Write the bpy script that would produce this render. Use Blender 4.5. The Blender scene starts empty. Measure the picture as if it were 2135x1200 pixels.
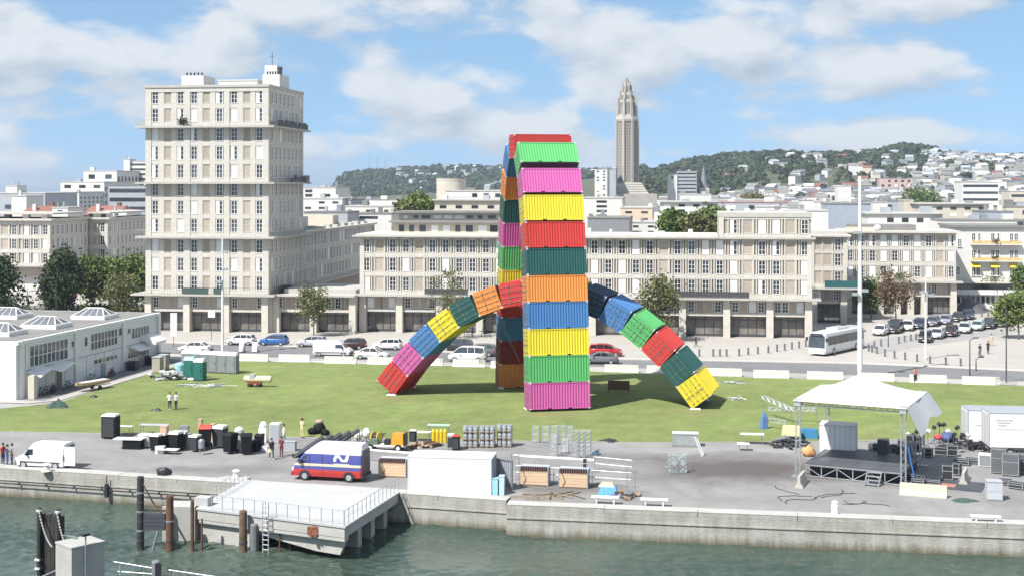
import bpy, bmesh, math, random
import numpy as np
from mathutils import Vector as V, Matrix as M, Quaternion, noise as mnoise

SC = bpy.context.scene
COL = SC.collection
R = math.radians
random.seed(7)
# ------------------------------------------------------------------ camera, world, sun, exposure
FPX, HC, HY, CX = 2800.0, 22.0, 385.0, 1067.5      # focal length in photo pixels, eye height, horizon row, centre column
cam_d = bpy.data.cameras.new('camera'); cam = bpy.data.objects.new('camera', cam_d); COL.objects.link(cam)
cam.location = (0, 0, HC); cam.rotation_euler = (R(90), 0, 0)
cam_d.sensor_width = 36.0; cam_d.lens = 36.0 * FPX / 2135.0; cam_d.shift_y = -215.0 / 2135.0
cam_d.clip_start = 1.0; cam_d.clip_end = 20000.0
SC.camera = cam

SUN_TO = V((-0.58, -0.54, 1.0)).normalized()        # direction towards the sun
sun_d = bpy.data.lights.new('sun', 'SUN'); sun = bpy.data.objects.new('sun', sun_d); COL.objects.link(sun)
sun_d.energy = 5.0; sun_d.angle = R(0.53); sun_d.color = (1.0, 0.965, 0.915)
sun.rotation_euler = (-SUN_TO).to_track_quat('-Z', 'Y').to_euler(); sun.location = (-60, 20, 90)

world = bpy.data.worlds.new('World'); SC.world = world; world.use_nodes = True
def build_world():
    nt = world.node_tree; N = nt.nodes; L = nt.links; N.clear()
    out = N.new('ShaderNodeOutputWorld'); bg = N.new('ShaderNodeBackground')
    bg.inputs['Strength'].default_value = 0.106
    sky = N.new('ShaderNodeTexSky'); sky.sky_type = 'NISHITA'; sky.sun_disc = False
    sky.sun_elevation = math.asin(SUN_TO.z); sky.sun_rotation = math.atan2(SUN_TO.x, SUN_TO.y)
    sky.air_density = 1.0; sky.dust_density = 0.25; sky.ozone_density = 2.2; sky.altitude = 50
    tc = N.new('ShaderNodeTexCoord')
    def math_n(op, a, b=None, c=None, clamp=False):
        n = N.new('ShaderNodeMath'); n.operation = op; n.use_clamp = clamp
        for i, x in enumerate((a, b, c)):
            if x is None: continue
            if isinstance(x, (int, float)): n.inputs[i].default_value = x
            else: L.new(x, n.inputs[i])
        return n.outputs[0]
    sep = N.new('ShaderNodeSeparateXYZ'); L.new(tc.outputs['Generated'], sep.inputs[0])
    # the clear sky is looked up a little higher than the line of sight: the air low over this coast is clean
    zz = math_n('ADD', math_n('MULTIPLY', math_n('MAXIMUM', sep.outputs[2], 0.0), 0.9), 0.21)
    cb = N.new('ShaderNodeCombineXYZ'); L.new(sep.outputs[0], cb.inputs[0]); L.new(sep.outputs[1], cb.inputs[1]); L.new(zz, cb.inputs[2])
    nv = N.new('ShaderNodeVectorMath'); nv.operation = 'NORMALIZE'; L.new(cb.outputs[0], nv.inputs[0]); L.new(nv.outputs[0], sky.inputs['Vector'])
    # clouds: broken cumulus, stretched sideways, lit from the upper left
    az = math_n('ARCTAN2', sep.outputs[0], sep.outputs[1])
    el = math_n('ARCSINE', sep.outputs[2])
    def density(du, dv):
        c2 = N.new('ShaderNodeCombineXYZ')
        L.new(math_n('ADD', math_n('MULTIPLY', az, 8.0), du + CLOUD_SHIFT[0]), c2.inputs[0])
        L.new(math_n('ADD', math_n('MULTIPLY', math_n('POWER', math_n('MAXIMUM', el, 0.0), 0.9), 15.0), dv + CLOUD_SHIFT[1]), c2.inputs[1])
        c2.inputs[2].default_value = CLOUD_SHIFT[2]
        nz = N.new('ShaderNodeTexNoise'); nz.noise_dimensions = '3D'; L.new(c2.outputs[0], nz.inputs['Vector'])
        nz.inputs['Scale'].default_value = 1.15; nz.inputs['Detail'].default_value = 9.0
        nz.inputs['Roughness'].default_value = 0.53; nz.inputs['Distortion'].default_value = 0.0
        return nz.outputs[0]
    d0 = density(0, 0); d1 = density(-0.10, 0.30)
    mr = N.new('ShaderNodeMapRange'); mr.interpolation_type = 'SMOOTHSTEP'
    mr.inputs['From Min'].default_value = 0.425; mr.inputs['From Max'].default_value = 0.56; L.new(d0, mr.inputs['Value'])
    cover = math_n('MULTIPLY', mr.outputs[0], 0.90)
    lit = math_n('ADD', math_n('MULTIPLY', math_n('SUBTRACT', d0, d1), 3.6), 0.70, clamp=True)
    cc = N.new('ShaderNodeMix'); cc.data_type = 'RGBA'
    cc.inputs[6].default_value = (2.75, 3.2, 3.85, 1); cc.inputs[7].default_value = (5.0, 5.2, 5.4, 1); L.new(lit, cc.inputs[0])
    tint = N.new('ShaderNodeMix'); tint.data_type = 'RGBA'; tint.blend_type = 'MULTIPLY'; tint.inputs[0].default_value = 1.0
    L.new(sky.outputs[0], tint.inputs[6]); tint.inputs[7].default_value = SKY_TINT
    mx = N.new('ShaderNodeMix'); mx.data_type = 'RGBA'; L.new(cover, mx.inputs[0]); L.new(tint.outputs[2], mx.inputs[6]); L.new(cc.outputs[2], mx.inputs[7])
    L.new(mx.outputs[2], bg.inputs['Color']); L.new(bg.outputs[0], out.inputs['Surface'])
CLOUD_SHIFT = (5.3, 0.4, 15.7)
SKY_TINT = (1.20, 1.26, 1.15, 1)
build_world()
vs = SC.view_settings; vs.view_transform = 'Standard'; vs.look = 'None'; vs.exposure = 0.66; vs.gamma = 1.0; vs.use_curve_mapping = False
SC.display_settings.display_device = 'sRGB'
cy = SC.cycles
cy.use_denoising = True; cy.use_adaptive_sampling = True; cy.adaptive_threshold = 0.015
cy.max_bounces = 6; cy.diffuse_bounces = 3; cy.glossy_bounces = 3; cy.transmission_bounces = 2; cy.volume_bounces = 0; cy.transparent_max_bounces = 4
cy.caustics_reflective = False; cy.caustics_refractive = False; cy.sample_clamp_indirect = 6.0

# ------------------------------------------------------------------ helpers
def G(px, py, z=0.0):
    """Point on the level z seen at photo pixel (px, py)."""
    y = FPX * (HC - z) / (py - HY)
    return V(((px - CX) * y / FPX, y, z))
def AT(px, py, y):
    return V(((px - CX) * y / FPX, y, HC - (py - HY) * y / FPX))
def XP(px, y): return (px - CX) * y / FPX
def ZP(py, y): return HC - (py - HY) * y / FPX

class MB:
    """Collects shapes; build() links them as one mesh object."""
    def __init__(s): s.v = []; s.f = []; s.m = []
    def add(s, vs_, fs, m=0):
        o = len(s.v); s.v.extend([tuple(p) for p in vs_])
        for f in fs: s.f.append(tuple(i + o for i in f)); s.m.append(m)
        return s
    def box(s, x0, x1, y0, y1, z0, z1, m=0, T=None):
        p = [V((x, y, z)) for z in (z0, z1) for y in (y0, y1) for x in (x0, x1)]
        if T is not None: p = [T @ q for q in p]
        return s.add(p, [(0, 2, 3, 1), (4, 5, 7, 6), (0, 1, 5, 4), (2, 6, 7, 3), (0, 4, 6, 2), (1, 3, 7, 5)], m)
    def frus(s, a, b, z0, z1, m=0, T=None):
        """a, b: (x0,x1,y0,y1) at the bottom and at the top."""
        p = [V((x, y, z)) for (r, z) in ((a, z0), (b, z1)) for y in r[2:] for x in r[:2]]
        if T is not None: p = [T @ q for q in p]
        return s.add(p, [(0, 2, 3, 1), (4, 5, 7, 6), (0, 1, 5, 4), (2, 6, 7, 3), (0, 4, 6, 2), (1, 3, 7, 5)], m)
    def prism(s, poly, axis, a, b, m=0, T=None):
        """poly in the two other axes, extruded along axis from a to b."""
        def mk(u, w, t): return {'x': V((t, u, w)), 'y': V((u, t, w)), 'z': V((u, w, t))}[axis]
        n = len(poly); p = [mk(u, w, a) for u, w in poly] + [mk(u, w, b) for u, w in poly]
        if T is not None: p = [T @ q for q in p]
        return s.add(p, [tuple(range(n))[::-1], tuple(range(n, 2 * n))] + [(i, (i + 1) % n, n + (i + 1) % n, n + i) for i in range(n)], m)
    def tube(s, p0, p1, r, n=6, m=0, r1=None):
        p0, p1 = V(p0), V(p1); d = (p1 - p0)
        if d.length < 1e-6: return s
        q = d.to_track_quat('Z', 'Y'); r1 = r if r1 is None else r1
        ring = [q @ V((math.cos(2 * math.pi * i / n), math.sin(2 * math.pi * i / n), 0)) for i in range(n)]
        return s.add([p0 + c * r for c in ring] + [p1 + c * r1 for c in ring],
                     [(i, (i + 1) % n, n + (i + 1) % n, n + i) for i in range(n)] + [tuple(range(n))[::-1], tuple(range(n, 2 * n))], m)
    def path(s, pts, r, n=5, m=0):
        for a, b in zip(pts, pts[1:]): s.tube(a, b, r, n, m)
        return s
    def lathe(s, prof, n=12, m=0, T=None, ms=None):
        """prof: (r, z) from bottom to top."""
        vs_ = [V((r * math.cos(2 * math.pi * i / n), r * math.sin(2 * math.pi * i / n), z)) for r, z in prof for i in range(n)]
        if T is not None: vs_ = [T @ q for q in vs_]
        o = len(s.v); s.v.extend([tuple(p) for p in vs_])
        for k in range(len(prof) - 1):
            for i in range(n):
                s.f.append((o + k * n + i, o + k * n + (i + 1) % n, o + (k + 1) * n + (i + 1) % n, o + (k + 1) * n + i)); s.m.append(ms[k] if ms else m)
        s.f.append(tuple(o + i for i in range(n))[::-1]); s.m.append(ms[0] if ms else m)
        s.f.append(tuple(o + (len(prof) - 1) * n + i for i in range(n))); s.m.append(ms[-1] if ms else m)
        return s
    def rings(s, rings, ms=0, cap=True):
        """Loft through closed rings of equal length; ms: material per band or one."""
        n = len(rings[0]); o = len(s.v)
        for r in rings: s.v.extend([tuple(p) for p in r])
        for k in range(len(rings) - 1):
            mm = ms[k] if isinstance(ms, (list, tuple)) else ms
            for i in range(n):
                s.f.append((o + k * n + i, o + k * n + (i + 1) % n, o + (k + 1) * n + (i + 1) % n, o + (k + 1) * n + i)); s.m.append(mm)
        if cap:
            m0 = ms[0] if isinstance(ms, (list, tuple)) else ms; m1 = ms[-1] if isinstance(ms, (list, tuple)) else ms
            s.f.append(tuple(o + i for i in range(n))[::-1]); s.m.append(m0)
            s.f.append(tuple(o + (len(rings) - 1) * n + i for i in range(n))); s.m.append(m1)
        return s
    def mesh(s, name, mats, smooth=False):
        me = bpy.data.meshes.new(name); me.from_pydata(s.v, [], s.f)
        for mt in (mats if isinstance(mats, (list, tuple)) else [mats]): me.materials.append(mt)
        me.polygons.foreach_set('material_index', s.m)
        if smooth: me.polygons.foreach_set('use_smooth', [True] * len(s.f))
        me.update(); return me
    def build(s, name, mats, parent=None, loc=None, rz=None, smooth=False, label=None):
        return obj(name, s.mesh(name, mats, smooth), parent, loc, rz, label)

def obj(name, me, parent=None, loc=None, rz=None, label=None):
    o = bpy.data.objects.new(name, me); COL.objects.link(o)
    if parent is not None: o.parent = parent
    if loc is not None: o.location = loc
    if rz is not None: o.rotation_euler = (0, 0, rz)
    if label: o['label'] = label
    return o
def tag(o, label=None, cat=None, group=None, kind=None):
    if label: o['label'] = label
    if cat: o['category'] = cat
    if group: o['group'] = group
    if kind: o['kind'] = kind
    return o
def thing(name, label, cat, loc=(0, 0, 0), rz=0.0, group=None):
    o = bpy.data.objects.new(name, None); COL.objects.link(o); o.empty_display_size = 0.3
    o.location = loc; o.rotation_euler = (0, 0, rz)
    return tag(o, label, cat, group)
BX = {}
def copy_tree(o, loc=None, rz=None, label=None, group=None, parent=None):
    c = o.copy(); COL.objects.link(c)
    if parent is not None: c.parent = parent
    if loc is not None: c.location = loc
    if rz is not None: c.rotation_euler = (0, 0, rz)
    if label: c['label'] = label
    if group: c['group'] = group
    for ch in o.children: copy_tree(ch, parent=c)
    return c
def use_mat(o, m, slot=0):
    o.material_slots[slot].link = 'OBJECT'; o.material_slots[slot].material = m

# ------------------------------------------------------------------ materials
MATS = {}
def mat(name, col, rough=0.6, var=0.12, scale=3.0, bump=0.0, bscale=20.0, metal=0.0, spec=0.5, rnd=0.0, dirt=0.0, coords='Object', stretch=None, detail=5.0, coat=0.0, dirtcol=(0.12, 0.10, 0.08)):
    """Principled surface with value mottling, optional stains, bump and a per-object shift of value."""
    if name in MATS: return MATS[name]
    m = bpy.data.materials.new(name); m.use_nodes = True; nt = m.node_tree; N = nt.nodes; L = nt.links
    b = N['Principled BSDF']; b.inputs['Roughness'].default_value = rough; b.inputs['Metallic'].default_value = metal
    b.inputs['Specular IOR Level'].default_value = spec; b.inputs['Coat Weight'].default_value = coat
    tc = N.new('ShaderNodeTexCoord'); src = tc.outputs[coords]
    if stretch:
        mp = N.new('ShaderNodeMapping'); mp.inputs['Scale'].default_value = stretch; L.new(src, mp.inputs['Vector']); src = mp.outputs[0]
    nz = N.new('ShaderNodeTexNoise'); nz.inputs['Scale'].default_value = scale; nz.inputs['Detail'].default_value = detail; nz.inputs['Roughness'].default_value = 0.6
    L.new(src, nz.inputs['Vector'])
    mr = N.new('ShaderNodeMapRange'); mr.inputs['From Min'].default_value = 0.28; mr.inputs['From Max'].default_value = 0.72
    mr.inputs['To Min'].default_value = 1 - var; mr.inputs['To Max'].default_value = 1 + var; L.new(nz.outputs[0], mr.inputs['Value'])
    val = mr.outputs[0]
    if rnd > 0:
        oi = N.new('ShaderNodeObjectInfo'); r2 = N.new('ShaderNodeMapRange'); r2.inputs['To Min'].default_value = 1 - rnd; r2.inputs['To Max'].default_value = 1 + rnd
        L.new(oi.outputs['Random'], r2.inputs['Value']); mm = N.new('ShaderNodeMath'); mm.operation = 'MULTIPLY'; L.new(val, mm.inputs[0]); L.new(r2.outputs[0], mm.inputs[1]); val = mm.outputs[0]
    vm = N.new('ShaderNodeVectorMath'); vm.operation = 'SCALE'; vm.inputs[0].default_value = col[:3]; L.new(val, vm.inputs['Scale'])
    colo = vm.outputs[0]
    if dirt > 0:
        n2 = N.new('ShaderNodeTexNoise'); n2.inputs['Scale'].default_value = scale * 0.45; n2.inputs['Detail'].default_value = 7; n2.inputs['Roughness'].default_value = 0.7
        L.new(src, n2.inputs['Vector']); r3 = N.new('ShaderNodeMapRange'); r3.inputs['From Min'].default_value = 0.5; r3.inputs['From Max'].default_value = 0.8
        r3.inputs['To Max'].default_value = dirt; L.new(n2.outputs[0], r3.inputs['Value'])
        mx = N.new('ShaderNodeMix'); mx.data_type = 'RGBA'; L.new(r3.outputs[0], mx.inputs[0]); L.new(colo, mx.inputs[6]); mx.inputs[7].default_value = (*dirtcol, 1); colo = mx.outputs[2]
    L.new(colo, b.inputs['Base Color'])
    if bump > 0:
        n3 = N.new('ShaderNodeTexNoise'); n3.inputs['Scale'].default_value = bscale; n3.inputs['Detail'].default_value = 4; L.new(src, n3.inputs['Vector'])
        bp = N.new('ShaderNodeBump'); bp.inputs['Strength'].default_value = bump; bp.inputs['Distance'].default_value = 0.05; L.new(n3.outputs[0], bp.inputs['Height']); L.new(bp.outputs[0], b.inputs['Normal'])
    MATS[name] = m; return m
concrete = mat('facade_concrete', (0.525, 0.492, 0.435), 0.85, 0.10, 0.9, 0.25, 14, dirt=0.22, dirtcol=(0.26, 0.23, 0.19))
concrete_pale = mat('pale_concrete', (0.43, 0.41, 0.37), 0.85, 0.09, 0.7, 0.25, 14, dirt=0.2, dirtcol=(0.30, 0.28, 0.25))
infill = mat('taupe_infill', (0.385, 0.335, 0.275), 0.9, 0.12, 2.0, 0.4, 30, rnd=0.10)
render_white = mat('white_render', (0.58, 0.57, 0.54), 0.8, 0.06, 0.5, dirt=0.15, dirtcol=(0.45, 0.43, 0.40))
render_cream = mat('cream_render', (0.50, 0.455, 0.38), 0.85, 0.08, 0.6, dirt=0.15, dirtcol=(0.4, 0.36, 0.3))
render_grey = mat('grey_render', (0.34, 0.36, 0.38), 0.85, 0.10, 0.5, dirt=0.2)
roof_grey = mat('flat_roof', (0.20, 0.195, 0.185), 0.9, 0.15, 0.35, 0.3, 8, dirt=0.3)
roof_white = mat('pale_roof', (0.42, 0.41, 0.385), 0.85, 0.10, 0.4, dirt=0.25, dirtcol=(0.35, 0.33, 0.3))
slate = mat('slate', (0.15, 0.155, 0.17), 0.6, 0.2, 2.0, rnd=0.3)
terracotta = mat('terracotta', (0.215, 0.092, 0.068), 0.8, 0.18, 3.0, rnd=0.15, bump=0.5, bscale=6)
glass = mat('window_glass', (0.035, 0.040, 0.048), 0.12, 0.5, 1.3, spec=0.7, rnd=0.6)
glass_blue = mat('blue_glass', (0.06, 0.09, 0.12), 0.12, 0.4, 0.8, spec=0.7)
dark_void = mat('dark_shopfront', (0.165, 0.15, 0.135), 0.45, 0.55, 0.45)
frame_white = mat('white_frame', (0.74, 0.73, 0.70), 0.5, 0.05, 4)
shutter_white = mat('white_shutter', (0.76, 0.75, 0.72), 0.6, 0.05, 4, rnd=0.06)
white_paint = mat('white_paint', (0.69, 0.69, 0.68), 0.45, 0.05, 2.0, dirt=0.12, dirtcol=(0.5, 0.48, 0.44))
white_plain = mat('clean_white', (0.68, 0.68, 0.68), 0.4, 0.03, 2.0)
black = mat('black_plastic', (0.022, 0.022, 0.025), 0.5, 0.25, 4, rnd=0.3)
rubber = mat('rubber', (0.02, 0.02, 0.02), 0.8, 0.2, 8)
steel = mat('galvanised_steel', (0.34, 0.36, 0.38), 0.42, 0.15, 6, metal=0.55)
alu = mat('aluminium', (0.46, 0.48, 0.50), 0.4, 0.12, 5, metal=0.45)
dark_metal = mat('dark_metal', (0.055, 0.058, 0.062), 0.5, 0.25, 6)
rust = mat('rusty_steel', (0.115, 0.060, 0.036), 0.85, 0.45, 2.5, 0.5, 12, dirt=0.5, dirtcol=(0.045, 0.035, 0.03))
weathered_black = mat('tarred_timber', (0.028, 0.025, 0.023), 0.8, 0.4, 2.0, 0.5, 10, dirt=0.35, dirtcol=(0.13, 0.11, 0.09))
plywood = mat('pale_plywood', (0.60, 0.43, 0.28), 0.7, 0.08, 3, rnd=0.07)
tan_wood = mat('old_wood', (0.27, 0.20, 0.13), 0.8, 0.25, 4)
bark = mat('bark', (0.13, 0.105, 0.08), 0.9, 0.3, 6, 0.6, 20)
# ------------------------------------------------------------------ the setting: ground, lawn, road, water, quay, hills
def sheet(name, pts, z, m, kind='structure', thick=0.0):
    mb = MB(); mb.add([(p[0], p[1], z) for p in pts], [tuple(range(len(pts)))])
    o = mb.build(name, m); o['kind'] = kind; return o
def gp(lst): return [G(x, y) for x, y in lst]
def ground_mat(name, col, rough=0.9, scales=(0.05, 0.4, 6.0), amps=(0.10, 0.10, 0.10), stain=0.25, staincol=(0.2, 0.19, 0.18), bump=0.3, col2=None, sscale=0.12, sthr=0.55, patches=(), patchcol=(.095, .084, .08)):
    m = bpy.data.materials.new(name); m.use_nodes = True; nt = m.node_tree; N = nt.nodes; L = nt.links
    b = N['Principled BSDF']; b.inputs['Roughness'].default_value = rough; b.inputs['Specular IOR Level'].default_value = 0.25
    tc = N.new('ShaderNodeTexCoord'); prev = None
    for sc_, am in zip(scales, amps):
        nz = N.new('ShaderNodeTexNoise'); nz.inputs['Scale'].default_value = sc_; nz.inputs['Detail'].default_value = 6; nz.inputs['Roughness'].default_value = 0.65
        L.new(tc.outputs['Object'], nz.inputs['Vector'])
        mr = N.new('ShaderNodeMapRange'); mr.inputs['From Min'].default_value = 0.3; mr.inputs['From Max'].default_value = 0.7
        mr.inputs['To Min'].default_value = 1 - am; mr.inputs['To Max'].default_value = 1 + am; L.new(nz.outputs[0], mr.inputs['Value'])
        if prev is None: prev = mr.outputs[0]; first = nz.outputs[0]
        else:
            mm = N.new('ShaderNodeMath'); mm.operation = 'MULTIPLY'; L.new(prev, mm.inputs[0]); L.new(mr.outputs[0], mm.inputs[1]); prev = mm.outputs[0]
    base = None
    if col2:
        mx0 = N.new('ShaderNodeMix'); mx0.data_type = 'RGBA'; r0 = N.new('ShaderNodeMapRange'); r0.inputs['From Min'].default_value = 0.4; r0.inputs['From Max'].default_value = 0.62
        n0 = N.new('ShaderNodeTexNoise'); n0.inputs['Scale'].default_value = scales[1] * 0.6; n0.inputs['Detail'].default_value = 8; n0.inputs['Roughness'].default_value = 0.7
        L.new(tc.outputs['Object'], n0.inputs['Vector']); L.new(n0.outputs[0], r0.inputs['Value']); L.new(r0.outputs[0], mx0.inputs[0])
        mx0.inputs[6].default_value = (*col, 1); mx0.inputs[7].default_value = (*col2, 1); base = mx0.outputs[2]
    vm = N.new('ShaderNodeVectorMath'); vm.operation = 'SCALE'; vm.inputs[0].default_value = col
    if base is not None: L.new(base, vm.inputs[0])
    L.new(prev, vm.inputs['Scale'])
    st = N.new('ShaderNodeTexNoise'); st.inputs['Scale'].default_value = sscale; st.inputs['Detail'].default_value = 9; st.inputs['Roughness'].default_value = 0.72; st.inputs['Distortion'].default_value = 0.6
    L.new(tc.outputs['Object'], st.inputs['Vector']); r3 = N.new('ShaderNodeMapRange'); r3.inputs['From Min'].default_value = sthr; r3.inputs['From Max'].default_value = sthr + 0.2; r3.inputs['To Max'].default_value = stain
    L.new(st.outputs[0], r3.inputs['Value']); mx = N.new('ShaderNodeMix'); mx.data_type = 'RGBA'; L.new(r3.outputs[0], mx.inputs[0]); L.new(vm.outputs[0], mx.inputs[6]); mx.inputs[7].default_value = (*staincol, 1)
    res = mx.outputs[2]
    if patches:                                                       # worn, stained patches of the surface at fixed places
        for (cx, cy, rx, ry, am) in patches:
            mp = N.new('ShaderNodeMapping'); mp.vector_type = 'POINT'; mp.inputs['Location'].default_value = (-cx / rx, -cy / ry, 0); mp.inputs['Scale'].default_value = (1 / rx, 1 / ry, 0); L.new(tc.outputs['Object'], mp.inputs['Vector'])
            ln = N.new('ShaderNodeVectorMath'); ln.operation = 'LENGTH'; L.new(mp.outputs[0], ln.inputs[0])
            ad = N.new('ShaderNodeMath'); ad.operation = 'MULTIPLY_ADD'; L.new(st.outputs[0], ad.inputs[0]); ad.inputs[1].default_value = -2.2; L.new(ln.outputs['Value'], ad.inputs[2])
            rp = N.new('ShaderNodeMapRange'); rp.inputs['From Min'].default_value = .15; rp.inputs['From Max'].default_value = -.75; rp.inputs['To Max'].default_value = am; L.new(ad.outputs[0], rp.inputs['Value'])
            mq = N.new('ShaderNodeMix'); mq.data_type = 'RGBA'; L.new(rp.outputs[0], mq.inputs[0]); L.new(res, mq.inputs[6]); mq.inputs[7].default_value = (*patchcol, 1); res = mq.outputs[2]
    L.new(res, b.inputs['Base Color'])
    nb = N.new('ShaderNodeTexNoise'); nb.inputs['Scale'].default_value = 9; nb.inputs['Detail'].default_value = 5; L.new(tc.outputs['Object'], nb.inputs['Vector'])
    bp = N.new('ShaderNodeBump'); bp.inputs['Strength'].default_value = bump; bp.inputs['Distance'].default_value = 0.06; L.new(nb.outputs[0], bp.inputs['Height']); L.new(bp.outputs[0], b.inputs['Normal'])
    return m
m_plaza = ground_mat('plaza_paving', (0.37, 0.348, 0.318), stain=0.35, staincol=(0.28, 0.265, 0.25), amps=(0.06, 0.06, 0.05))
m_quay = ground_mat('quay_asphalt', (0.236, 0.231, 0.226), stain=0.55, staincol=(0.13, 0.118, 0.11), amps=(0.12, 0.11, 0.14), sscale=0.085, sthr=0.50, bump=0.15, patches=((17.0, 104.0, 8.5, 5.5, .95), (9, 108.5, 5, 2.2, .5), (-20.5, 104, 5, 2, .5), (3.5, 97.5, 4, 1.5, .6)))
m_road = ground_mat('road_asphalt', (0.17, 0.17, 0.175), stain=0.3, staincol=(0.10, 0.10, 0.10), amps=(0.08, 0.08, 0.08), bump=0.1)
m_grass = ground_mat('lawn_grass', (0.158, 0.208, 0.062), rough=1.0, scales=(0.035, 0.5, 5.0), amps=(0.22, 0.18, 0.24), col2=(0.186, 0.212, 0.078), stain=0.45, staincol=(0.105, 0.125, 0.036), bump=0.9, sscale=0.16, sthr=0.54, patchcol=(.20, .175, .085), patches=((4.6, 129, 4, 2.5, .5), (-12, 138, 3, 2, .5), (17.5, 130, 3, 2, .5), (-30, 122, 7, 1.8, .35), (-3, 117, 10, 1.3, .35), (30, 116, 9, 3, .4), (12, 150, 9, 2.5, .3)))
m_city = ground_mat('city_ground', (0.30, 0.29, 0.28), stain=0.3)
m_kerb = mat('kerb_stone', (0.50, 0.48, 0.45), 0.85, 0.08, 2)

# quay edge lines (left stretch, right stretch that stands 1.6 m further out)
QL0, QL1 = G(0, 978), G(1056, 1046)
dl = (QL1 - QL0).normalized(); QLa = QL0 - dl * 160
QR0 = V((QL1.x, 91.9, 0)); QR1 = G(2135, 1097); dr = (QR1 - QR0).normalized(); QRb = QR1 + dr * 160
def back(p, d, t): return V((p.x - d.y * t, p.y + d.x * t, 0))      # t metres inland of an edge running along d
edge = [back(QLa, dl, .6), back(QL1, dl, .6), back(QR0, dr, .6), back(QRb, dr, .6)]
sheet('ground', [(-3500, 330)] + [e.to_2d() for e in edge] + [(3500, 20), (3500, 800), (-3500, 800)], -0.016, m_city)
pl_back = [(260, 120), (260, 330), (-260, 330), (-260, 170)]
sheet('plaza', gp([(-300, 850), (345, 752), (1035, 764), (1240, 774), (1640, 788), (2300, 806)]) + pl_back, -0.012, m_plaza)
road = gp([(330, 735), (500, 742), (1040, 757), (1240, 763), (1640, 776), (2300, 800), (2300, 777), (2135, 773), (1800, 758), (1500, 752), (1240, 748), (1040, 738), (700, 725), (335, 714), (200, 708), (-200, 700), (-200, 722)])
sheet('road', road, -0.008, m_road)
sheet('side_street', gp([(-200, 664), (330, 676), (330, 640), (-200, 632)]), -0.006, m_road)
sheet('parking_street', gp([(1790, 716), (1836, 704), (2100, 678), (2135, 690), (1960, 716), (1830, 736)]), -0.006, ground_mat('street_asphalt', (0.30, 0.29, 0.28), stain=0.25))
front_line = [(-300, 893), (0, 899), (215, 903), (620, 911), (1100, 919), (1340, 922), (1640, 921), (2015, 914), (2400, 908)]
lawn_pts = gp(front_line + [(2400, 812), (2135, 804), (1640, 788), (1240, 774), (1035, 764), (500, 752), (352, 751), (338, 772), (232, 804), (120, 839), (0, 851), (-300, 872)])
sheet('quay_pavement', [e.to_2d() for e in edge] + [p.to_2d() for p in gp(list(reversed([(-900, 893)] + front_line[1:] + [(2900, 905)])))], 0.0, m_quay)
sheet('lawn', lawn_pts, 0.03, m_grass)
mb = MB()
for a, b in zip(front_line[1:], front_line[2:]):                      # low stone edging between lawn and quay
    pa, pb = G(*a), G(*b); d = (pb - pa).normalized(); n = V((d.y, -d.x, 0))
    mb.add([pa - n * .1, pb - n * .1, pb + n * .12, pa + n * .12] + [q + V((0, 0, .05)) for q in (pa - n * .1, pb - n * .1, pb + n * .12, pa + n * .12)],
           [(4, 5, 6, 7), (0, 1, 5, 4), (1, 2, 6, 5), (2, 3, 7, 6), (3, 0, 4, 7)])
tag(mb.build('lawn_edging', mat('edging_stone', (0.30, 0.29, 0.27), 0.9, 0.1, 2)), kind='structure')
mb = MB()                                                             # road kerb on the town side
kp = gp([(335, 713), (700, 724), (1040, 737), (1240, 747), (1500, 751), (1800, 757), (2135, 772)])
for a, b in zip(kp, kp[1:]):
    d = (b - a).normalized(); n = V((-d.y, d.x, 0)); q = [a, b, b + n * .3, a + n * .3]
    mb.add([p + V((0, 0, -.01)) for p in q] + [p + V((0, 0, .12)) for p in q], [(4, 5, 6, 7), (0, 1, 5, 4), (1, 2, 6, 5), (2, 3, 7, 6), (3, 0, 4, 7)])
tag(mb.build('kerb', m_kerb), kind='structure')

# water: waves as geometry close by, flat sheets around
def water_mat():
    m = bpy.data.materials.new('harbour_water'); m.use_nodes = True; nt = m.node_tree; N = nt.nodes; L = nt.links
    b = N['Principled BSDF']; b.inputs['Roughness'].default_value = 0.07; b.inputs['IOR'].default_value = 1.333
    tc = N.new('ShaderNodeTexCoord'); nz = N.new('ShaderNodeTexNoise'); nz.inputs['Scale'].default_value = 0.09; nz.inputs['Detail'].default_value = 4; L.new(tc.outputs['Object'], nz.inputs['Vector'])
    mx = N.new('ShaderNodeMix'); mx.data_type = 'RGBA'; mx.inputs[6].default_value = (0.035, 0.056, 0.044, 1); mx.inputs[7].default_value = (0.062, 0.085, 0.066, 1)
    r = N.new('ShaderNodeMapRange'); r.inputs['From Min'].default_value = 0.35; r.inputs['From Max'].default_value = 0.65; L.new(nz.outputs[0], r.inputs['Value']); L.new(r.outputs[0], mx.inputs[0]); L.new(mx.outputs[2], b.inputs['Base Color'])
    mp = N.new('ShaderNodeMapping'); mp.inputs['Scale'].default_value = (0.6, 1.0, 1); mp.inputs['Rotation'].default_value = (0, 0, R(-20)); L.new(tc.outputs['Object'], mp.inputs['Vector'])
    n2 = N.new('ShaderNodeTexNoise'); n2.inputs['Scale'].default_value = 4.0; n2.inputs['Detail'].default_value = 5; n2.inputs['Distortion'].default_value = 0.4; L.new(mp.outputs[0], n2.inputs['Vector'])
    bp = N.new('ShaderNodeBump'); bp.inputs['Strength'].default_value = 0.5; bp.inputs['Distance'].default_value = 0.05; L.new(n2.outputs[0], bp.inputs['Height']); L.new(bp.outputs[0], b.inputs['Normal'])
    return m
m_water = water_mat()
ZW = -2.0
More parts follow.
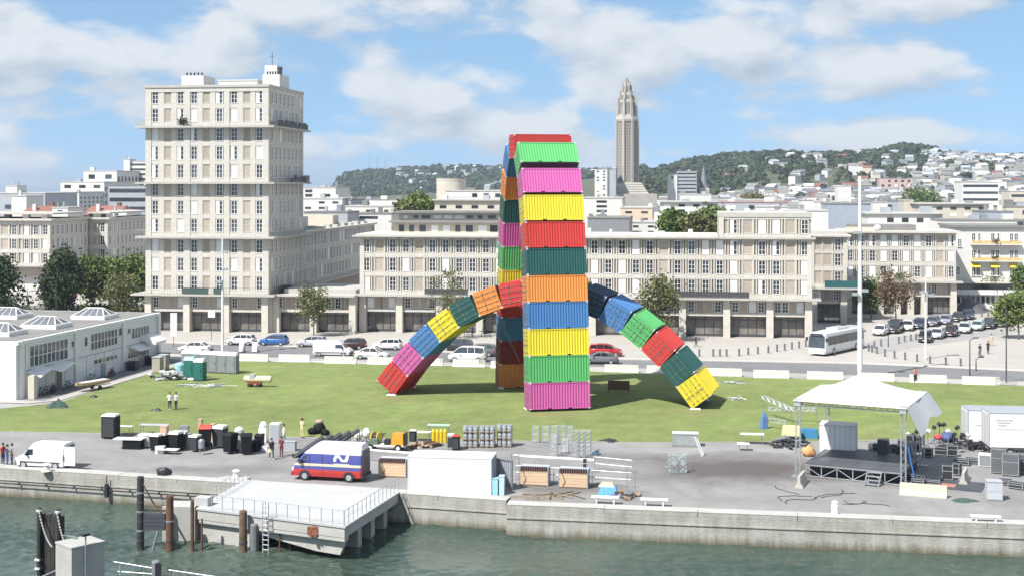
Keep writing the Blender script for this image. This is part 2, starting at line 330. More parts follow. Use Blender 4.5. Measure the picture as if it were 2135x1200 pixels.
def build_water():
    rng = np.random.default_rng(3)
    xs = np.arange(-46, 40.01, 0.16); ys = np.arange(66, 108.01, 0.16); X, Y = np.meshgrid(xs, ys)
    Z = np.zeros_like(X)
    for lam, n, amp in ((5.5, 6, .014), (2.6, 10, .016), (1.3, 16, .0150), (0.8, 18, .0095)):
        for _ in range(n):
            l = lam * rng.uniform(.7, 1.35); th = R(rng.normal(65, 32)); ph = rng.uniform(0, 6.28)
            w = 2 * np.pi / l; a = (X * np.cos(th) + Y * np.sin(th)) * w + ph
            Z += amp * (np.sin(a) + 0.25 * np.sin(2 * a + 1.3))
    env = np.clip(np.minimum.reduce([X - xs[0], xs[-1] - X, Y - ys[0], ys[-1] - Y]) / 3.0, 0, 1)
    patch = 0.78 + 0.55 * np.sin(X * .13 + 1.2 * np.sin(Y * .2)) * np.sin(Y * .31 + X * .05)
    Z = Z * env * patch * .85 + ZW
    ny, nx = X.shape; idx = np.arange(nx * ny).reshape(ny, nx)
    q = np.stack([idx[:-1, :-1], idx[:-1, 1:], idx[1:, 1:], idx[1:, :-1]], -1).reshape(-1, 4)
    me = bpy.data.meshes.new('water'); me.vertices.add(nx * ny); me.vertices.foreach_set('co', np.stack([X, Y, Z], -1).astype(np.float32).ravel())
    me.loops.add(q.size); me.loops.foreach_set('vertex_index', q.ravel().astype(np.int32)); me.polygons.add(len(q))
    me.polygons.foreach_set('loop_start', np.arange(0, q.size, 4, dtype=np.int32)); me.polygons.foreach_set('use_smooth', np.ones(len(q), bool))
    me.update(calc_edges=True); me.validate(); me.materials.append(m_water)
    tag(obj('water', me), kind='structure')
    x0, x1, y0, y1 = xs[0], xs[-1], ys[0], ys[-1]
    mb = MB()
    for a, b, c, d in ((-9000, x0, -100, 15000), (x1, 4000, -100, y1), (x0, x1, -100, y0)):
        mb.add([(a, c, ZW), (b, c, ZW), (b, d, ZW), (a, d, ZW)], [(0, 1, 2, 3)])
    tag(mb.build('harbour_basin', m_water), kind='structure')
build_water()

def wall_mat():
    m = bpy.data.materials.new('quay_wall_concrete'); m.use_nodes = True; nt = m.node_tree; N = nt.nodes; L = nt.links
    b = N['Principled BSDF']; b.inputs['Roughness'].default_value = 0.9
    tc = N.new('ShaderNodeTexCoord'); sp = N.new('ShaderNodeSeparateXYZ'); L.new(tc.outputs['Object'], sp.inputs[0])
    mp = N.new('ShaderNodeMapping'); mp.inputs['Scale'].default_value = (1.0, 1.0, 0.12); L.new(tc.outputs['Object'], mp.inputs['Vector'])
    st = N.new('ShaderNodeTexNoise'); st.inputs['Scale'].default_value = 1.8; st.inputs['Detail'].default_value = 8; st.inputs['Roughness'].default_value = 0.7; L.new(mp.outputs[0], st.inputs['Vector'])
    n1 = N.new('ShaderNodeTexNoise'); n1.inputs['Scale'].default_value = 0.7; n1.inputs['Detail'].default_value = 8; L.new(tc.outputs['Object'], n1.inputs['Vector'])
    r1 = N.new('ShaderNodeMapRange'); r1.inputs['From Min'].default_value = .35; r1.inputs['From Max'].default_value = .7; L.new(st.outputs[0], r1.inputs['Value'])
    mx = N.new('ShaderNodeMix'); mx.data_type = 'RGBA'; mx.inputs[6].default_value = (0.30, 0.285, 0.245, 1); mx.inputs[7].default_value = (0.42, 0.41, 0.375, 1); L.new(r1.outputs[0], mx.inputs[0])
    r2 = N.new('ShaderNodeMapRange'); r2.inputs['From Min'].default_value = .45; r2.inputs['From Max'].default_value = .75; r2.inputs['To Max'].default_value = .6; L.new(n1.outputs[0], r2.inputs['Value'])
    m2 = N.new('ShaderNodeMix'); m2.data_type = 'RGBA'; L.new(r2.outputs[0], m2.inputs[0]); L.new(mx.outputs[2], m2.inputs[6]); m2.inputs[7].default_value = (0.18, 0.165, 0.13, 1)
    # weed band above the water line, its upper rim uneven
    ad = N.new('ShaderNodeMath'); ad.operation = 'MULTIPLY_ADD'; L.new(st.outputs[0], ad.inputs[0]); ad.inputs[1].default_value = 0.9; L.new(sp.outputs[2], ad.inputs[2])
    r3 = N.new('ShaderNodeMapRange'); r3.inputs['From Min'].default_value = -0.95; r3.inputs['From Max'].default_value = -1.5; r3.inputs['To Max'].default_value = .85; L.new(ad.outputs[0], r3.inputs['Value'])
    m3 = N.new('ShaderNodeMix'); m3.data_type = 'RGBA'; L.new(r3.outputs[0], m3.inputs[0]); L.new(m2.outputs[2], m3.inputs[6]); m3.inputs[7].default_value = (0.095, 0.082, 0.042, 1)
    L.new(m3.outputs[2], b.inputs['Base Color'])
    bp = N.new('ShaderNodeBump'); bp.inputs['Strength'].default_value = .5; bp.inputs['Distance'].default_value = .08; n5 = N.new('ShaderNodeTexNoise'); n5.inputs['Scale'].default_value = 7; n5.inputs['Detail'].default_value = 6
    L.new(tc.outputs['Object'], n5.inputs['Vector']); L.new(n5.outputs[0], bp.inputs['Height']); L.new(bp.outputs[0], b.inputs['Normal'])
    return m
m_qwall = wall_mat()
m_coping_sunlit = mat('sunlit_coping_top', (0.40, 0.39, 0.365), 0.85, 0.10, 0.8, 0.3, 10, dirt=0.35, dirtcol=(0.33, 0.31, 0.27))  # concrete for the coping tops only, their sunlit brightness put into the colour
def quay_stretch(p0, d, length, step, label, cz=0.16):
    ang = math.atan2(d.y, d.x)
    w = MB().box(0, length, 0, 3.0, -7, -0.20).box(0, length, -.07, 0, -0.78, -0.70)
    t = w.build('quay_wall', m_qwall, None, (p0.x, p0.y, 0), ang); t['kind'] = 'structure'
    x = 0.0; k = 0
    while x < length - .1:
        L_ = min(step * (0.92 + 0.16 * random.random()), length - x)
        dz = random.uniform(-.015, .015); dy = random.uniform(-.02, .02)
        MB().box(x + .02, x + L_ - .02, -.004 + dy * .2, 1.15, -.198, cz + dz - .04).box(x + .012, x + L_ - .012, -.02 + dy * .2, 1.16, cz + dz - .039, cz + dz, 1).build('coping_stone', [m_qwall, m_coping_sunlit], t)
        x += L_; k += 1
    return t
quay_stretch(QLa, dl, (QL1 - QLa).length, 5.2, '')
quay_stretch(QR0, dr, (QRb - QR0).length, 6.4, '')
# end face where the right stretch steps forward
# short grass standing on the lawn sheet
def build_grass():
    rng = np.random.default_rng(2); P = np.array([p.to_2d()[:] for p in lawn_pts]); lo, hi = P.min(0), P.max(0); n = 150000
    q = rng.uniform((max(lo[0], -62), lo[1]), (min(hi[0], 62), hi[1]), (n, 2)); x, y = q.T; ins = np.zeros(n, bool); j = len(P) - 1
    for i in range(len(P)):
        (xi, yi), (xj, yj) = P[i], P[j]; c = ((yi > y) != (yj > y)) & (x < (xj - xi) * (y - yi) / (yj - yi + 1e-12) + xi); ins ^= c; j = i
    q = q[ins]; ed = []
    for a, b in zip(front_line[1:], front_line[2:]):
        pa, pb = np.array(G(*a).to_2d()), np.array(G(*b).to_2d()); m = int(np.linalg.norm(pb - pa) * 22); ed.append(pa + (pb - pa) * rng.uniform(0, 1, (m, 1)) + rng.normal(0, .13, (m, 2)))
    q = np.concatenate([q] + ed); n = len(q); a = rng.uniform(0, 6.28, n); w = rng.uniform(.012, .035, n); h = rng.uniform(.012, .045, n); c = np.stack([q[:, 0], q[:, 1], np.full(n, .02)], 1)
    d = np.stack([np.cos(a) * w, np.sin(a) * w, np.zeros(n)], 1); t = c + np.stack([rng.normal(0, .05, n), rng.normal(0, .05, n), h], 1)
    v = np.stack([c - d, c + d, t], 1).reshape(-1, 3); me = bpy.data.meshes.new('grass'); me.vertices.add(3 * n); me.vertices.foreach_set('co', v.astype(np.float32).ravel()); me.loops.add(3 * n); me.loops.foreach_set('vertex_index', np.arange(3 * n, dtype=np.int32))
    me.polygons.add(n); me.polygons.foreach_set('loop_start', np.arange(0, 3 * n, 3, dtype=np.int32)); me.update(calc_edges=True); me.materials.append(mat('grass_blades', (.168, .206, .069), .9, .12, .35, spec=.15)); tag(obj('grass', me), kind='stuff')
build_grass()
# ------------------------------------------------------------------ hills
RX = [-430, -200, 60, 110, 159, 202, 226, 263, 323, 384, 420, 493, 524, 538, 580, 648, 900, 1600]
RZ = [-3, 4, 20, 30, 33, 38, 46, 52, 56, 54, 56, 59, 57, 48, 51, 52, 54, 40]
LX = [-2200, -378, -366, -350, -335, -296, -200, -161, -7, 120, 262, 500, 1500]
LZ = [-3, -3, 2, 26, 36, 43, 48, 52, 50, 47, 42, 40, 40]
def sstep(t): t = min(1, max(0, t)); return t * t * (3 - 2 * t)
def hill_z(x, y):
    zr = np.interp(x, RX, RZ) * sstep((y - 830) / 870.0)
    zl = np.interp(x * 2700.0 / max(y, 1500), LX, LZ) * sstep((y - 1950) / 700.0)
    z = max(zr, zl if y > 1700 else 0)
    return z + 2.2 * mnoise.noise(V((x * .011, y * .011, .3))) * min(1, max(0, (y - 850) / 300))
def build_hills():
    xs = np.linspace(-2400, 2600, 190); ys = np.concatenate([[799], np.linspace(830, 3250, 90)])
    v = [(x, y, hill_z(x, y) - .02) for y in ys for x in xs]; nx = len(xs)
    f = [(j * nx + i, j * nx + i + 1, (j + 1) * nx + i + 1, (j + 1) * nx + i) for j in range(len(ys) - 1) for i in range(nx - 1)]
    me = bpy.data.meshes.new('hills'); me.from_pydata(v, [], f); me.materials.append(mat('hill_ground', (0.075, 0.085, 0.04), 1.0, 0.3, 0.03)); me.polygons.foreach_set('use_smooth', [True] * len(f))
    tag(obj('hills', me), kind='structure')
build_hills()
# ------------------------------------------------------------------ the rebuilt-town blocks: concrete frame, infill panels, tall windows
ANG = math.atan2(-8.8, 65.7)                         # the waterfront's direction
WIN = {}
def window_meshes(w, h, style):
    k = (w, h, style)
    if k in WIN: return WIN[k]
    fr = MB(); b = .10; hw = w / 2
    fr.box(-hw, -hw + b, 0, .16, 0, h).box(hw - b, hw, 0, .16, 0, h).box(-hw + b, hw - b, .004, .16, h - b, h).box(-hw - .06, hw + .06, -.10, .16, -.09, -.002)
    kids = []
    if style != 'shut':
        fr.box(-.035, .035, .05, .13, .002, h - b).box(-hw + b, -.035, .06, .12, h * .62, h * .62 + .05).box(.035, hw - b, .06, .12, h * .62, h * .62 + .05)
        fr.box(-hw + b, -.035, .06, .12, h * .30, h * .30 + .05).box(.035, hw - b, .06, .12, h * .30, h * .30 + .05)
    fm = fr.mesh('window', frame_white)
    if style == 'shut':
        sh = MB().box(-hw + b, hw - b, .07, .14, 0, h - b)
        for i in range(7): sh.box(-hw + b + .04, hw - b - .04, .05, .075, .08 + i * (h - b - .1) / 7, .08 + (i + .72) * (h - b - .1) / 7)
        kids.append(('shutter', sh.mesh('shutter', shutter_white)))
    else:
        kids.append(('pane', MB().box(-hw + b, hw - b, .10, .15, .001, h - b).mesh('pane', glass)))
        if style == 'half': kids.append(('shutter', MB().box(-hw + b, -.035, .02, .095, .002, h - b - .002).mesh('shutter', shutter_white)))
        if style == 'blind': kids.append(('blind', MB().box(-hw + b, hw - b, .125, .148, h * .45, h - b - .002).mesh('blind', shutter_white)))
    WIN[k] = (fm, kids); return WIN[k]
def put(root, T, name, me, x, y, z, parent=None):
    o = bpy.data.objects.new(name, me); COL.objects.link(o); o.parent = root
    p = T @ V((x, y, z)); o.location = p; o.rotation_euler = (0, 0, T.to_euler().z); return o
def add_window(root, T, x, y, z, w, h, style):
    fm, kids = window_meshes(w, h, style)
    o = put(root, T, 'window', fm, x, y, z)
    for n, me in kids:
        c = bpy.data.objects.new(n, me); COL.objects.link(c); c.parent = o
    return o
PAN = {}
def add_panel(root, T, x, y, z, w, h):
    k = (round(w, 2), round(h, 2))
    if k not in PAN:
        b = .13; hw = w / 2; mb = MB().box(-hw + b, hw - b, .05, .14, b, h - b, 0)
        mb.box(-hw, -hw + b, 0, .14, 0, h, 1).box(hw - b, hw, 0, .14, 0, h, 1).box(-hw + b, hw - b, .003, .14, 0, b, 1).box(-hw + b, hw - b, .003, .14, h - b, h, 1)
        PAN[k] = mb.mesh('panel', [infill, concrete])
    return put(root, T, 'panel', PAN[k], x, y, z)
def pick_style(rng, shut=.22, half=.12, blind=.18):
    r = rng.random()
    return 'shut' if r < shut else 'half' if r < shut + half else 'blind' if r < shut + half + blind else 'plain'
def face(root, T, W, xs, pat, sills, z0, z1, wid=1.05, hgt=1.95, fins=.16, big=(), bigw=.8, rng=None, shut=.22, panw=None, finoff=None, beam=.62, mid=False, wy=.10):
    """One facade between z0 and z1: pilasters, beams, windows (W) and infill panels (P)."""
    rng = rng or random.Random(1)
    finoff = finoff or (wid / 2 + .22)
    key = []
    for bx in big: key.append((bx, bigw, 0.0))
    if mid:
        for xa, xb in zip(xs, xs[1:]):
            m_ = (xa + xb) / 2
            if all(abs(m_ - bx) > bigw * .8 for bx in big): key.append((m_, xb - xa - wid - .16, .06))
    for x in xs if not mid else ():
        for sx in (-finoff, finoff):
            if all(abs(x + sx - bx) > bigw / 2 + fins / 2 for bx in big) and all(abs(x + sx - q[0]) > fins * 1.05 for q in key): key.append((x + sx, fins, .04))
    for x, w, d in key:
        if x - w / 2 < -.01 or x + w / 2 > W + .01: continue
        put(root, T, 'pilaster', MB().box(-w / 2, w / 2, d - .02, .30, 0, z1 - z0).mesh('pilaster', concrete), x, 0, z0)
    prev = z0
    for s_ in list(sills) + [None]:
        top = (s_ - .10) if s_ is not None else z1
        if top - prev > .05: put(root, T, 'beam', MB().box(.02, W - .02, .055, .295, prev - z0, top - z0).mesh('beam', concrete), 0, 0, z0)
        if s_ is not None: prev = s_ + hgt + .02
    for s_ in sills:
        for x, c in zip(xs, pat):
            if c == 'W': add_window(root, T, x, wy, s_, wid, hgt, pick_style(rng, shut))
            elif c == 'P': add_panel(root, T, x, .12, s_ - .06, panw or wid + .15, hgt + .06)
def rail_mesh(pts, h=1.0, step=.28, r=.022, closed=False):
    mb = MB()
    for a, b in zip(pts, pts[1:]):
        a, b = V(a), V(b); L_ = (b - a).length; n = max(1, int(L_ / step))
        for z in (h, .10): mb.tube(a + V((0, 0, z)), b + V((0, 0, z)), r * 1.3, 4)
        for i in range(n + 1): p = a + (b - a) * (i / n); mb.tube(p, p + V((0, 0, h)), r * .75, 3)
    return mb
def shopfront(root, T, x0, x1, y, z1, m=None, n=4):
    mb = MB().box(x0, x1, y, y + .2, 0.35, z1, 0).box(x0, x1, y - .03, y + .18, 0, .35, 1)
    for i in range(n + 1):
        x = x0 + (x1 - x0) * i / n; mb.box(max(x0, x - .05), min(x1, x + .05), y - .06, y + .1, .352, z1, 1)
    mb.box(x0, x1, y - .05, y + .1, z1 * .78, z1 * .78 + .09, 1)
    return put(root, T, 'shopfront', mb.mesh('shopfront', [m or dark_void, dark_metal]), 0, 0, 0)
def arcade(root, T, W, posts, ztop, zop, mezz_xs=(), mezz_pat='', rng=None, fronts=True, wide=1.0):
    rng = rng or random.Random(2)
    for i, x in enumerate(posts): put(root, T, 'column', MB().box(-wide / 2, wide / 2, -.35, wide - .35, 0, ztop).mesh('column', concrete), x, 0, 0)
    put(root, T, 'lintel', MB().box(.05, W - .05, .12, .9, zop, zop + .45).mesh('lintel', concrete), 0, 0, 0)
    put(root, T, 'mezzanine_wall', MB().box(.05, W - .05, .32, 1.2, zop + .452, ztop).mesh('mezzanine_wall', infill), 0, 0, 0)
    for x, c in zip(mezz_xs, mezz_pat):
        if c == 'W': add_window(root, T, x, .17, zop + .62, .95, ztop - zop - .85, 'plain' if rng.random() < .8 else 'shut')
        else: add_panel(root, T, x, .2, zop + .52, 1.2, ztop - zop - .6)
    if fronts:
        for a, b in zip(posts, posts[1:]): shopfront(root, T, a + wide / 2 + .05, b - wide / 2 - .05, 1.25, zop)
I4 = M.Identity(4)
def side_T(W): return M.Translation((W, 0, 0)) @ M.Rotation(R(90), 4, 'Z')
def core(root, x0, x1, y0, y1, z0, z1, m=None, name='wall'):
    return MB().box(x0, x1, y0, y1, z0, z1).build(name, m or infill, root)
def slab(root, x0, x1, y0, y1, z0, z1, m=None, name='slab'):
    return MB().box(x0, x1, y0, y1, z0, z1).build(name, m or concrete_pale, root)

def front_point(px, Y): return V((XP(px, Y), Y, 0))
# ---- the tall tower
def build_tower():
    W, D = 19.2, 18.0
    cr = V((XP(560, 200.0), 200.0, 0)); u = V((math.cos(ANG), math.sin(ANG), 0)); o0 = cr - u * W
    t = thing('apartment_tower', 'tall pale concrete apartment tower with balcony slabs, left of the coloured container arches', 'building', o0, ANG)
    rng = random.Random(11)
    core(t, .12, W - .12, .28, D, 3.45, 36.0); core(t, 1.0, W - 1.0, 1.5, D - .5, 0, 3.44, infill, 'ground_floor_wall')
    xs = [1.5, 3.5, 5.5, 7.6, 9.55, 11.55, 13.85, 15.85, 17.75]; big = [.46, 6.55, 12.7, W - .46]
    ys = [1.6 + i * (D - 3.2) / 7 for i in range(8)]
    TS = side_T(W); lev = [5.65, 14.2, 22.35, 30.75]
    for i, z in enumerate(lev):
        z1 = lev[i + 1] - .27 if i < 3 else 35.9
        sills = [z + .72 + 2.74 * k for k in range(3 if i < 3 else 2)]
        face(t, I4, W, xs, 'WPW' * 3, sills, z, z1, 1.05, 1.95, .16, big, .9, rng, .2, 1.2, .82, mid=True)
        face(t, TS, D, ys, 'WWWWWWWW', sills, z, z1, 1.0, 1.95, .18, [.4, D - .4], .8, rng, .06, None, .8, mid=True, wy=-.05)
        slab(t, -1.2 if i else -1.9, W + 1.2, -1.15, D + .3, z - .26, z - .002)
        put(t, I4, 'railing', rail_mesh([(-1.1 if i != 2 else .2, -1.05, 0), (W + 1.1, -1.05, 0), (W + 1.1, D * .9, 0)], 1.0, .45, .016).mesh('railing', steel if i else dark_metal), 0, 0, z)
    MB().box(.0, W, -.03, D, 35.902, 36.9).build('cornice', concrete, t); MB().box(-.12, W + .12, -.16, D + .1, 36.55, 36.93).build('roof_edge', concrete_pale, t)
    # dark clutter and screens on the right-hand balconies, a shrub on the top one
    for z, a, b in ((30.75, 1.0, 17), (22.35, 9, 17.5), (5.65, 2, 8)):
        mb = MB(); r2 = random.Random(int(z))
        y = a
        while y < b:
            w = r2.uniform(.5, 1.6); mb.box(W + .75, W + 1.0, y, y + w * .8, .05, r2.uniform(.6, 1.15)); y += w
        mb.build('balcony_screen', dark_metal, t, (0, 0, z))
    MB().box(6.1, 10.2, -.98, -.9, .05, .95).box(11.0, 12.6, -.98, -.9, .05, .95).build('balcony_screen', mat('green_screen', (.05, .09, .08), .7), t, (0, 0, 5.65))
    for (x0, x1, y0, y1, z) in ((-1.5, -.1, .5, 2.2, 30.75), (W + .2, W + 1.6, D - 2, D - .2, 22.35)):
        MB().box(x0, x1, y0, y1, -.1, -.004).box(x0, x1, y0, y0 + .05, 0, 1.1).box(x0, x0 + .05, y0 + .06, y1, 0, 1.1).build('balcony_box', mat('grey_cladding', (.30, .34, .36), .6), t, (0, 0, z))
    leaf_blob(t, 'potted_shrub', (6.1, -.6, 30.75), .65, 1.3, 260, M_LEAF['dark'])
    # roof houses
    MB().box(4.1, 7.6, 4, 9, 36.9, 38.7).build('roof_house', render_white, t)
    for i in range(5): MB().lathe([(.13, 0), (.13, .45), (.18, .5)], 8).build('chimney_pot', rubber, t, (4.6 + i * .6, 5, 38.7))
    MB().box(9.6, 15.8, 5, 9, 36.9, 37.9).box(9.5, 15.9, 4.9, 9.1, 37.902, 38.05).build('roof_house', render_white, t)
    h = MB().box(16.3, 21.0 - 2.0, 6, 11, 36.9, 38.9).box(16.3, 18.3, 7, 9.5, 38.902, 40.4).build('roof_house', render_white, t)
    MB().lathe([(.3, 0), (.3, 1.0), (.42, 1.02), (.42, 1.15)], 8).build('vent', dark_metal, t, (18.75, 7.2, 38.9))
    for i in range(5): MB().lathe([(.12, 0), (.12, .4), (.17, .45)], 8).build('chimney_pot', rubber, t, (17.0 + i * .42, 6.3, 38.9))
    MB().tube((0, 0, 0), (0, 0, 2.1), .05, 5).tube((-.4, 0, 1.4), (.4, 0, 1.4), .03, 4).build('antenna', dark_metal, t, (17.2, 8, 40.4))
    arcade(t, I4, W, [.5, 6.55, 12.7, W - .5], 5.38, 3.0, [1.6, 2.9, 4.2, 5.5, 7.7, 9.0, 10.3, 11.6, 13.9, 15.2, 16.5, 17.8], 'WPPWWPPWWPPW', rng)
    arcade(t, TS, D, [.75, 5.2, 9, 13, D - .5], 5.37, 2.99, [1.9, 3.3, 6.5, 8, 10.3, 11.8, 14.5, 16], 'WPWPWPWP', rng)
    return t, cr, u

M_LEAF = {}
def leaf_mat(key, col, var=.35):
    m = mat('leaves_' + key, col, 0.75, var, 0.9, rnd=.12, spec=.2); M_LEAF[key] = m; return m
leaf_mat('green', (0.10, 0.145, 0.042)); leaf_mat('dark', (0.046, 0.068, 0.030)); leaf_mat('olive', (0.135, 0.145, 0.062)); leaf_mat('brown', (0.165, 0.115, 0.07)); leaf_mat('light', (0.115, 0.150, 0.045)); leaf_mat('reddish', (0.10, 0.055, 0.035)); leaf_mat('hill', (0.055, 0.072, 0.036), .5)
def leaf_quads(rng, centers, n, s0, s1, spread, flat=.6):
    """n leaf-sized quads scattered round the given clump centres (numpy arrays)."""
    c = centers[rng.integers(0, len(centers), n)]
    p = c[:, :3] + rng.normal(0, 1, (n, 3)) * (c[:, 3:4] if c.shape[1] > 3 else spread) * np.array([1, 1, flat])
    a = rng.normal(0, 1, (n, 3)); a /= np.linalg.norm(a, axis=1)[:, None]
    b = np.cross(a, rng.normal(0, 1, (n, 3))); b /= np.linalg.norm(b, axis=1)[:, None]
    s = rng.uniform(s0, s1, (n, 1)); l = s * rng.uniform(.6, 1.3, (n, 1))
    vs_ = np.stack([p - a * s - b * l * .6, p + a * s * .3 - b * l, p + a * s + b * l * .5, p - a * s * .4 + b * l], 1).reshape(-1, 3)
    return vs_
def quad_mesh(name, vs_, m):
    n = len(vs_) // 4; me = bpy.data.meshes.new(name)
    me.vertices.add(len(vs_)); me.vertices.foreach_set('co', vs_.astype(np.float32).ravel()); me.loops.add(n * 4); me.loops.foreach_set('vertex_index', np.arange(n * 4, dtype=np.int32))
    me.polygons.add(n); me.polygons.foreach_set('loop_start', np.arange(0, n * 4, 4, dtype=np.int32)); me.update(calc_edges=True); me.materials.append(m); return me
def leaf_blob(parent, name, loc, r, h, n, m, seed=5):
    rng = np.random.default_rng(seed); k = 14
    c = np.stack([rng.normal(0, r * .45, k), rng.normal(0, r * .45, k), rng.uniform(h * .2, h * .9, k), np.full(k, r * .28)], 1)
    return obj(name, quad_mesh(name, leaf_quads(rng, c, n, .07, .15, .2), m), parent, loc)

tower, TCR, UX = build_tower()
VX = V((-UX.y, UX.x, 0))
# ---- wing behind the tower, in its own shade
def build_wing():
    D, W = 50.0, 11.0
    p = TCR + VX * 18.6 + UX * (-.3) - UX * W
    t = thing('street_wing', 'long four storey concrete block running back behind the tall tower, its street side in shade', 'building', p, ANG)
    core(t, .1, W - .3, .2, D, 5.6, 14.1); core(t, .5, W - 1.2, .3, D, 0, 5.3, infill, 'ground_floor_wall')
    rng = random.Random(4); ys = [1.5 + i * 2.02 for i in range(24)]
    face(t, side_T(W), D, ys, ''.join('P' if i % 5 == 3 else 'W' for i in range(24)), [6.4, 9.15, 11.9], 5.7, 14.1, 1.05, 1.95, .18, [.3, D - .3], .6, rng, .1, 1.25, .85, mid=True, wy=-.05)
    slab(t, -.3, W + .9, -.3, D + .3, 5.35, 5.69); slab(t, -.3, W + .5, -.3, D + .3, 14.1, 14.45, concrete, 'cornice')
    core(t, 1, W - 2, 6, 10, 14.45, 16.6, render_white, 'roof_house'); core(t, 1, W - 2, 26, 30, 14.45, 16.4, render_cream, 'roof_house')
    for i in range(9): core(t, W - 1.6, W - .4, 3 + i * 5, 4.6 + i * 5 + (i % 3) * .5, 14.45, 14.8 + .2 * (i % 2), roof_white, 'roof_hatch')
    return t
build_wing()
# ---- low arcade linking tower and long block
def build_link():
    p0 = TCR + UX * 0.35; p0 = p0 + VX * 1.2; W = (V((XP(750, 201.3), 201.3, 0)) - p0).dot(UX) - .1; D = 15
    t = thing('arcade_building', 'low two storey arcade building between the tall tower and the long block', 'building', p0, ANG)
    core(t, .05, W - .05, 1.21, D, 3.0, 5.39); core(t, .3, W - .3, 2.2, D, 0, 2.99, infill, 'ground_floor_wall')
    n = int(W / 1.55); xs = [.9 + i * 1.5 for i in range(n)]
    arcade(t, I4, W, [.5, W * .49, W - .5], 5.38, 3.0, xs, ''.join('W' if i % 3 != 1 else 'P' for i in range(n)), random.Random(3))
    slab(t, 0, W, -1.1, D, 5.39, 5.64); slab(t, 1.2, W - .4, 1.5, D - 1, 5.642, 6.3, roof_white, 'roof_terrace')
    return t
build_link()
# ---- the long block behind the arches
def build_long():
    p0 = V((XP(750, 201.3), 201.3, 0)); p1 = V((XP(1693, 192.4), 192.4, 0)); u = (p1 - p0).normalized(); W = (p1 - p0).length; D = 13.0; ang = math.atan2(u.y, u.x)
    t = thing('apartment_block', 'long four storey concrete block with arcade and raised right end, behind the container arches', 'building', p0, ang)
    rng = random.Random(21); n = 33; pw = W / n; xs = [(i + .5) * pw for i in range(n)]
    pat = 'WPWWPWWWWWWPWWPWW' + 'WWWWWPWWWWWPWWPW'
    core(t, .1, W - .1, .28, D, 3.46, 14.2); core(t, .6, W - .6, 2.0, D, 0, 3.45, infill, 'ground_floor_wall')
    face(t, I4, W, xs, pat, [6.35, 9.15, 11.95], 5.72, 14.2, 1.05, 1.98, .17, [.35, W - .35], .7, rng, .24, 1.42, .80)
    slab(t, -1.0, W + 1.2, -1.2, D, 5.42, 5.70)
    slab(t, -1.0, W - 13.3, -.85, D + .4, 14.202, 14.42, concrete_pale, 'cornice'); slab(t, -.5, W - 13.3, -.35, D, 14.422, 14.62, concrete, 'cornice')
    put(t, I4, 'railing', rail_mesh([(-.9, -1.1, 0), (W + 1.1, -1.1, 0)], 1.0, .5, .014).mesh('railing', steel), 0, 0, 5.70)
    for a, b in ((10.1, 16.6), (46.2, 57.5), (23, 25.5)):
        put(t, I4, 'balcony_screen', MB().box(a, b, -1.04, -.98, .05, .92).mesh('balcony_screen', dark_metal), 0, 0, 5.70)
    # raised right end
    a0 = W - 13.2
    core(t, a0, W - .1, .25, D, 14.2, 17.9)
    axs = xs[-6:]; TA = M.Translation((a0, 0, 0))
    face(t, TA, 13.1, [x - a0 for x in axs], 'WPWWPW', [15.0], 14.42, 17.3, 1.05, 1.98, .17, [.35, 12.85], .7, rng, .2, 1.42, .80)
    slab(t, a0 - .2, W + .5, -.5, D, 14.16, 14.41, concrete_pale, 'cornice'); MB().box(a0 - .05, W, -.05, D, 17.31, 17.95).build('roof_edge', concrete_pale, t)
    # shaded end wall towards the side street
    TS = side_T(W); face(t, TS, D, [1.6, 3.8, 6, 8.2, 10.4], 'PWPWP', [6.35, 9.15, 11.95], 5.72, 14.2, 1.05, 1.98, .17, [.3, D - .3], .6, rng, .1, 1.42, .85)
    put(t, TS, 'railing', rail_mesh([(0, -1.1, 0), (D, -1.1, 0)], 1.0, .5, .014).mesh('railing', steel), 0, 0, 5.70)
    slab(t, W, W + 1.2, .1, D, 5.425, 5.695)
    # arcade: posts at the piers seen between the arches
    posts = [.5]; px_posts = [833, 917, 1000, 1085, 1160, 1235, 1330, 1423, 1515, 1605, 1688]
    for q in px_posts:
        k = V(((q - CX) / FPX, 1, 0)); s_ = (p0.x * 1 - k.x * p0.y) / (k.x * u.y - u.x); posts.append(s_)
    posts[-1] = W - .5
    mx = []; mp = []
    for a, b in zip(posts, posts[1:]):
        w = (b - a - 1.2) / 4
        for i in range(4): mx.append(a + .6 + w * (i + .5)); mp.append('W' if i in (0, 3) or rng.random() < .25 else 'P')
    arcade(t, I4, W, posts, 5.41, 3.05, mx, ''.join(mp), rng)
    for k in (1, 2, 3):                                               # pale shop fascias and parasol-side glazing
        MB().box(posts[k - 1] + .7, posts[k] - .7, .05, .115, 3.08, 3.44).build('fascia', mat('shop_fascia', (.46, .45, .43), .6), t)
    # penthouse tiers on the left part of the roof
    for (x0, x1, y0, z0, z1) in ((4.2, 25, 4.5, 14.62, 16.2), (4.2, 25, 8, 16.5, 17.6)):
        pr = core(t, x0, x1, y0, y0 + 5, z0, z1, render_cream, 'penthouse'); slab(t, x0 - .6, x1 + .4, y0 - .8, y0 + 6, z1, z1 + .28, roof_grey, 'penthouse_roof')
        xx = x0 + .8; r2 = random.Random(int(z0 * 10))
        while xx < x1 - 1.5:
            w = r2.uniform(.7, 1.5); MB().box(xx, xx + w, y0 - .04, y0 + .05, z0 + .25, z1 - .35).build('penthouse_window', glass if r2.random() < .7 else shutter_white, t); xx += w + r2.uniform(.4, .9)
    r3 = random.Random(9)
    for x in (29.5, 34, 37.2, 44.5, 48.8, 54.5, 57, 59.3, 62): core(t, x, x + r3.uniform(.4, .9), 3, 4, 14.6 if x < W - 13.3 else 17.95, (15.3 if x < W - 13.3 else 18.5) + r3.uniform(-.2, .3), render_white, 'chimney')
    return t, p0, u, W
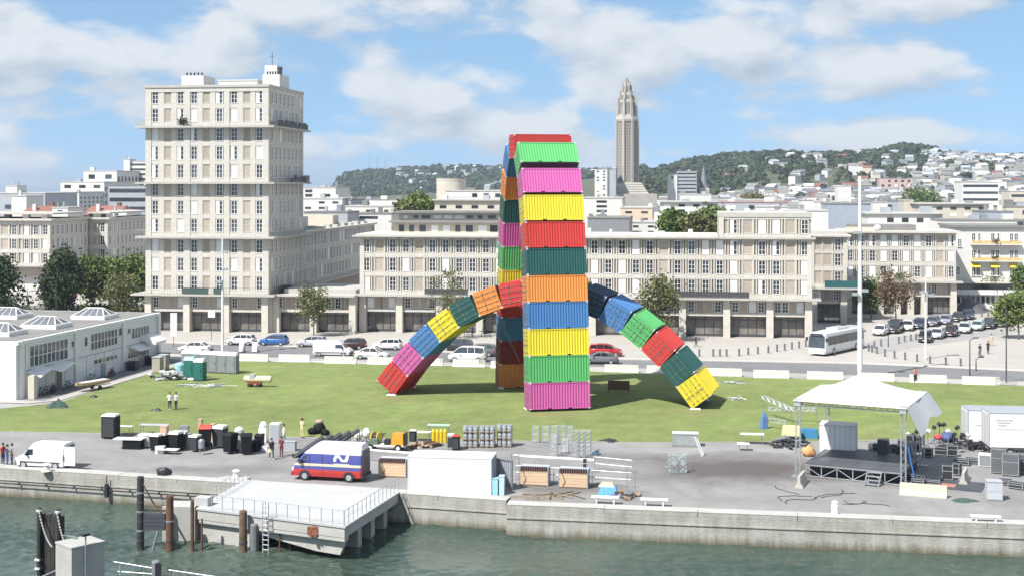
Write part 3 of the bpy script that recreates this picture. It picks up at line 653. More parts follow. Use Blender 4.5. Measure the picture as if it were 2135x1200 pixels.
LONG, LP0, LU, LW = build_long()
LV = V((-LU.y, LU.x, 0))
# ---- set-back piece beside the side street
def build_setback():
    Y = 214.5; p0 = V((XP(1690, Y), Y, 0)); W = XP(1764, Y) - p0.x; D = 12
    t = thing('corner_building', 'narrow set back concrete block with a green balcony screen, half shaded by the long block', 'building', p0, ANG)
    rng = random.Random(5)
    core(t, .1, W - .1, .28, D, 3.46, 13.7); core(t, .5, W - .6, 1.6, D, 0, 3.45, infill, 'ground_floor_wall')
    face(t, I4, W, [W - 4.6, W - 3.0, W - 1.4], 'PPW', [6.35, 9.15, 11.6], 5.72, 13.7, 1.05, 1.9, .17, [.3, W - .3], .6, rng, 0, 1.35, .8)
    slab(t, -.5, W + 1.6, -1.6, D, 5.42, 5.70); slab(t, -.6, W + .6, -.6, D, 13.7, 14.0, concrete, 'cornice'); slab(t, .3, W - .2, 1, D, 14.002, 14.5, roof_white, 'roof_terrace')
    MB().box(W - 3.6, W + 1.5, -1.5, -1.42, .03, 1.15).build('balcony_screen', mat('teal_screen', (.02, .10, .095), .6), t, (0, 0, 5.7))
    arcade(t, I4, W, [.5, W - .5], 5.41, 3.05, [1.2, 2.6, 4.0], 'WPW', rng)
    return t
build_setback()
# ---- block on the right across the side street
def build_right_block():
    p0 = V((XP(1763, 229.5), 229.5, 0)); W = 18.3; D = 12
    t = thing('corner_building', 'four storey concrete block with arcade behind the parked cars, right of the side street', 'building', p0, ANG)
    rng = random.Random(8); n = 10; xs = [.75 + i * 1.86 for i in range(n)]
    core(t, .1, W - .1, .28, D, 3.46, 13.8); core(t, .5, W - .6, 1.6, D, 0, 3.45, infill, 'ground_floor_wall')
    face(t, I4, W, xs, 'WWWWWWWWPW', [6.4, 9.05, 11.6], 5.72, 13.8, 1.05, 1.85, .17, [.0 + .2, W - .3], .4, rng, .33, 1.35, .76)
    slab(t, -.6, W + .9, -1.2, D, 5.42, 5.70); slab(t, -.6, W + .6, -.8, D, 13.8, 14.15, concrete, 'cornice')
    put(t, I4, 'railing', rail_mesh([(-.5, -1.1, 0), (W + .8, -1.1, 0)], 1.0, .5, .014).mesh('railing', steel), 0, 0, 5.70)
    slab(t, 1, 12, 2, 8, 14.15, 15.1, roof_grey, 'roof_house'); core(t, 0.2, 5, 1, 2, 14.15, 14.7, render_cream, 'chimney')
    MB().lathe([(.05, 0), (.5, .12), (.62, .5), (.5, .85), (.08, .95)], 10).build('satellite_dish', white_plain, t, (5.4, .6, 14.2))
    posts = [.5, 5.8, 8.6, 10.8, 13.0, W - .5]
    arcade(t, I4, W, posts, 5.41, 3.05, [i * 1.5 + 1.2 for i in range(11)], 'PPWPPWPPPWP', rng)
    leaf_blob(t, 'climbing_plants', (9, -1.2, 5.75), 1.2, 1.3, 260, M_LEAF['green'], 4)
    return t
build_right_block()
# ---- white building with awnings at the right edge
def build_awning_house():
    Y = 240.0; p0 = V((XP(1988, Y), Y, 0)); W = 14.6; D = 14
    t = thing('white_building', 'white corner building with flowered balconies and yellow awnings at the right edge', 'building', p0, ANG)
    rng = random.Random(14)
    core(t, 0, W, 0, D, 0, 14.4, render_white); slab(t, -.3, W + .3, -.5, D + .2, 14.4, 14.75, roof_grey, 'cornice')
    for z in (5.7, 8.6, 11.55):
        for x in (3.9, 7.2, 10.4):
            a = add_window(t, I4, x - .45, -.12, z + .15, .75, 1.7, 'plain'); add_window(t, I4, x + .35, -.12, z + .15, .75, 1.7, 'plain' if rng.random() < .6 else 'half')
        if z > 5.8:
            slab(t, 2.9, 11.6, -1.1, -.002, z - .25, z - .05, render_white, 'balcony'); MB().box(3.0, 11.5, -1.08, -1.02, 0, .55).build('balcony_front', mat('ochre_balcony', (.55, .42, .18) if z < 9 else (.42, .36, .28), .7), t, (0, 0, z - .05))
            leaf_blob(t, 'balcony_flowers', (7, -1.1, z + .3), .5, .5, 60, M_LEAF['reddish'], int(z))
    for x in (3.7, 7.0, 10.3):
        MB().prism([(0, 0), (-.95, -.55), (-.95, -.68), (0, -.06)], 'x', x - .75, x + .75).build('awning', mat('yellow_awning', (.75, .53, .05), .7), t, (0, -.01, 8.0))
    for i, x in enumerate((.8, 1.0)): add_window(t, I4, x, -.12, (6.0, 11.0)[i], .7, 1.4, 'plain')
    slab(t, -.5, W + .8, -1.6, 0 - .003, 4.55, 4.8, concrete, 'canopy')
    MB().box(.3, W - .2, -.05, .1, 3.4, 4.4).build('glass_band', glass, t); MB().box(.2, W, -.9, -.006, 2.5, 3.35).build('shop_fascia', white_plain, t)
    for i in range(8): MB().box(.6 + i * .85, 1.1 + i * .85, -.08, .1, .9, 2.2).build('shop_window', glass, t)
    MB().box(7.9, 9.8, -.07, .1, .3, 2.3).build('shop_window', glass_blue, t)
    leaf_blob(t, 'balcony_plants', (6.5, -.7, 4.85), 1.6, .9, 240, M_LEAF['light'], 9)
    core(t, W - 1.4, W - .4, .4, 2, 14.75, 15.6, steel, 'roof_vent'); core(t, W - 3.2, W - 2.4, .6, 2, 14.75, 15.4, dark_metal, 'roof_vent')
    return t
build_awning_house()
MB().lathe([(.0 + 3.0, .0), (2.0, .8), (.9, 1.9), (.05, 2.9)], 14).build('parasol_tent', mat('dark_canvas', (.10, .10, .105), .8), None, V((XP(2020, 233), 233, 0.02)))
tag(bpy.data.objects['parasol_tent'], 'dark grey pointed canvas tent in front of the white corner building', 'tent')
# ---- blocks on the far left
def build_left_block(pxl, pxr, Y, D, label, cols, pat, H=14.6, seed=1):
    W = XP(pxr, Y) - XP(pxl, Y); p0 = V((XP(pxl, Y), Y, 0)) - V((0, 0, 0))
    t = thing('apartment_block', label, 'building', p0, ANG); rng = random.Random(seed)
    core(t, .1, W - .1, .28, D, 3.46, H); core(t, .3, W - .6, 1.2, D, 0, 3.45, render_white, 'ground_floor_wall')
    face(t, I4, W, [c * W for c in cols], pat, [6.2, 9.05, 11.9], 5.72, H - .3, 1.1, 1.95, .2, [.3, W - .3], .6, rng, .25, 1.5, .9)
    nd = int(D / 2.1); face(t, side_T(W), D, [1.2 + i * 2.1 for i in range(nd)], 'W' * nd, [6.2, 9.05, 11.9], 5.72, H - .3, 1.0, 1.95, .2, [.25, D - .25], .5, rng, .08, None, .85, mid=True, wy=-.05)
    slab(t, -.6, W + 1.0, -1.0, D + .3, 5.42, 5.70); slab(t, -.6, W + .6, -.6, D + .3, H - .3, H + .05, concrete, 'cornice')
    MB().box(.2, W - .2, .5, 1.0, 3.46, 5.3).build('glass_band', glass_blue, t)
    for i in range(6): core(t, W * (i + .3) / 6, W * (i + .3) / 6 + 1.2, 2, 3, H + .05, H + .9, render_white if i % 3 else dark_metal, 'roof_house')
    slab(t, 0, W, 1.2, D, H + .9, H + 1.2, concrete_pale, 'roof_terrace')
    return t
build_left_block(-130, 118, 275, 17, 'four storey concrete block at the left edge with shaded right flank', [.06, .16, .27, .38, .47, .525, .60, .68, .79, .872, .955], 'WPWWPWPWWWW', 15.0, 3)
build_left_block(174, 227, 290, 26, 'four storey concrete block between the left edge block and the tall tower', [.2, .42, .78], 'PPW', 14.8, 6)
# ------------------------------------------------------------------ the two arches of shipping containers
def paint(name, c): return mat('paint_' + name, c, 0.55, 0.09, 0.5, dirt=0.22, dirtcol=tuple(x * .6 + .02 for x in c), spec=.3, stretch=(1, 1, .35), rnd=.05)
CPAINT = {'pink': paint('pink', (.50, .105, .31)), 'green': paint('green', (.095, .385, .125)), 'yellow': paint('yellow', (.64, .53, .035)), 'blue': paint('blue', (.062, .18, .40)),
          'orange': paint('orange', (.64, .235, .055)), 'dark green': paint('dark_green', (.018, .085, .075)), 'red': paint('red', (.50, .045, .038)), 'navy': paint('navy', (.022, .052, .098)),
          'dark red': paint('dark_red', (.22, .020, .017)), 'white': paint('container_white', (.62, .62, .60))}
under = mat('container_underside', (.045, .04, .05), .8, .2, 2)
fork = mat('fork_pocket', (.015, .015, .015), .9)
CL, CW, CH = 6.06, 2.44, 2.59
SEG = 2.565
def corrug(mb, p0, du, dv, n, Lu, Lv, dep, nrib, m=0):
    """Trapezoid sheet from p0 along du (length Lu), height Lv along dv, pressed in by dep along -n."""
    pts = []; pitch = Lu / nrib
    for i in range(nrib):
        a = i * pitch
        pts += [(a, 0), (a + pitch * .30, 0), (a + pitch * .48, -dep), (a + pitch * .80, -dep)]
    pts.append((Lu, 0)); k = len(pts)
    vs_ = [p0 + du * u + n * w for u, w in pts] + [p0 + du * u + n * w + dv * Lv for u, w in pts]
    mb.add(vs_, [(i, i + 1, k + i + 1, k + i) for i in range(k - 1)], m)
def container_body(endopen=True):
    """Axes: x along the length (door end at -x), y across, z up; centred in x and y, floor at z = 0."""
    mb = MB(); hx, hy = CL / 2, CW / 2; r = .10
    for sx in (-1, 1):
        for sy in (-1, 1):
            mb.box(*sorted((sx * hx, sx * (hx - .14))), *sorted((sy * hy, sy * (hy - .12))), .12, CH - .12)
            for z in (0, CH - .118): mb.box(*sorted((sx * (hx + .006), sx * (hx - .20))), *sorted((sy * (hy + .006), sy * (hy - .17))), z, z + .118, 2)
    for sy in (-1, 1):
        mb.box(-hx + .2, hx - .2, *sorted((sy * hy, sy * (hy - .10))), 0.02, .15); mb.box(-hx + .2, hx - .2, *sorted((sy * hy, sy * (hy - .08))), CH - .10, CH - .005)
        y = sy * (hy - .012); corrug(mb, V((-hx + .14, y, .15)), V((1, 0, 0)), V((0, 0, 1)), V((0, sy, 0)), CL - .28, CH - .25, .062, 21)
        for x in (-1.02, 1.02): mb.box(x - .19, x + .19, *sorted((sy * (hy + .004), sy * (hy - .09))), .022, .135, 3)
    for sx in (-1, 1):
        mb.box(*sorted((sx * hx, sx * (hx - .12))), -hy + .17, hy - .17, .01, .15); mb.box(*sorted((sx * hx, sx * (hx - .10))), -hy + .17, hy - .17, CH - .12, CH - .004)
    corrug(mb, V((hx - .02, -hy + .12, .15)), V((0, 1, 0)), V((0, 0, 1)), V((1, 0, 0)), CW - .24, CH - .27, .05, 9)
    corrug(mb, V((-hx + .1, -hy + .08, CH - .02)), V((1, 0, 0)), V((0, 1, 0)), V((0, 0, 1)), CL - .2, CW - .16, .03, 24, 0)
    mb.box(-hx + .12, hx - .12, -hy + .1, hy - .1, .03, .10, 1)
    mb.box(-hx + .10, -hx + .13, -hy + .1, hy - .1, .1, CH - .1, 0)
    return mb.mesh('container', [CPAINT['red'], under, mat('corner_casting', (.5, .48, .46), .6, .1, 4), fork])
def door_mesh(s):
    """One leaf of the door end; s = -1 or 1 side."""
    mb = MB(); x = -CL / 2; y0, y1 = (-CW / 2 + .13, -.012) if s < 0 else (.012, CW / 2 - .13)
    mb.box(x + .01, x + .09, y0, y1, .16, CH - .13)
    for k in range(5):                                                # raised ribs across the leaf
        z = .30 + k * (CH - .55) / 5; mb.box(x - .018, x + .02, y0 + .06, y1 - .06, z, z + .26)
    for f in (.24, .70):
        y = y0 + (y1 - y0) * f; mb.tube((x - .05, y, .06), (x - .05, y, CH - .06), .019, 6, 1)
        for z in (.30, .95, 1.5, CH - .35): mb.box(x - .075, x - .02, y - .06, y + .06, z, z + .07, 1)
        mb.box(x - .085, x - .05, y - .02, y + .34, 1.02, 1.07, 1)
    return mb.mesh('door', [CPAINT['red'], mat('lock_gear', (.16, .15, .14), .6)])
CBODY = container_body(); CDOOR = [door_mesh(-1), door_mesh(1)]
def add_container(root, matrix, colour, label, flip=False):
    c = bpy.data.objects.new('container', CBODY); COL.objects.link(c); c.parent = root
    c.matrix_local = matrix; use_mat(c, CPAINT[colour])
    if flip: use_mat(c, CPAINT[colour], 1)
    if label: c['label'] = label
    for me in CDOOR:
        d = bpy.data.objects.new('door', me); COL.objects.link(d); d.parent = c; use_mat(d, CPAINT[colour])
    return c
def chain(a, half):
    """Inner hinge points of a hanging-chain curve turned upside down, SEG apart along the arc."""
    z0 = math.sqrt(half * half + a * a)
    return lambda s: (a * math.asinh(s / a), z0 - math.sqrt(s * s + a * a))
def arch(root, n, a, colours, xdir, flips=()):
    half = n * SEG / 2; f = chain(a, half)
    P = [f(-half + i * SEG) for i in range(n + 1)]
    for i, c in enumerate(colours):
        (u0, w0), (u1, w1) = P[i], P[i + 1]; t = V((0, u1 - u0, w1 - w0)).normalized(); nrm = V((0, -t.z, t.y))      # nrm points away from the centre
        if nrm.dot(V((0, (u0 + u1) / 2, (w0 + w1) / 2 - a * 0 - 2))) < 0: nrm = -nrm
        mid = V((0, (u0 + u1) / 2, (w0 + w1) / 2))
        up = t if t.z >= 0 or i in flips else -t
        x = V((xdir, 0, 0)); y = up.cross(x)
        org = mid + nrm * (CW / 2) - up * (SEG / 2)
        Mx = M((x, y, up)).transposed().to_4x4(); Mx.translation = org
        add_container(root, Mx, c, None if c is None else c + ' container', i in flips)
    # white anchor feet under both ends
    for (u, w), s in ((P[0], -1), (P[-1], 1)):
        for x in (-2.8, 2.8): MB().frus((x - .3, x + .3, u + s * .3 - .55, u + s * .3 + .55), (x - .18, x + .18, u + s * .3 - .45, u + s * .3 + .45), -.05, .10).build('anchor_foot', white_paint, root)
def build_arches():
    # tall arch: runs away from the viewer; local y points along its span, local x to its right
    b = G(1167, 857); ang = R(11.5)
    vdir = V((-math.sin(ang), math.cos(ang), 0)); udir = V((math.cos(ang), math.sin(ang), 0))
    a = 1.95; half = 21 * SEG / 2; w = a * math.asinh(half / a)
    ctr = b + vdir * (CW + w + .0) + udir * .05
    t = thing('container_arch', 'tall narrow arch of coloured shipping containers, highest thing on the lawn', 'container sculpture', (ctr.x, ctr.y, .06), ang)
    front = ['pink', 'green', 'yellow', 'blue', 'orange', 'dark green', 'red', 'yellow', 'pink', 'green']
    back_ = ['blue', 'orange', 'dark green', 'pink', 'green', 'yellow', 'red', 'blue', 'dark red', 'orange']
    arch(t, 21, a, front + ['red'] + back_, 1, (10,))
    # small arch: spans left to right, container doors towards the viewer
    L_, Rr = G(821, 824), G(1443, 853); d = (Rr - L_); span = d.length; ang2 = math.atan2(d.y, d.x)
    half = 15 * SEG / 2
    lo, hi = 2.0, 60.0
    for _ in range(60):
        m_ = (lo + hi) / 2
        if m_ * math.asinh(half / m_) > span / 2: hi = m_
        else: lo = m_
    a2 = lo; c2 = (L_ + Rr) / 2; depth = V((-d.y, d.x, 0)).normalized()
    c2 = c2 + depth * (CL / 2)
    t2 = thing('container_arch', 'low wide arch of coloured shipping containers passing under the tall one, door ends in view', 'container sculpture', (c2.x, c2.y, .05), ang2 - R(90))
    # local y along the span (left to right), local x towards the viewer: door end (-x) must face the viewer, so xdir = -1
    cols = ['red', 'pink', 'blue', 'yellow', 'dark green', 'orange', 'red', 'blue', 'yellow', 'navy', 'blue', 'green', 'red', 'dark green', 'yellow']
    arch(t2, 15, a2, cols, -1)
    # tie-down straps from the crossing to the ground by the tall leg
    A = AT(1041, 668, 138.5); 
    for k, e in enumerate((G(1094, 786), G(1099, 802))):
        MB().tube((0, 0, 0), (e - A) * .55, .035, 5, 0).tube((e - A) * .55, e - A + V((0, 0, .0)), .045, 5, 1).build('tie_strap', [mat('blue_rope', (.20, .28, .36), .8), mat('orange_rope', (.60, .17, .08), .8)], None, A + V((k * .25, 0, 0)))
    tag(bpy.data.objects['tie_strap'], 'upper rope strap stretched from the low arch down beside the tall leg', 'strap')
    tag(bpy.data.objects['tie_strap.001'], 'lower rope strap stretched from the low arch down beside the tall leg', 'strap')
build_arches()
# ------------------------------------------------------------------ vehicles
def car_paint(name, c): return mat('car_' + name, c, .28, .03, 2, coat=.6, spec=.5)
CP = {k: car_paint(k, c) for k, c in {'white': (.66, .66, .65), 'silver': (.46, .48, .50), 'blue': (.03, .12, .33), 'dark': (.030, .027, .028), 'maroon': (.045, .020, .018), 'grey': (.14, .15, .165), 'red': (.38, .022, .03), 'navy': (.025, .04, .085), 'mint': (.38, .50, .46), 'violet': (.25, .24, .32)}.items()}
head_m = mat('headlight', (.75, .76, .78), .15, .05, 3, spec=.8); tail_m = mat('taillight', (.35, .012, .012), .2, .05, 3); rim_m = mat('wheel_rim', (.48, .49, .50), .35, .1, 5, metal=.5); trim_m = mat('car_trim', (.03, .03, .032), .6)
plate_m = mat('number_plate', (.75, .73, .62), .5)
def ring(x, z0, z1, z2, wb, wm, wt):
    """Cross-section of a car at x: sill z0, shoulder z1, top z2."""
    return [V((x, -wb, z0)), V((x, wb, z0)), V((x, wm, z0 + .16)), V((x, wm, z1)), V((x, wt, z2)), V((x, -wt, z2)), V((x, -wm, z1)), V((x, -wm, z0 + .16))]
WHEEL = {}
def wheel_meshes(r):
    if r not in WHEEL:
        T = M.Rotation(R(90), 4, 'X')
        ty = MB().lathe([(r * .62, -.10), (r * .93, -.10), (r, -.06), (r, .06), (r * .93, .10), (r * .62, .10)], 14, 0, T).mesh('wheel', rubber)
        mb = MB().lathe([(r * .60, -.115), (r * .58, .115)], 12, 0, T)
        WHEEL[r] = (ty, mb.mesh('rim', rim_m))
    return WHEEL[r]
def wheels(root, xs, w, r=.31):
    ty, rm = wheel_meshes(r)
    for x in xs:
        for s in (-1, 1):
            o = obj('wheel', ty, root, (x, s * (w - .10), r)); obj('rim', rm, o)
CARS = {}
def car_proto(kind):
    """Meshes of a car facing +x, keyed by kind: list of (name, mesh, painted)."""
    if kind in CARS: return CARS[kind]
    L_ = []
    K = dict(
        hatch=([(-1.98, .86, .92, .70), (-1.88, .93, 1.0, .80), (-1.0, .94, 1.0, .845), (.7, .92, .99, .845), (1.35, .84, .92, .82), (1.82, .74, .80, .74), (1.98, .58, .64, .62)], [(-1.86, .98, .70), (-1.55, 1.40, .60), (-.9, 1.47, .60), (.15, 1.46, .60), (.55, 1.36, .60), (1.22, .96, .72)], [-1.22, 1.25], .84),
        sedan=([(-2.2, .78, .86, .68), (-2.1, .90, .97, .80), (-1.2, .92, .98, .84), (.7, .90, .97, .84), (1.5, .82, .88, .80), (2.0, .70, .76, .72), (2.2, .55, .60, .60)], [(-1.75, .96, .70), (-1.05, 1.34, .58), (-.6, 1.42, .58), (.2, 1.41, .58), (.5, 1.34, .59), (1.25, .94, .72)], [-1.35, 1.35], .84),
        estate=([(-2.15, .90, .98, .72), (-2.08, .95, 1.02, .82), (-1.0, .95, 1.02, .86), (.8, .93, 1.0, .86), (1.5, .86, .94, .83), (2.0, .76, .82, .76), (2.15, .6, .66, .64)], [(-2.04, 1.0, .74), (-1.85, 1.46, .62), (-1.0, 1.54, .62), (.2, 1.53, .62), (.6, 1.42, .62), (1.35, .98, .74)], [-1.35, 1.38], .86),
        minivan=([(-2.35, .98, 1.06, .80), (-2.28, 1.05, 1.12, .88), (-1.0, 1.05, 1.12, .93), (1.0, 1.03, 1.10, .93), (1.7, .98, 1.06, .90), (2.2, .82, .90, .82), (2.38, .62, .70, .72)], [(-2.26, 1.10, .82), (-2.12, 1.75, .72), (-1.0, 1.86, .72), (.7, 1.84, .72), (1.05, 1.72, .72), (1.85, 1.06, .82)], [-1.5, 1.5], .93))[kind]
    body, cab, wx, w = K
    mb = MB().rings([ring(x, .24, z1, z2, wm * .92, wm, wm * .93) for x, z1, z2, wm in body], 0)
    L_.append(('body', mb.mesh('body', CP['white'], True), True))
    def cring(x, z, wt, zb, wb): return [V((x, -wb, zb)), V((x, wb, zb)), V((x, wt, z)), V((x, -wt, z))]
    zb = .90 if kind != 'minivan' else 1.04; mb = MB(); wb0 = w * .94
    mb.rings([cring(x, max(z, zb + .02), wt, zb, wb0) for x, z, wt in cab], 0); L_.append(('windows', mb.mesh('windows', glass), False))
    mb = MB(); top = [c for c in cab[1:-1]]
    rr = [[V((x, -wt - .015, z - .03)), V((x, wt + .015, z - .03)), V((x, wt * .93, z + .035)), V((x, -wt * .93, z + .035))] for x, z, wt in top]; mb.rings(rr, 0)
    L_.append(('roof', mb.mesh('roof', CP['white']), True))
    mb = MB()                                                         # pillars
    for s in (-1, 1):
        for (xa, xb) in ((cab[-1][0], cab[-2][0]), (cab[0][0], cab[1][0]), (-.15, -.12), (-1.05, -1.0)):
            za = zb + .01; zt = np.interp(xb, [c[0] for c in cab], [c[1] for c in cab]); wt = np.interp(xb, [c[0] for c in cab], [c[2] for c in cab])
            mb.tube((xa, s * (wb0 + .005), za), (xb, s * (wt + .012), zt), .045, 4)
    L_.append(('pillars', mb.mesh('pillars', CP['white']), True))
    for s in (-1, 1):
        xf = body[-2][0]; xr = body[1][0]; wf = body[-2][3]; wr = body[1][3]
        L_.append(('headlight', MB().box(xf - .06, xf + .10, *sorted((s * wf * .55, s * (wf + .005))), .60, .73).mesh('headlight', head_m), False))
        L_.append(('taillight', MB().box(xr - .06, xr + .08, *sorted((s * wr * .74, s * (wr + .012))), .66, .88).mesh('taillight', tail_m), False))
        L_.append(('mirror', MB().box(.72, .86, *sorted((s * (w + .0), s * (w + .17))), .93, 1.05).mesh('mirror', CP['white']), True))
    x1 = body[-1][0]; x0 = body[0][0]
    L_.append(('bumper', MB().box(x1 - .14, x1 + .05, -body[-1][3], body[-1][3], .26, .42).mesh('bumper', trim_m), False))
    L_.append(('bumper', MB().box(x0 - .05, x0 + .14, -body[0][3], body[0][3], .28, .46).mesh('bumper', trim_m), False))
    L_.append(('number_plate', MB().box(x1 + .051, x1 + .065, -.26, .26, .32, .42).mesh('number_plate', plate_m), False))
    CARS[kind] = (L_, wx, w); return CARS[kind]
def car(kind, colour, label, p, rz, group=None, name='car', cat='car'):
    L_, wx, w = car_proto(kind); t = thing(name, label, cat, p, rz, group)
    for n, me, painted in L_:
        o = obj(n, me, t)
        if painted: use_mat(o, CP[colour])
    wheels(t, wx, w, .31 if kind != 'minivan' else .33); return t
def at_road(px, py, z=-.008): p = G(px, py, z); return V((p.x, p.y, z))
LFT = ANG + math.pi
GP = 'cars along the waterfront road'
for kind, col, px, py, rz, lab in [
    ('sedan', 'white', 407, 734, LFT, 'white saloon car at the left end of the road by the tall white mast'),
    ('hatch', 'white', 503, 718, LFT, 'white hatchback parked left of the blue car'),
    ('hatch', 'blue', 571, 719, LFT, 'blue hatchback parked in front of the tall tower'),
    ('hatch', 'silver', 651, 722, LFT, 'small silver car parked behind the white van'),
    ('hatch', 'maroon', 733, 727, LFT, 'dark brown hatchback parked right of the white van'),
    ('hatch', 'white', 808, 728, LFT, 'small white car parked just left of the low arch'),
    ('sedan', 'white', 776, 747, ANG, 'white saloon car driving right below the small white car'),
    ('estate', 'dark', 953, 731, LFT, 'black car behind the white minibus under the low arch'),
    ('estate', 'grey', 1000, 741, LFT, 'grey car right of the white minibus under the low arch'),
    ('estate', 'red', 1262, 741, ANG, 'red estate car right of the tall arch'),
    ('sedan', 'grey', 1252, 757, LFT, 'grey car with only its roof above the white barrier, below the red car')]:
    car(kind, col, lab, at_road(px, py), rz, GP)
car('minivan', 'white', 'white minibus with dark side windows under the low arch', at_road(975, 752), LFT, GP, 'minibus', 'minibus')
for i, (kind, col, px, py, lab) in enumerate([
    ('estate', 'white', 1837, 697, 'white estate car first in the back row beside the bus'), ('minivan', 'dark', 1866, 692, 'dark tall van second in the back row beside the bus'),
    ('estate', 'white', 1893, 687, 'white car between two dark cars in the back row of the side street'), ('estate', 'navy', 1917, 683, 'dark blue car left of the slim white mast in the back row'),
    ('estate', 'grey', 1945, 678, 'dark grey car right of the slim white mast in the back row'), ('hatch', 'violet', 1971, 674, 'pale violet car in the back row of the side street'),
    ('estate', 'dark', 1998, 669, 'black car second from the far end of the back row'), ('estate', 'navy', 2019, 664, 'dark blue car at the far end of the back row'),
    ('estate', 'dark', 1929, 711, 'black car nearest the plaza in the front row'), ('hatch', 'silver', 1955, 704, 'silver grey car second in the front row by the plaza'),
    ('estate', 'maroon', 1983, 699, 'dark brown car in the front row by the plaza'), ('estate', 'silver', 2011, 692, 'light silver car in the middle of the front row'),
    ('hatch', 'mint', 2039, 687, 'pale green car in the front row by the plaza'), ('estate', 'dark', 2062, 683, 'black car second from the far end of the front row'), ('estate', 'navy', 2086, 679, 'dark blue car at the far end of the front row')]):
    car(kind, col, lab, at_road(px, py, -.006), R(-118 + (i % 3) * 4), 'cars parked in two rows along the side street')
car('hatch', 'white', 'white car half hidden behind the foot of the tall tower', V((XP(296, 215), 215, -.01)), ANG + R(60))

def plan_ring(z, xr, xf, w, rf=.35, rr=.18, n=3):
    """Closed plan outline at height z: rear x, front x, half width, corner radii."""
    pts = []
    for cx, cy, r, a0 in ((xf - rf, w - rf, rf, 90), (xf - rf, -w + rf, rf, 0), (xr + rr, -w + rr, rr, -90), (xr + rr, w - rr, rr, -180)):
        for i in range(n + 1):
            a = R(a0 - 90 * i / n); pts.append(V((cx + r * math.cos(a), cy + r * math.sin(a), z)))
    return pts
def swoosh(mb, T, m=0):
    """White wave-like letter N mark, a closed ribbon in the x-z plane."""
    top = [(-.62, -.20), (-.60, .05), (-.48, .28), (-.28, .36), (-.10, .26), (.08, .00), (.22, -.06), (.34, .10), (.40, .36), (.62, .34), (.58, .05), (.44, -.22), (.24, -.32), (.04, -.24), (-.14, .02), (-.28, .12), (-.38, .02), (-.40, -.22)]
    n = len(top); mb.add([T @ V((x, .0, z)) for x, z in top] + [T @ V((x, .012, z)) for x, z in top], [tuple(range(n))[::-1], tuple(range(n, 2 * n))] + [(i, (i + 1) % n, n + (i + 1) % n, n + i) for i in range(n)], m)
def build_fair_van():
    p = G(690, 997); rz = LFT - R(5)
    t = thing('delivery_van', 'high roofed van in violet blue with red skirt, cream stripe and white wave emblem', 'van', (p.x, p.y, 0), rz)
    vb = car_paint('van_blue', (.062, .070, .26)); vr = car_paint('van_red', (.46, .035, .032)); vc = car_paint('van_cream', (.62, .54, .34)); vw = CP['white']
    xf = lambda z: 2.75 if z < .75 else 2.75 - (z - .75) * .40 if z < 1.15 else 2.59 - (z - 1.15) * .85 if z < 2.1 else 1.78 - (z - 2.1) * 1.4
    zs = [(.34, vr), (.62, vr), (.86, vb), (1.12, vc), (1.30, vb), (1.62, vb), (2.02, vw), (2.45, vw), (2.68, vw), (2.76, vw)]
    wd = [.92, .97, .98, .98, .97, .95, .90, .84, .72, .5]
    rr = [plan_ring(z, -2.72 + (.06 if z > 2.5 else 0), xf(z), w, .28, .14) for (z, _), w in zip(zs, wd)]
    mats_ = [vr, vb, vc, vw]; MB().rings(rr, [mats_.index(m) for _, m in zs[:-1]]).build('body', mats_, t)
    gl = MB()
    for s in (-1, 1):
        gl.add([(1.55, s * .968, 1.34), (2.20, s * .968, 1.34), (1.72, s * .93, 1.92), (1.55, s * .93, 1.92)], [(0, 1, 2, 3) if s < 0 else (3, 2, 1, 0)])
    gl.build('side_window', glass, t)
    MB().add([(2.56, -.80, 1.20), (2.56, .80, 1.20), (1.95, .74, 1.98), (1.95, -.74, 1.98)], [(0, 1, 2, 3)]).build('windscreen', glass, t)
    for s in (-1, 1):
        MB().box(2.62, 2.77, *sorted((s * .5, s * .86)), .72, .92).build('headlight', head_m, t); MB().box(-2.77, -2.70, *sorted((s * .72, s * .95)), .8, 1.2).build('taillight', tail_m, t)
        T = M.Translation((-1.15, s * .972, 1.62)) @ (M.Identity(4) if s > 0 else M.Rotation(R(180), 4, 'Z')) ; mb = MB()
        swoosh(mb, M.Translation((-1.15, .945 if s > 0 else -.957, 1.70)) @ M.Scale(-1 if s > 0 else 1, 4, (1, 0, 0)))
        mb.build('emblem', white_plain, t)
        mb = MB()
        for i in range(9): mb.box(-1.75 + i * .135, -1.75 + i * .135 + .09, *sorted((s * .955, s * .978)), 1.30, 1.37)
        mb.build('lettering', white_plain, t)
        MB().box(1.35, 1.365, *sorted((s * .96, s * .985)), .5, 1.95).build('door_seam', trim_m, t); MB().box(.30, .315, *sorted((s * .96, s * .985)), .5, 2.0).build('door_seam', trim_m, t)
        MB().box(1.9, 2.1, *sorted((s * 1.0, s * 1.22)), 1.3, 1.6).build('mirror', trim_m, t)
        for x in (-1.75, 1.72):
            MB().prism([(x + .46 * math.cos(R(a)), .34 + .46 * math.sin(R(a))) for a in range(0, 181, 20)], 'y', *sorted((s * .90, s * .983))).build('wheel_arch', trim_m, t)
    MB().box(-2.80, -2.725, -.80, .80, .6, 2.3).build('rear_door', mat('van_rear', (.07, .065, .09), .5), t); MB().box(-2.86, -2.70, -.95, .95, .34, .56).build('bumper', trim_m, t); MB().box(2.70, 2.84, -.9, .9, .34, .58).build('bumper', vr, t)
    wheels(t, [-1.75, 1.72], .99, .36)
build_fair_van()
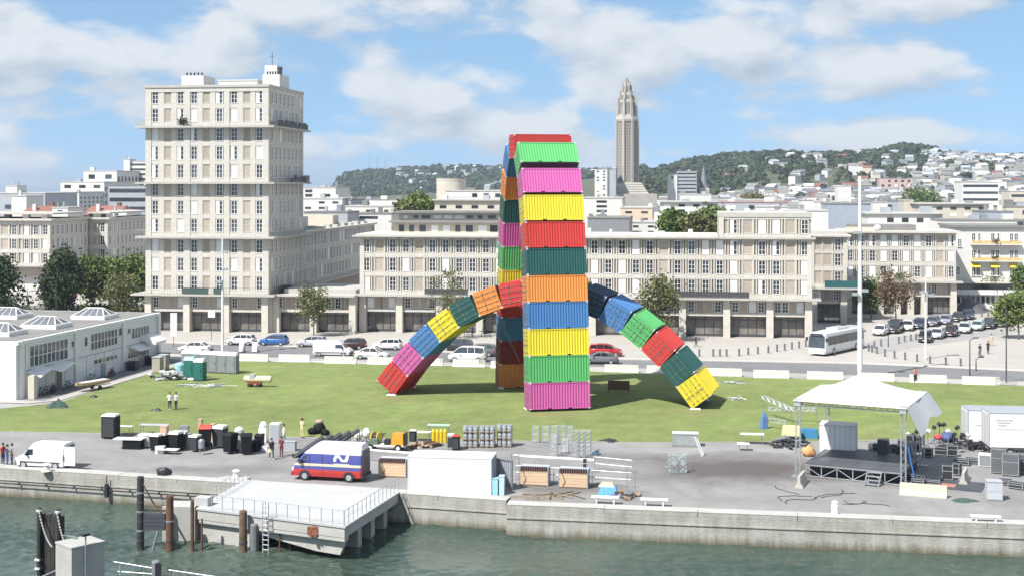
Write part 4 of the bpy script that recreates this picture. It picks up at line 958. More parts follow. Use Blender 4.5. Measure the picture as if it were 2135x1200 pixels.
def build_box_van(label, p, rz, long=4.15, h=1.95, w=.86, back_open=True, name='delivery_van', group=None):
    t = thing(name, label, 'van', (p.x, p.y, p.z), rz, group); hl = long / 2; s_ = h / 1.95
    xf = lambda z: hl if z < .75 else hl - (z - .75) * .9 if z < .98 else hl - .21 - (z - .98) * 2.4 if z < 1.08 else hl - .55 - (z - 1.08) * .95
    zs = [.26, .5, .75, .98, 1.08, 1.4 * s_, 1.7 * s_, h - .06, h]; wd = [w * .95, w, w, w * .99, w * .98, w * .95, w * .91, w * .85, w * .7]
    MB().rings([plan_ring(z, -hl, xf(z), q, .22, .10) for z, q in zip(zs, wd)], 0).build('body', CP['white'], t)
    for s in (-1, 1):
        MB().add([(.55, s * (w * .985), 1.10), (hl - .75, s * (w * .985), 1.10), (hl - 1.08, s * (w * .945), 1.5 * s_), (.55, s * (w * .945), 1.5 * s_)], [(0, 1, 2, 3) if s < 0 else (3, 2, 1, 0)]).build('side_window', glass, t)
        MB().box(hl - .14, hl + .02, *sorted((s * w * .5, s * w * .92)), .66, .84).build('headlight', head_m, t); MB().box(-hl - .03, -hl + .03, *sorted((s * w * .84, s * w * 1.0)), .75, 1.15).build('taillight', tail_m, t)
        MB().box(-hl + .3, hl - .4, *sorted((s * w, s * (w + .02))), .52, .60).build('side_trim', trim_m, t); MB().box(hl - 1.1, hl - .95, *sorted((s * w, s * (w + .2))), 1.08, 1.28).build('mirror', trim_m, t)
    MB().add([(hl - .56, -w * .8, 1.09), (hl - .56, w * .8, 1.09), (hl - .98, w * .76, 1.52 * s_), (hl - .98, -w * .76, 1.52 * s_)], [(0, 1, 2, 3)]).build('windscreen', glass, t)
    MB().box(hl - .08, hl + .06, -w * .85, w * .85, .28, .52).build('bumper', trim_m, t)
    if back_open:
        MB().box(-hl - .015, -hl + .02, -w * .82, w * .82, .42, h - .22).build('load_bay', dark_void, t)
        MB().box(-hl - .95, -hl - .02, w * .86, w * .92, .38, h - .16).build('rear_door', CP['white'], t); MB().box(-hl - .06, -hl + .0, -w * .92, -w * .86, .38, h - .16).build('rear_door', CP['white'], t)
    else: MB().box(-hl - .03, -hl + .02, -w * .8, w * .8, h * .55, h * .85).build('rear_window', glass, t)
    wheels(t, [-hl * .66, hl * .66], w, .32); return t
build_box_van('small white van with its rear doors open, parked at the left quay edge', G(94, 973), LFT - R(4), 4.1, 2.0)
build_box_van('white delivery van on the road in front of the tall tower', at_road(694, 741), ANG + R(1), 4.9, 2.05, .95, False, group=GP)
def build_bus():
    p = G(1727, 726); pr = G(1688, 740); d = V((1.05, 1.30, 0)).normalized(); rz = math.atan2(-d.y, -d.x); L_ = 12.0
    a = G(1702, 741); c = a + d * (L_ / 2)
    t = thing('bus', 'white city bus turning out of the side street, front towards the quay', 'bus', (c.x, c.y, -.01), rz); w = 1.25; hl = L_ / 2
    zs = [.30, .6, .95, 2.55, 2.85, 3.0]; wd = [w * .96, w, w, w * .98, w * .94, w * .8]
    MB().rings([plan_ring(z, -hl, hl - (0 if z < 1 else (z - 1) * .12), q, .30, .25) for z, q in zip(zs, wd)], 0).build('body', CP['white'], t)
    MB().add([(hl + .012, -w * .90, 1.05), (hl + .012, w * .90, 1.05), (hl - .19, w * .86, 2.62), (hl - .19, -w * .86, 2.62)], [(0, 1, 2, 3)]).build('windscreen', glass, t)
    for s in (-1, 1):
        n = 7
        for i in range(n):
            x0 = -hl + .5 + i * (L_ - 1.3) / n; MB().box(x0, x0 + (L_ - 1.3) / n - .10, *sorted((s * (w + .012), s * (w - .08))), 1.35, 2.45).build('window', glass if i > 1 or s < 0 else glass, t)
        for x in (hl - 1.7, -.6): MB().box(x, x + 1.15, *sorted((s * (w + .016), s * (w - .05))), .42, 2.4).build('door', glass, t) if s < 0 else None
        MB().box(hl - .12, hl + .03, *sorted((s * w * .55, s * w * .9)), .55, .78).build('headlight', head_m, t); MB().box(hl - .25, hl - .05, *sorted((s * (w + .02), s * (w + .28))), 1.9, 2.35).build('mirror', trim_m, t)
        MB().box(-hl + .3, hl - .3, *sorted((s * (w + .004), s * (w + .014))), .34, .52).build('skirt', mat('bus_skirt', (.45, .46, .47), .5), t)
    MB().box(hl - .1, hl + .05, -w * .7, w * .7, 2.68, 2.88).build('destination_board', trim_m, t); MB().box(-2, 1.5, -.8, .8, 3.0, 3.25).build('roof_unit', CP['white'], t)
    wheels(t, [-hl + 2.7, hl - 2.6], w + .02, .48)
build_bus()
def build_trailers():
    def trailer(label, px, py, L_, h, rz, zb=1.05, w=2.5):
        p = G(px, py); t = thing('truck_trailer', label, 'trailer', (p.x, p.y, 0), rz)
        mb = MB().box(0, L_, 0, w, zb, zb + h); mb.build('box_body', white_plain, t)
        MB().box(-.02, L_ + .02, -.02, w + .02, zb + h + .003, zb + h + .06).build('roof', mat('trailer_roof', (.30, .32, .35), .6, .08, .8), t)
        for y in (.0, w - .06): MB().box(-.05, .03, y, y + .06, zb + .05, zb + h).build('corner_post', alu, t)
        for y in (.12, w / 2 + .02):
            d = MB().box(-.035, -.002, y, y + w / 2 - .16, zb + .1, zb + h - .1); d.build('door', white_plain, t)
        for y in (.5, 1.0, 1.5, 2.0): MB().tube((-.07, y, zb + .1), (-.07, y, zb + h - .1), .022, 5).build('locking_bar', alu, t)
        MB().box(.1, L_, .02, w - .02, zb - .22, zb - .002).build('chassis', dark_metal, t)
        MB().box(.6, L_ - .5, -.006, -.002, zb + h * .52, zb + h * .54).build('rub_rail', alu, t)
        wheels(t, [1.6, 2.9], w, .48)
        for o in [c for c in t.children if c.name.startswith('wheel')]: o.location.y = o.location.y if o.location.y > 0 else .12
        MB().box(L_ - 3, L_ - 2.8, .3, .45, 0, zb).box(L_ - 3, L_ - 2.8, w - .45, w - .3, 0, zb).build('landing_leg', dark_metal, t)
        return t
    trailer('white semi trailer parked behind another one at the right edge of the lawn', 2019, 938, 11, 2.55, ANG + R(2), .75)
    t = trailer('white box trailer nearest the quay at the right edge, with small lettering', 2063, 957, 10, 2.7, ANG + R(1), 1.0)
    for i in range(3):
        mb = MB()
        for k in range(8 - i * 2): mb.box(.55 + k * .16 + i * .1, .66 + k * .16 + i * .1, -.012, -.001, 3.1 - i * .2, 3.19 - i * .2)
        mb.build('lettering', mat('grey_print', (.25, .25, .27), .6), t)
build_trailers()
# ------------------------------------------------------------------ white port building with roof lanterns
def build_port():
    near = G(38, 833); far = V((XP(333, 168.8), 168.8, 0)); d = far - near; L_ = d.length; ang = math.atan2(d.y, d.x) - R(90); H = 5.95
    t = thing('port_building', 'low white port building with glass roof lanterns and zigzag awnings at the left', 'building', near, ang)   # local: y along the long side, x to its right
    wp = mat('port_wall', (.66, .68, .69), .6, .06, .5, dirt=.22, dirtcol=(.40, .41, .42)); Wd = 46
    MB().box(-Wd, -.22, .15, L_, 0, H - .35).build('wall', wp, t)
    MB().box(-Wd, .0, 0.001, L_ + .1, H - .348, H).build('roof_edge', wp, t); MB().box(-Wd, -.45, .4, L_ - .3, H + .001, H + .02).build('roof', mat('gravel_roof', (.20, .195, .18), .9, .2, .6, .4, 6, dirt=.4), t)
    MB().box(-Wd, -.24, 0, .149, 0.0, H - .352).build('end_wall', white_paint, t)
    secs = [(1.6, 11.2), (11.9, 22.2), (22.9, L_ - 2.6)]
    for a, b in secs:                                                 # three cladding sections with their own panels, windows and trim
        MB().box(-.24, -.10, a, b, 0.0, H - .36).build('wall_panel', wp, t)
        MB().box(-.12, -.06, a, b, 2.72, 2.82).build('panel_joint', render_grey, t)
        n = 5
        for i in range(1, n): MB().box(-.115, -.07, a + (b - a) * i / n - .03, a + (b - a) * i / n + .03, .1, 2.7).build('panel_joint', render_grey, t)
    for y in (.75, 11.55, 22.55, L_ - .15): MB().box(-.26, .10, y - .28, y + .28, 0, H + .04).build('fin', white_paint, t)
    def win(y0, y1, z0, z1, cols, rows, m=None):
        f = MB().box(-.10, .0, y0, y1, z0 - .09, z0 - .001).box(-.10, .0, y0, y1, z1 + .001, z1 + .09)
        for i in range(cols + 1): y = y0 + (y1 - y0) * i / cols; f.box(-.10, -.005, y - .05, y + .05, z0, z1)
        for i in range(1, rows): z = z0 + (z1 - z0) * i / rows; f.box(-.10, -.012, y0, y1, z - .035, z + .035)
        o = f.build('window', frame_white, t)
        for i in range(cols):
            for k in range(rows):
                if rng.random() < .2 and False: continue
                MB().box(-.098, -.06, y0 + (y1 - y0) * i / cols + .05, y0 + (y1 - y0) * (i + 1) / cols - .05, z0 + (z1 - z0) * k / rows + .035, z0 + (z1 - z0) * (k + 1) / rows - .035).build('pane', m or (glass if rng.random() < .75 else glass_blue), o)
    rng = random.Random(6)
    def port_local(q): p = G(*q, H) - near; c, s = math.cos(ang), math.sin(ang); return p.x * c + p.y * s, -p.x * s + p.y * c
    win(2.2, 9.8, 3.05, 5.2, 9, 2); win(10.5, 11.2, 4.1, 4.8, 1, 1); win(13.4, 14.1, 3.9, 4.9, 1, 1); win(14.8, 21, 3.3, 5.1, 8, 2); win(21.3, 22.2, 4.2, 5.1, 1, 1)
    win(23.5, 24.3, 4.2, 4.8, 1, 1); win(24.6, 29, 3.5, 4.7, 6, 1); win(23.6, 29, 1.2, 1.9, 8, 1); win(15.5, 21, 1.6, 2.1, 6, 1); win(3.0, 3.6, 1.3, 2.0, 1, 1)
    for a, b in ((1.8, 6.0), (6.0, 10.6)):                            # folded awnings
        m = (a + b) / 2
        MB().add([(-.12, a, 2.62), (-.12, m, 3.05), (-.12, b, 2.62), (1.5, a, 2.15), (1.5, m, 2.75), (1.5, b, 2.15), (-.12, a, 2.54), (-.12, m, 2.97), (-.12, b, 2.54), (1.5, a, 2.07), (1.5, m, 2.67), (1.5, b, 2.07)],
                 [(0, 3, 4, 1), (1, 4, 5, 2), (7, 10, 9, 6), (8, 11, 10, 7), (3, 9, 10, 4), (4, 10, 11, 5), (0, 6, 9, 3), (2, 5, 11, 8)]).build('awning', white_paint, t)
    MB().prism([(-.1, 3.1), (1.9, 2.55), (2.0, 2.9), (.9, 3.6), (-.1, 3.75)], 'y', L_ - 5, L_ - 2.2).build('awning', white_paint, t)
    MB().prism([(-.1, 2.5), (1.3, 2.1), (1.3, 2.2), (-.1, 2.7)], 'y', 24, 27).build('awning', wp, t)
    MB().box(-.11, -.02, 7.6, 8.6, 0, 2.2).build('door', dark_void, t); MB().box(-.11, -.02, 17.2, 18.2, 0, 2.2).build('door', mat('grey_door', (.3, .32, .34)), t); MB().box(-.105, -.03, 28, 29, 0, 2.2).build('door', dark_void, t)
    for i, (x, y) in enumerate(port_local(q) for q in ((97, 682), (198, 663), (0, 697), (18, 662), (-90, 700))):          # roof lanterns
        l = MB().box(-2.2, 2.2, -1.8, 1.8, 0, .45).build('roof_lantern', white_paint, t, (x, y, H + .02))
        MB().frus((-2.0, 2.0, -1.55, 1.55), (-1.05, 1.05, -.05, .05), .451, 1.2).build('glazing', mat('lantern_glass', (.13, .135, .14), .25, .2, 1), l)
        bars = MB()
        for k in range(5):
            f = k / 4 * 2 - 1
            for s in (-1, 1): bars.tube((2.0 * f, s * 1.55, .47), (1.05 * f, s * .06, 1.23), .06, 4)
        for sx in (-1, 1):
            for s in (-1, 1): bars.tube((sx * 2.0, s * 1.55, .47), (sx * 1.05, s * .06, 1.23), .075, 4)
            bars.tube((sx * 2.0, 0, .47), (sx * 1.05, 0, 1.23), .055, 4); bars.tube((sx * 2.02, -1.55, .48), (sx * 2.02, 1.55, .48), .055, 4)
        bars.tube((-1.05, 0, 1.23), (1.05, 0, 1.23), .075, 4); bars.build('glazing_bars', white_plain, l)
    MB().lathe([(.5, 0), (.5, .25), (.3, .35)], 8).build('roof_vent', white_plain, t, (-7, 3.5, H + .02)); MB().box(-.3, .3, -.3, .3, 0, .4).build('roof_vent', white_plain, t, (-6.2, 4.4, H + .02))
    return t, near, ang, L_
PORT, PN, PA, PL = build_port()
def port_pt(x, y): return PN + V((math.cos(PA) * x - math.sin(PA) * y, math.sin(PA) * x + math.cos(PA) * y, 0))
# asphalt strip and pale path along it
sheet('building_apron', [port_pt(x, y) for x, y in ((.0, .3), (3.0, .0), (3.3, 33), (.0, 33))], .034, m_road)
sheet('lawn_path', [port_pt(x, y) for x, y in ((-8, -2.0), (2.2, -2.0), (4.4, .5), (4.6, 33), (3.3, 33), (3.0, 0), (-8, 0))], .038, m_plaza)
for i, (y, lab) in enumerate(((.7, 'tall pale post by the near corner of the port building'), )):
    tag(MB().box(-.35, .35, -.35, .35, 0, 2.35).box(-.3, .3, -.3, .3, 2.352, 2.45).build('gate_post', render_cream, None, port_pt(1.1, .9), PA), lab, 'post')
for k, (y, w, lab) in enumerate(((L_p, w_, l_) for L_p, w_, l_ in ((PL - 1.6, 1.1, 'nearer of two beige cabinets at the far end of the port building'), (PL + .4, 1.1, 'farther of two beige cabinets at the far end of the port building')))):
    t = thing('utility_cabinet', lab, 'cabinet', (G(329, 776), G(341, 771))[k], PA)
    MB().box(-.5, .5, -.5, .5, .1, 1.8).build('body', mat('beige_cabinet', (.34, .31, .26), .6), t); MB().box(-.56, .56, -.56, .56, 1.802, 1.9).build('lid', render_grey, t); MB().box(.501, .53, -.44, .44, .2, 1.7).build('door', mat('beige_door', (.30, .275, .23), .6), t)
def build_bicycle(label, p, rz, lean=.2, cat='bicycle', scale=1.0, moto=False):
    t = thing('bicycle' if not moto else 'motorbike', label, cat, p, rz); r = .34
    for x in (-.52, .52):
        mb = MB(); n = 14
        for i in range(n):
            a, b = 2 * math.pi * i / n, 2 * math.pi * (i + 1) / n; mb.tube((x + r * math.cos(a), 0, r + r * math.sin(a)), (x + r * math.cos(b), 0, r + r * math.sin(b)), .07 if moto else .028, 5)
        mb.build('wheel', rubber, t)
    fr = MB().path([(-.52, 0, r), (-.12, 0, .86), (.36, 0, .80), (-.05, 0, .32), (-.12, 0, .86)], .035 if not moto else .07, 5).tube((.52, 0, r), (.34, 0, .98), .03, 5).tube((-.52, 0, r), (-.05, 0, .32), .03, 5); fr.build('frame', dark_metal if not moto else mat('moto_red', (.3, .03, .03)), t)
    MB().box(-.28, .02, -.07, .07, .90, .96).build('saddle', black, t); MB().tube((.34, -.27, 1.0), (.34, .27, 1.0), .02, 5).build('handlebar', dark_metal, t)
    if moto: MB().frus((-.2, .4, -.14, .14), (-.1, .3, -.1, .1), .4, .85).build('tank', black, t)
    return t
for i, (x, y, rz, mo, lab) in enumerate(((1.0, 3.4, 70, 0, 'bicycle leaning nearest the pale corner post of the port building'), (1.2, 4.6, 80, 0, 'bicycle under the folded awning'), (1.1, 6.0, 100, 1, 'red motorbike parked under the folded awning'), (1.3, 9.2, 85, 0, 'bicycle just past the dark door under the awning'), (1.0, 16.2, 60, 0, 'bicycle behind the wooden boat trailer'), (1.2, 21.5, 95, 1, 'motorbike parked beyond the wooden boat trailer'))):
    build_bicycle(lab, port_pt(x, y * .8), PA + R(rz), moto=bool(mo), cat='bicycle' if not mo else 'motorbike')
for k, (y, lab) in enumerate(((22.8, 'dark waste crate against the port wall beyond the second white fin'), (27.5, 'small dark crate against the far part of the port wall'), (31, 'dark planter near the far end of the port wall'))):
    tag(MB().frus((-.5, .5, -.5, .5), (-.6, .6, -.6, .6), 0, 1.0).box(-.62, .62, -.62, .62, 1.002, 1.06).build('waste_crate', black, None, port_pt(1.0, y), PA), lab, 'crate')
def build_boat_trailer():
    t = thing('boat_trailer', 'flat wooden boat hull on a low trailer beside the port building', 'boat trailer', G(193, 812), PA + R(72))
    hull = [[V((x, -w, z)), V((x, w, z)), V((x, w * 1.15, z + .38)), V((x, -w * 1.15, z + .38))] for x, w, z in ((-2.9, .12, .95), (-2.3, .42, .85), (-1, .62, .8), (1, .65, .8), (2.6, .55, .8))]
    MB().rings(hull, 0).build('hull', mat('boat_wood', (.46, .34, .20), .6), t); MB().box(-1.9, 2.4, -.55, .55, 1.19, 1.24).build('deck', white_paint, t)
    for y in (-.5, .5): MB().tube((-2.4, y, .6), (2.7, y, .6), .05, 5).build('rail', rust, t)
    for y in (-.75, .75): MB().lathe([(.3, -.1), (.3, .1)], 12, 0, M.Rotation(R(90), 4, 'X')).build('wheel', rubber, t, (.6, y, .3))
    t.scale = (.8, .8, .8)
build_boat_trailer()
def heap(name, label, p, n, size, m, cat='heap', seed=1, h=.5, long=False):
    """A loose heap of pieces in one mesh."""
    rng = random.Random(seed); mb = MB()
    for i in range(n):
        x, y = rng.gauss(0, size * .4), rng.gauss(0, size * .3); z = max(.02, h * (1 - (abs(x) + abs(y)) / (size * 1.4)) * rng.random())
        T = M.Translation((x, y, z)) @ M.Rotation(rng.uniform(0, 6.28), 4, 'Z') @ M.Rotation(rng.uniform(-.5, .5), 4, 'X')
        a, b, c = (rng.uniform(.12, .4), rng.uniform(.1, .3), rng.uniform(.05, .2)) if not long else (rng.uniform(.5, 1.2), .035, .04)
        mb.box(-a, a, -b, b, 0, c, rng.randrange(len(m)), T)
    o = mb.build(name, m, None, p); tag(o, label, cat, kind='stuff'); return o
def blob(name, label, p, r, h, m, seed=2, cat='bag', sx=1.0, sy=.8):
    """A full sack or bundle resting on the ground."""
    rings_ = []; n = 16
    for j in range(1, 10):
        th = math.pi * j / 9.25; ring_ = []
        for i in range(n):
            a = 2 * math.pi * i / n; d = V((math.sin(th) * math.cos(a), math.sin(th) * math.sin(a), -math.cos(th))); k = 1 + .42 * mnoise.noise(d * 1.9 + V((seed, seed * .7, 0))) + .16 * mnoise.noise(d * 4.5 + V((0, seed, 0)))
            ring_.append(V((d.x * r * k * sx, d.y * r * k * sy, max(0, (d.z * k * .5 + .44) * h))))
        rings_.append(ring_)
    o = MB().rings(rings_, 0).build(name, m, None, p, smooth=True); tag(o, label, cat); return o
def cables(label, p, seed, n=4, size=1.6, m=None):
    rng = random.Random(seed); mb = MB()
    for k in range(n):
        a = rng.uniform(0, 6.28); q = V((rng.uniform(-size, size) * .6, rng.uniform(-size, size) * .4, .03)); pts = [q]
        for _ in range(22): a += rng.uniform(-.5, .5); q = q + V((math.cos(a), math.sin(a) * .8, 0)) * size * .11; pts.append(q)
        mb.path(pts, .02, 5)
    tag(mb.build('loose_cables', m or rubber, None, p), label, 'cables', kind='stuff')
def tarp(name, label, p, r, h, m, seed=2, cat='tarpaulin', sx=1.0, sy=.7):
    """A crumpled heap of cloth or net with an uneven surface."""
    rng = random.Random(seed); vs_ = []; fs = []; n = 18; k = 6
    for j in range(k + 1):
        for i in range(n):
            a = 2 * math.pi * i / n; rr = r * j / k * (1 + .18 * math.sin(a * 3 + seed) + .1 * math.sin(a * 5 + 2 * seed))
            z = h * (1 - (j / k) ** 2) * (.75 + .5 * mnoise.noise(V((math.cos(a) * j * .5, math.sin(a) * j * .5, seed)))) + .015
            vs_.append((rr * math.cos(a) * sx, rr * math.sin(a) * sy, max(.012, z) if j < k else 0.0))
    for j in range(k):
        for i in range(n): fs.append((j * n + i, j * n + (i + 1) % n, (j + 1) * n + (i + 1) % n, (j + 1) * n + i))
    o = MB().add(vs_, fs).build(name, m, None, p); tag(o, label, cat); return o
tarp('net_heap', 'dark green heap of netting on the grass by the pale path', G(120, 848, .03), 1.1, .9, mat('net_green', (.05, .085, .07), .9, .4, 6, .8, 12), 3, 'net')
tarp('dark_bag', 'small black bag lying on the lawn left of the two standing people', G(327, 855, .03), .55, .25, black, 4, 'bag')
tarp('dark_bag', 'small dark bag on the grass edge below the boat trailer', G(196, 827, .03), .4, .28, black, 5, 'bag')
heap('crate_heap', 'untidy heap of grey and white crates beside the green toilet cabins', G(355, 789, .03), 60, 2.6, [render_grey, white_paint, steel, black], 'crates', 2, 1.2)
# ---- portable toilets
def toilet_meshes(body, roof):
    k = ('toilet', body.name, roof.name)
    if k in BX: return BX[k]
    b = MB().box(-.55, .55, -.55, .55, .08, 2.1)
    for i in range(4):
        x = -.42 + i * .28; b.box(-.575, -.551, x - .08, x + .08, .25, 1.95); b.box(.551, .575, x - .08, x + .08, .25, 1.95)
    top = MB().frus((-.59, .59, -.59, .59), (-.58, .58, -.58, .58), 2.101, 2.2).rings([[V((x, -.56, 2.2)), V((x, .56, 2.2)), V((x, .40, 2.42)), V((x, 0, 2.5)), V((x, -.40, 2.42))] for x in (-.56, .56)], 0)
    d = MB().box(-.40, .40, -.585, -.551, .16, 2.0).box(-.34, .34, -.60, -.586, .3, 1.1).box(-.34, .34, -.60, -.586, 1.2, 1.85)
    h = MB().box(.26, .34, -.63, -.602, 1.08, 1.16)
    BX[k] = (b.mesh('body', body), top.mesh('roof', roof), d.mesh('door', body), h.mesh('handle', black), MB().box(-.58, .58, -.58, .58, 0, .079).mesh('base', black)); return BX[k]
def toilet(label, p, rz, body, roof, group=None, name='portable_toilet'):
    bm_, tm, dm, hm, base = toilet_meshes(body, roof); t = thing(name, label, 'portable toilet', p, rz, group)
    obj('body', bm_, t); obj('roof', tm, t); d = obj('door', dm, t); obj('handle', hm, d); obj('base', base, t); return t
pgrey = mat('toilet_grey', (.22, .24, .25), .55, .05, 2); pgreen = mat('toilet_green', (.02, .13, .11), .5, .05, 2); pblue = mat('toilet_blue', (.28, .55, .62), .5, .05, 2); proof = mat('toilet_roof', (.66, .67, .66), .5, .03, 2)
p0 = G(393, 771, .03)
ord_ = ['leftmost', 'second from left', 'third from left', 'third from right', 'second from right', 'rightmost']
for i in range(6):
    q = G(391 + i * 19, 772 + i * 1.1, .03); toilet('grey portable toilet with white roof, ' + ord_[i] + ' in the row of six', q, ANG - R(3), pgrey, proof, 'grey portable toilets')
toilet('green portable toilet nearest the viewer, right one of two', G(417, 792, .03), ANG - R(4), pgreen, proof, 'green portable toilets')
toilet('green portable toilet on the left, half behind the other green one', G(397, 788, .03), ANG - R(4), pgreen, pblue, 'green portable toilets')
tag(MB().lathe([(.5, 0), (.55, .1), (.55, 1.1), (.35, 1.3), (.1, 1.35)], 14).build('water_tank', pblue, None, G(374, 779, .03)), 'pale blue plastic water tank left of the green toilets', 'tank')
heap('flat_poles', 'bundle of pale poles lying flat on the grass below the green toilets', G(428, 803, .03), 26, 3.0, [steel, white_paint], 'poles', 6, .12, True)
heap('flat_poles', 'loose pale poles lying on the grass right of the low arch foot', G(1528, 797, .03), 14, 2.2, [white_paint, steel], 'poles', 7, .1, True)
heap('flat_poles', 'few grey poles lying on the lawn left of the stage', G(1540, 830, .03), 8, 1.6, [steel, white_paint], 'poles', 8, .1, True)
def build_trolley():
    p = G(531, 805, .03); t = thing('loaded_trolley', 'red hand trolley carrying a long cream bundle on the lawn', 'trolley', p, ANG)
    MB().box(-.75, .75, -.4, .4, .34, .44).build('bed', mat('trolley_red', (.36, .06, .04), .5), t)
    for x in (-.5, .5):
        for y in (-.4, .4): MB().lathe([(.2, -.06), (.2, .06)], 10, 0, M.Rotation(R(90), 4, 'X')).build('wheel', rubber, t, (x, y, .2))
    MB().lathe([(.30, -1.45), (.36, -1.35), (.36, 1.5), (.30, 1.6)], 12, 0, M.Translation((.3, 0, .85)) @ M.Rotation(R(90), 4, 'Y')).build('bundle', mat('cream_canvas', (.62, .55, .36), .8), t)
    MB().box(-.5, .1, -.35, .35, .86, 1.35).build('box', render_grey, t); MB().tube((-.75, 0, .4), (-1.2, 0, 1.0), .03, 5).build('handle', dark_metal, t)
build_trolley()
# ---- concrete barriers and fence panels along the lawn's far edge
def jersey_mesh(L_, h=.9):
    return MB().prism([(-.30, 0), (.30, 0), (.30, .10), (.13, .34), (.09, h), (-.09, h), (-.13, .34), (-.30, .10)], 'x', -L_ / 2, L_ / 2).box(-L_ / 2 + .4, -L_ / 2 + .9, -.31, .31, -.002, .07)
jw = mat('barrier_white', (.58, .57, .53), .8, .08, 1.5, dirt=.25, dirtcol=(.35, .34, .28))
bar_px = [(527, 752, 58), (614, 753, 64), (710, 757, 62), (800, 759, 62), (890, 761, 60), (978, 764, 62), (1058, 767, 62), (1296, 775, 66), (1384, 777, 62), (1510, 783, 74), (1608, 787, 64), (1720, 790, 70), (1826, 793, 70), (1935, 797, 70), (2045, 801, 76)]
JM = jersey_mesh(4.0).mesh('concrete_barrier', jw)
names_b = ['just right of the grey toilets', 'between the blue car and the white van', 'under the white van', 'left of the low arch', 'behind the pink and blue containers of the low arch', 'under the white minibus', 'left of the tall arch rear leg', 'right of the tall arch below the red car', 'behind the red container of the low arch right leg', 'right of the low arch beside the grey fence panel', 'midway between the low arch and the stage', 'left of the tall white mast', 'behind the stage canopy', 'behind the person at the lawn edge', 'at the far right of the lawn edge']
for (px, py, w), nm in zip(bar_px, names_b):
    p = G(px, py, 0); o = obj('concrete_barrier', JM, None, (p.x, p.y, 0), ANG + R(1 if px < 1100 else -2)); tag(o, 'long low white concrete barrier ' + nm, 'barrier', 'barriers along the lawn edge')
def fence_meshes():
    if 'fence' in BX: return BX['fence']
    f = MB().path([(-1.1, 0, .12), (-1.1, 0, 1.1), (1.1, 0, 1.1), (1.1, 0, .12), (-1.1, 0, .12)], .022, 5)
    b = MB()
    for i in range(1, 18): b.tube((-1.1 + i * 2.2 / 18, 0, .12), (-1.1 + i * 2.2 / 18, 0, 1.1), .011, 4)
    ft = MB()
    for x in (-.8, .8): ft.box(x - .03, x + .03, -.32, .32, 0, .05).tube((x, 0, .04), (x, 0, .13), .02, 4)
    BX['fence'] = (f.mesh('frame', steel), b.mesh('bars', steel), ft.mesh('feet', steel)); return BX['fence']
def crowd_barrier(label, p, rz, group=None, tilt=0):
    a, b, c = fence_meshes(); t = thing('crowd_barrier', label, 'crowd barrier', p, rz, group); obj('frame', a, t); o = obj('bars', b, t); obj('feet', c, t)
    t.rotation_euler = (tilt, 0, rz); return t
for px, py, lab in [(663, 755, 'steel crowd barrier in the gap left of the white van barrier'), (755, 758, 'steel crowd barrier in the gap below the small white car'), (937, 763, 'steel crowd barrier in the gap under the low arch'), (1018, 765, 'steel crowd barrier in the gap beside the minibus'),
                    (1556, 784, 'steel crowd barrier in the gap right of the low arch'), (1336, 776, 'steel crowd barrier between two white barriers below the red car'), (1665, 788, 'steel crowd barrier in the gap left of the tall white mast'), (1776, 791, 'steel crowd barrier in the gap right of the tall white mast'), (2098, 803, 'steel crowd barrier near the right edge of the lawn')]:
    p = G(px, py, 0); crowd_barrier(lab, V((p.x, p.y, 0)), ANG, 'crowd barriers along the lawn edge')
def build_board():
    p = G(1290, 817, .03); t = thing('notice_board', 'dark wooden notice board on legs in the shade between the two arches', 'board', p, ANG - R(4))
    MB().box(-1.05, 1.05, -.04, .04, .25, 1.15).build('board', mat('board_brown', (.16, .075, .05), .7), t)
    MB().box(-1.15, 1.15, -.06, .06, 1.152, 1.25).box(-1.15, -1.06, -.06, .06, 0, 1.15).box(1.06, 1.15, -.06, .06, 0, 1.15).build('frame', mat('board_frame', (.10, .08, .07)), t)
build_board()
# ---- tall masts and lamps
def mast(label, base, h, r, heads, name='floodlight_mast', col=None):
    t = thing(name, label, 'mast', (base.x, base.y, 0)); MB().lathe([(r, 0), (r * .98, h * .1), (r * .55, h)], 12).build('pole', col or white_paint, t); MB().lathe([(r * 1.7, 0), (r * 1.7, .25), (r * 1.1, .3)], 12).build('base', concrete, t)
    for z, sx in heads:
        b = MB().tube((0, 0, z), (sx * .9, -.3, z + .05), .05, 5).build('bracket', col or white_paint, t)
        MB().box(-.35, .35, -.3, .3, -.16, .16).build('lamp_head', alu, b, (sx * 1.15, -.35, z + .05))
    return t
mast('tall slim white mast in front of the tall concrete tower', G(464, 738), ZP(497, G(464, 738).y), .19, [(13.2, .35), (11.0, .3), (9.4, -.3)])
mast('tallest white floodlight mast at the right, beside the bus', G(1793, 787), ZP(368, G(1793, 787).y), .30, [(9.5, -.5), (16.5, -.4), (9.9, .4), (22.3, .5)])
mast('slim white lamp mast standing among the parked cars at the right', G(1930, 748), ZP(575, G(1930, 748).y), .15, [(8.0, .5), (8.4, -.4)], 'lamp_mast')
def street_lamp(label, px, py, ytop, arm=1.0, m=None):
    b = G(px, py); h = ZP(ytop, b.y); t = thing('street_lamp', label, 'street lamp', (b.x, b.y, 0)); MB().lathe([(.09, 0), (.05, h)], 8).build('pole', m or dark_metal, t)
    if arm: MB().tube((0, 0, h - .05), (arm, 0, h + .25), .04, 5).build('arm', m or dark_metal, t); MB().box(arm - .1, arm + .5, -.13, .13, h + .2, h + .32).build('lamp_head', m or dark_metal, t)
    return t
street_lamp('grey street lamp with a long arm left of the dark cypress', 155, 662, 578, -3.0); street_lamp('thin dark lamp post behind the port building roof', 57, 668, 600, 0); street_lamp('thin dark post in front of the cypress', 117, 672, 590, 0)
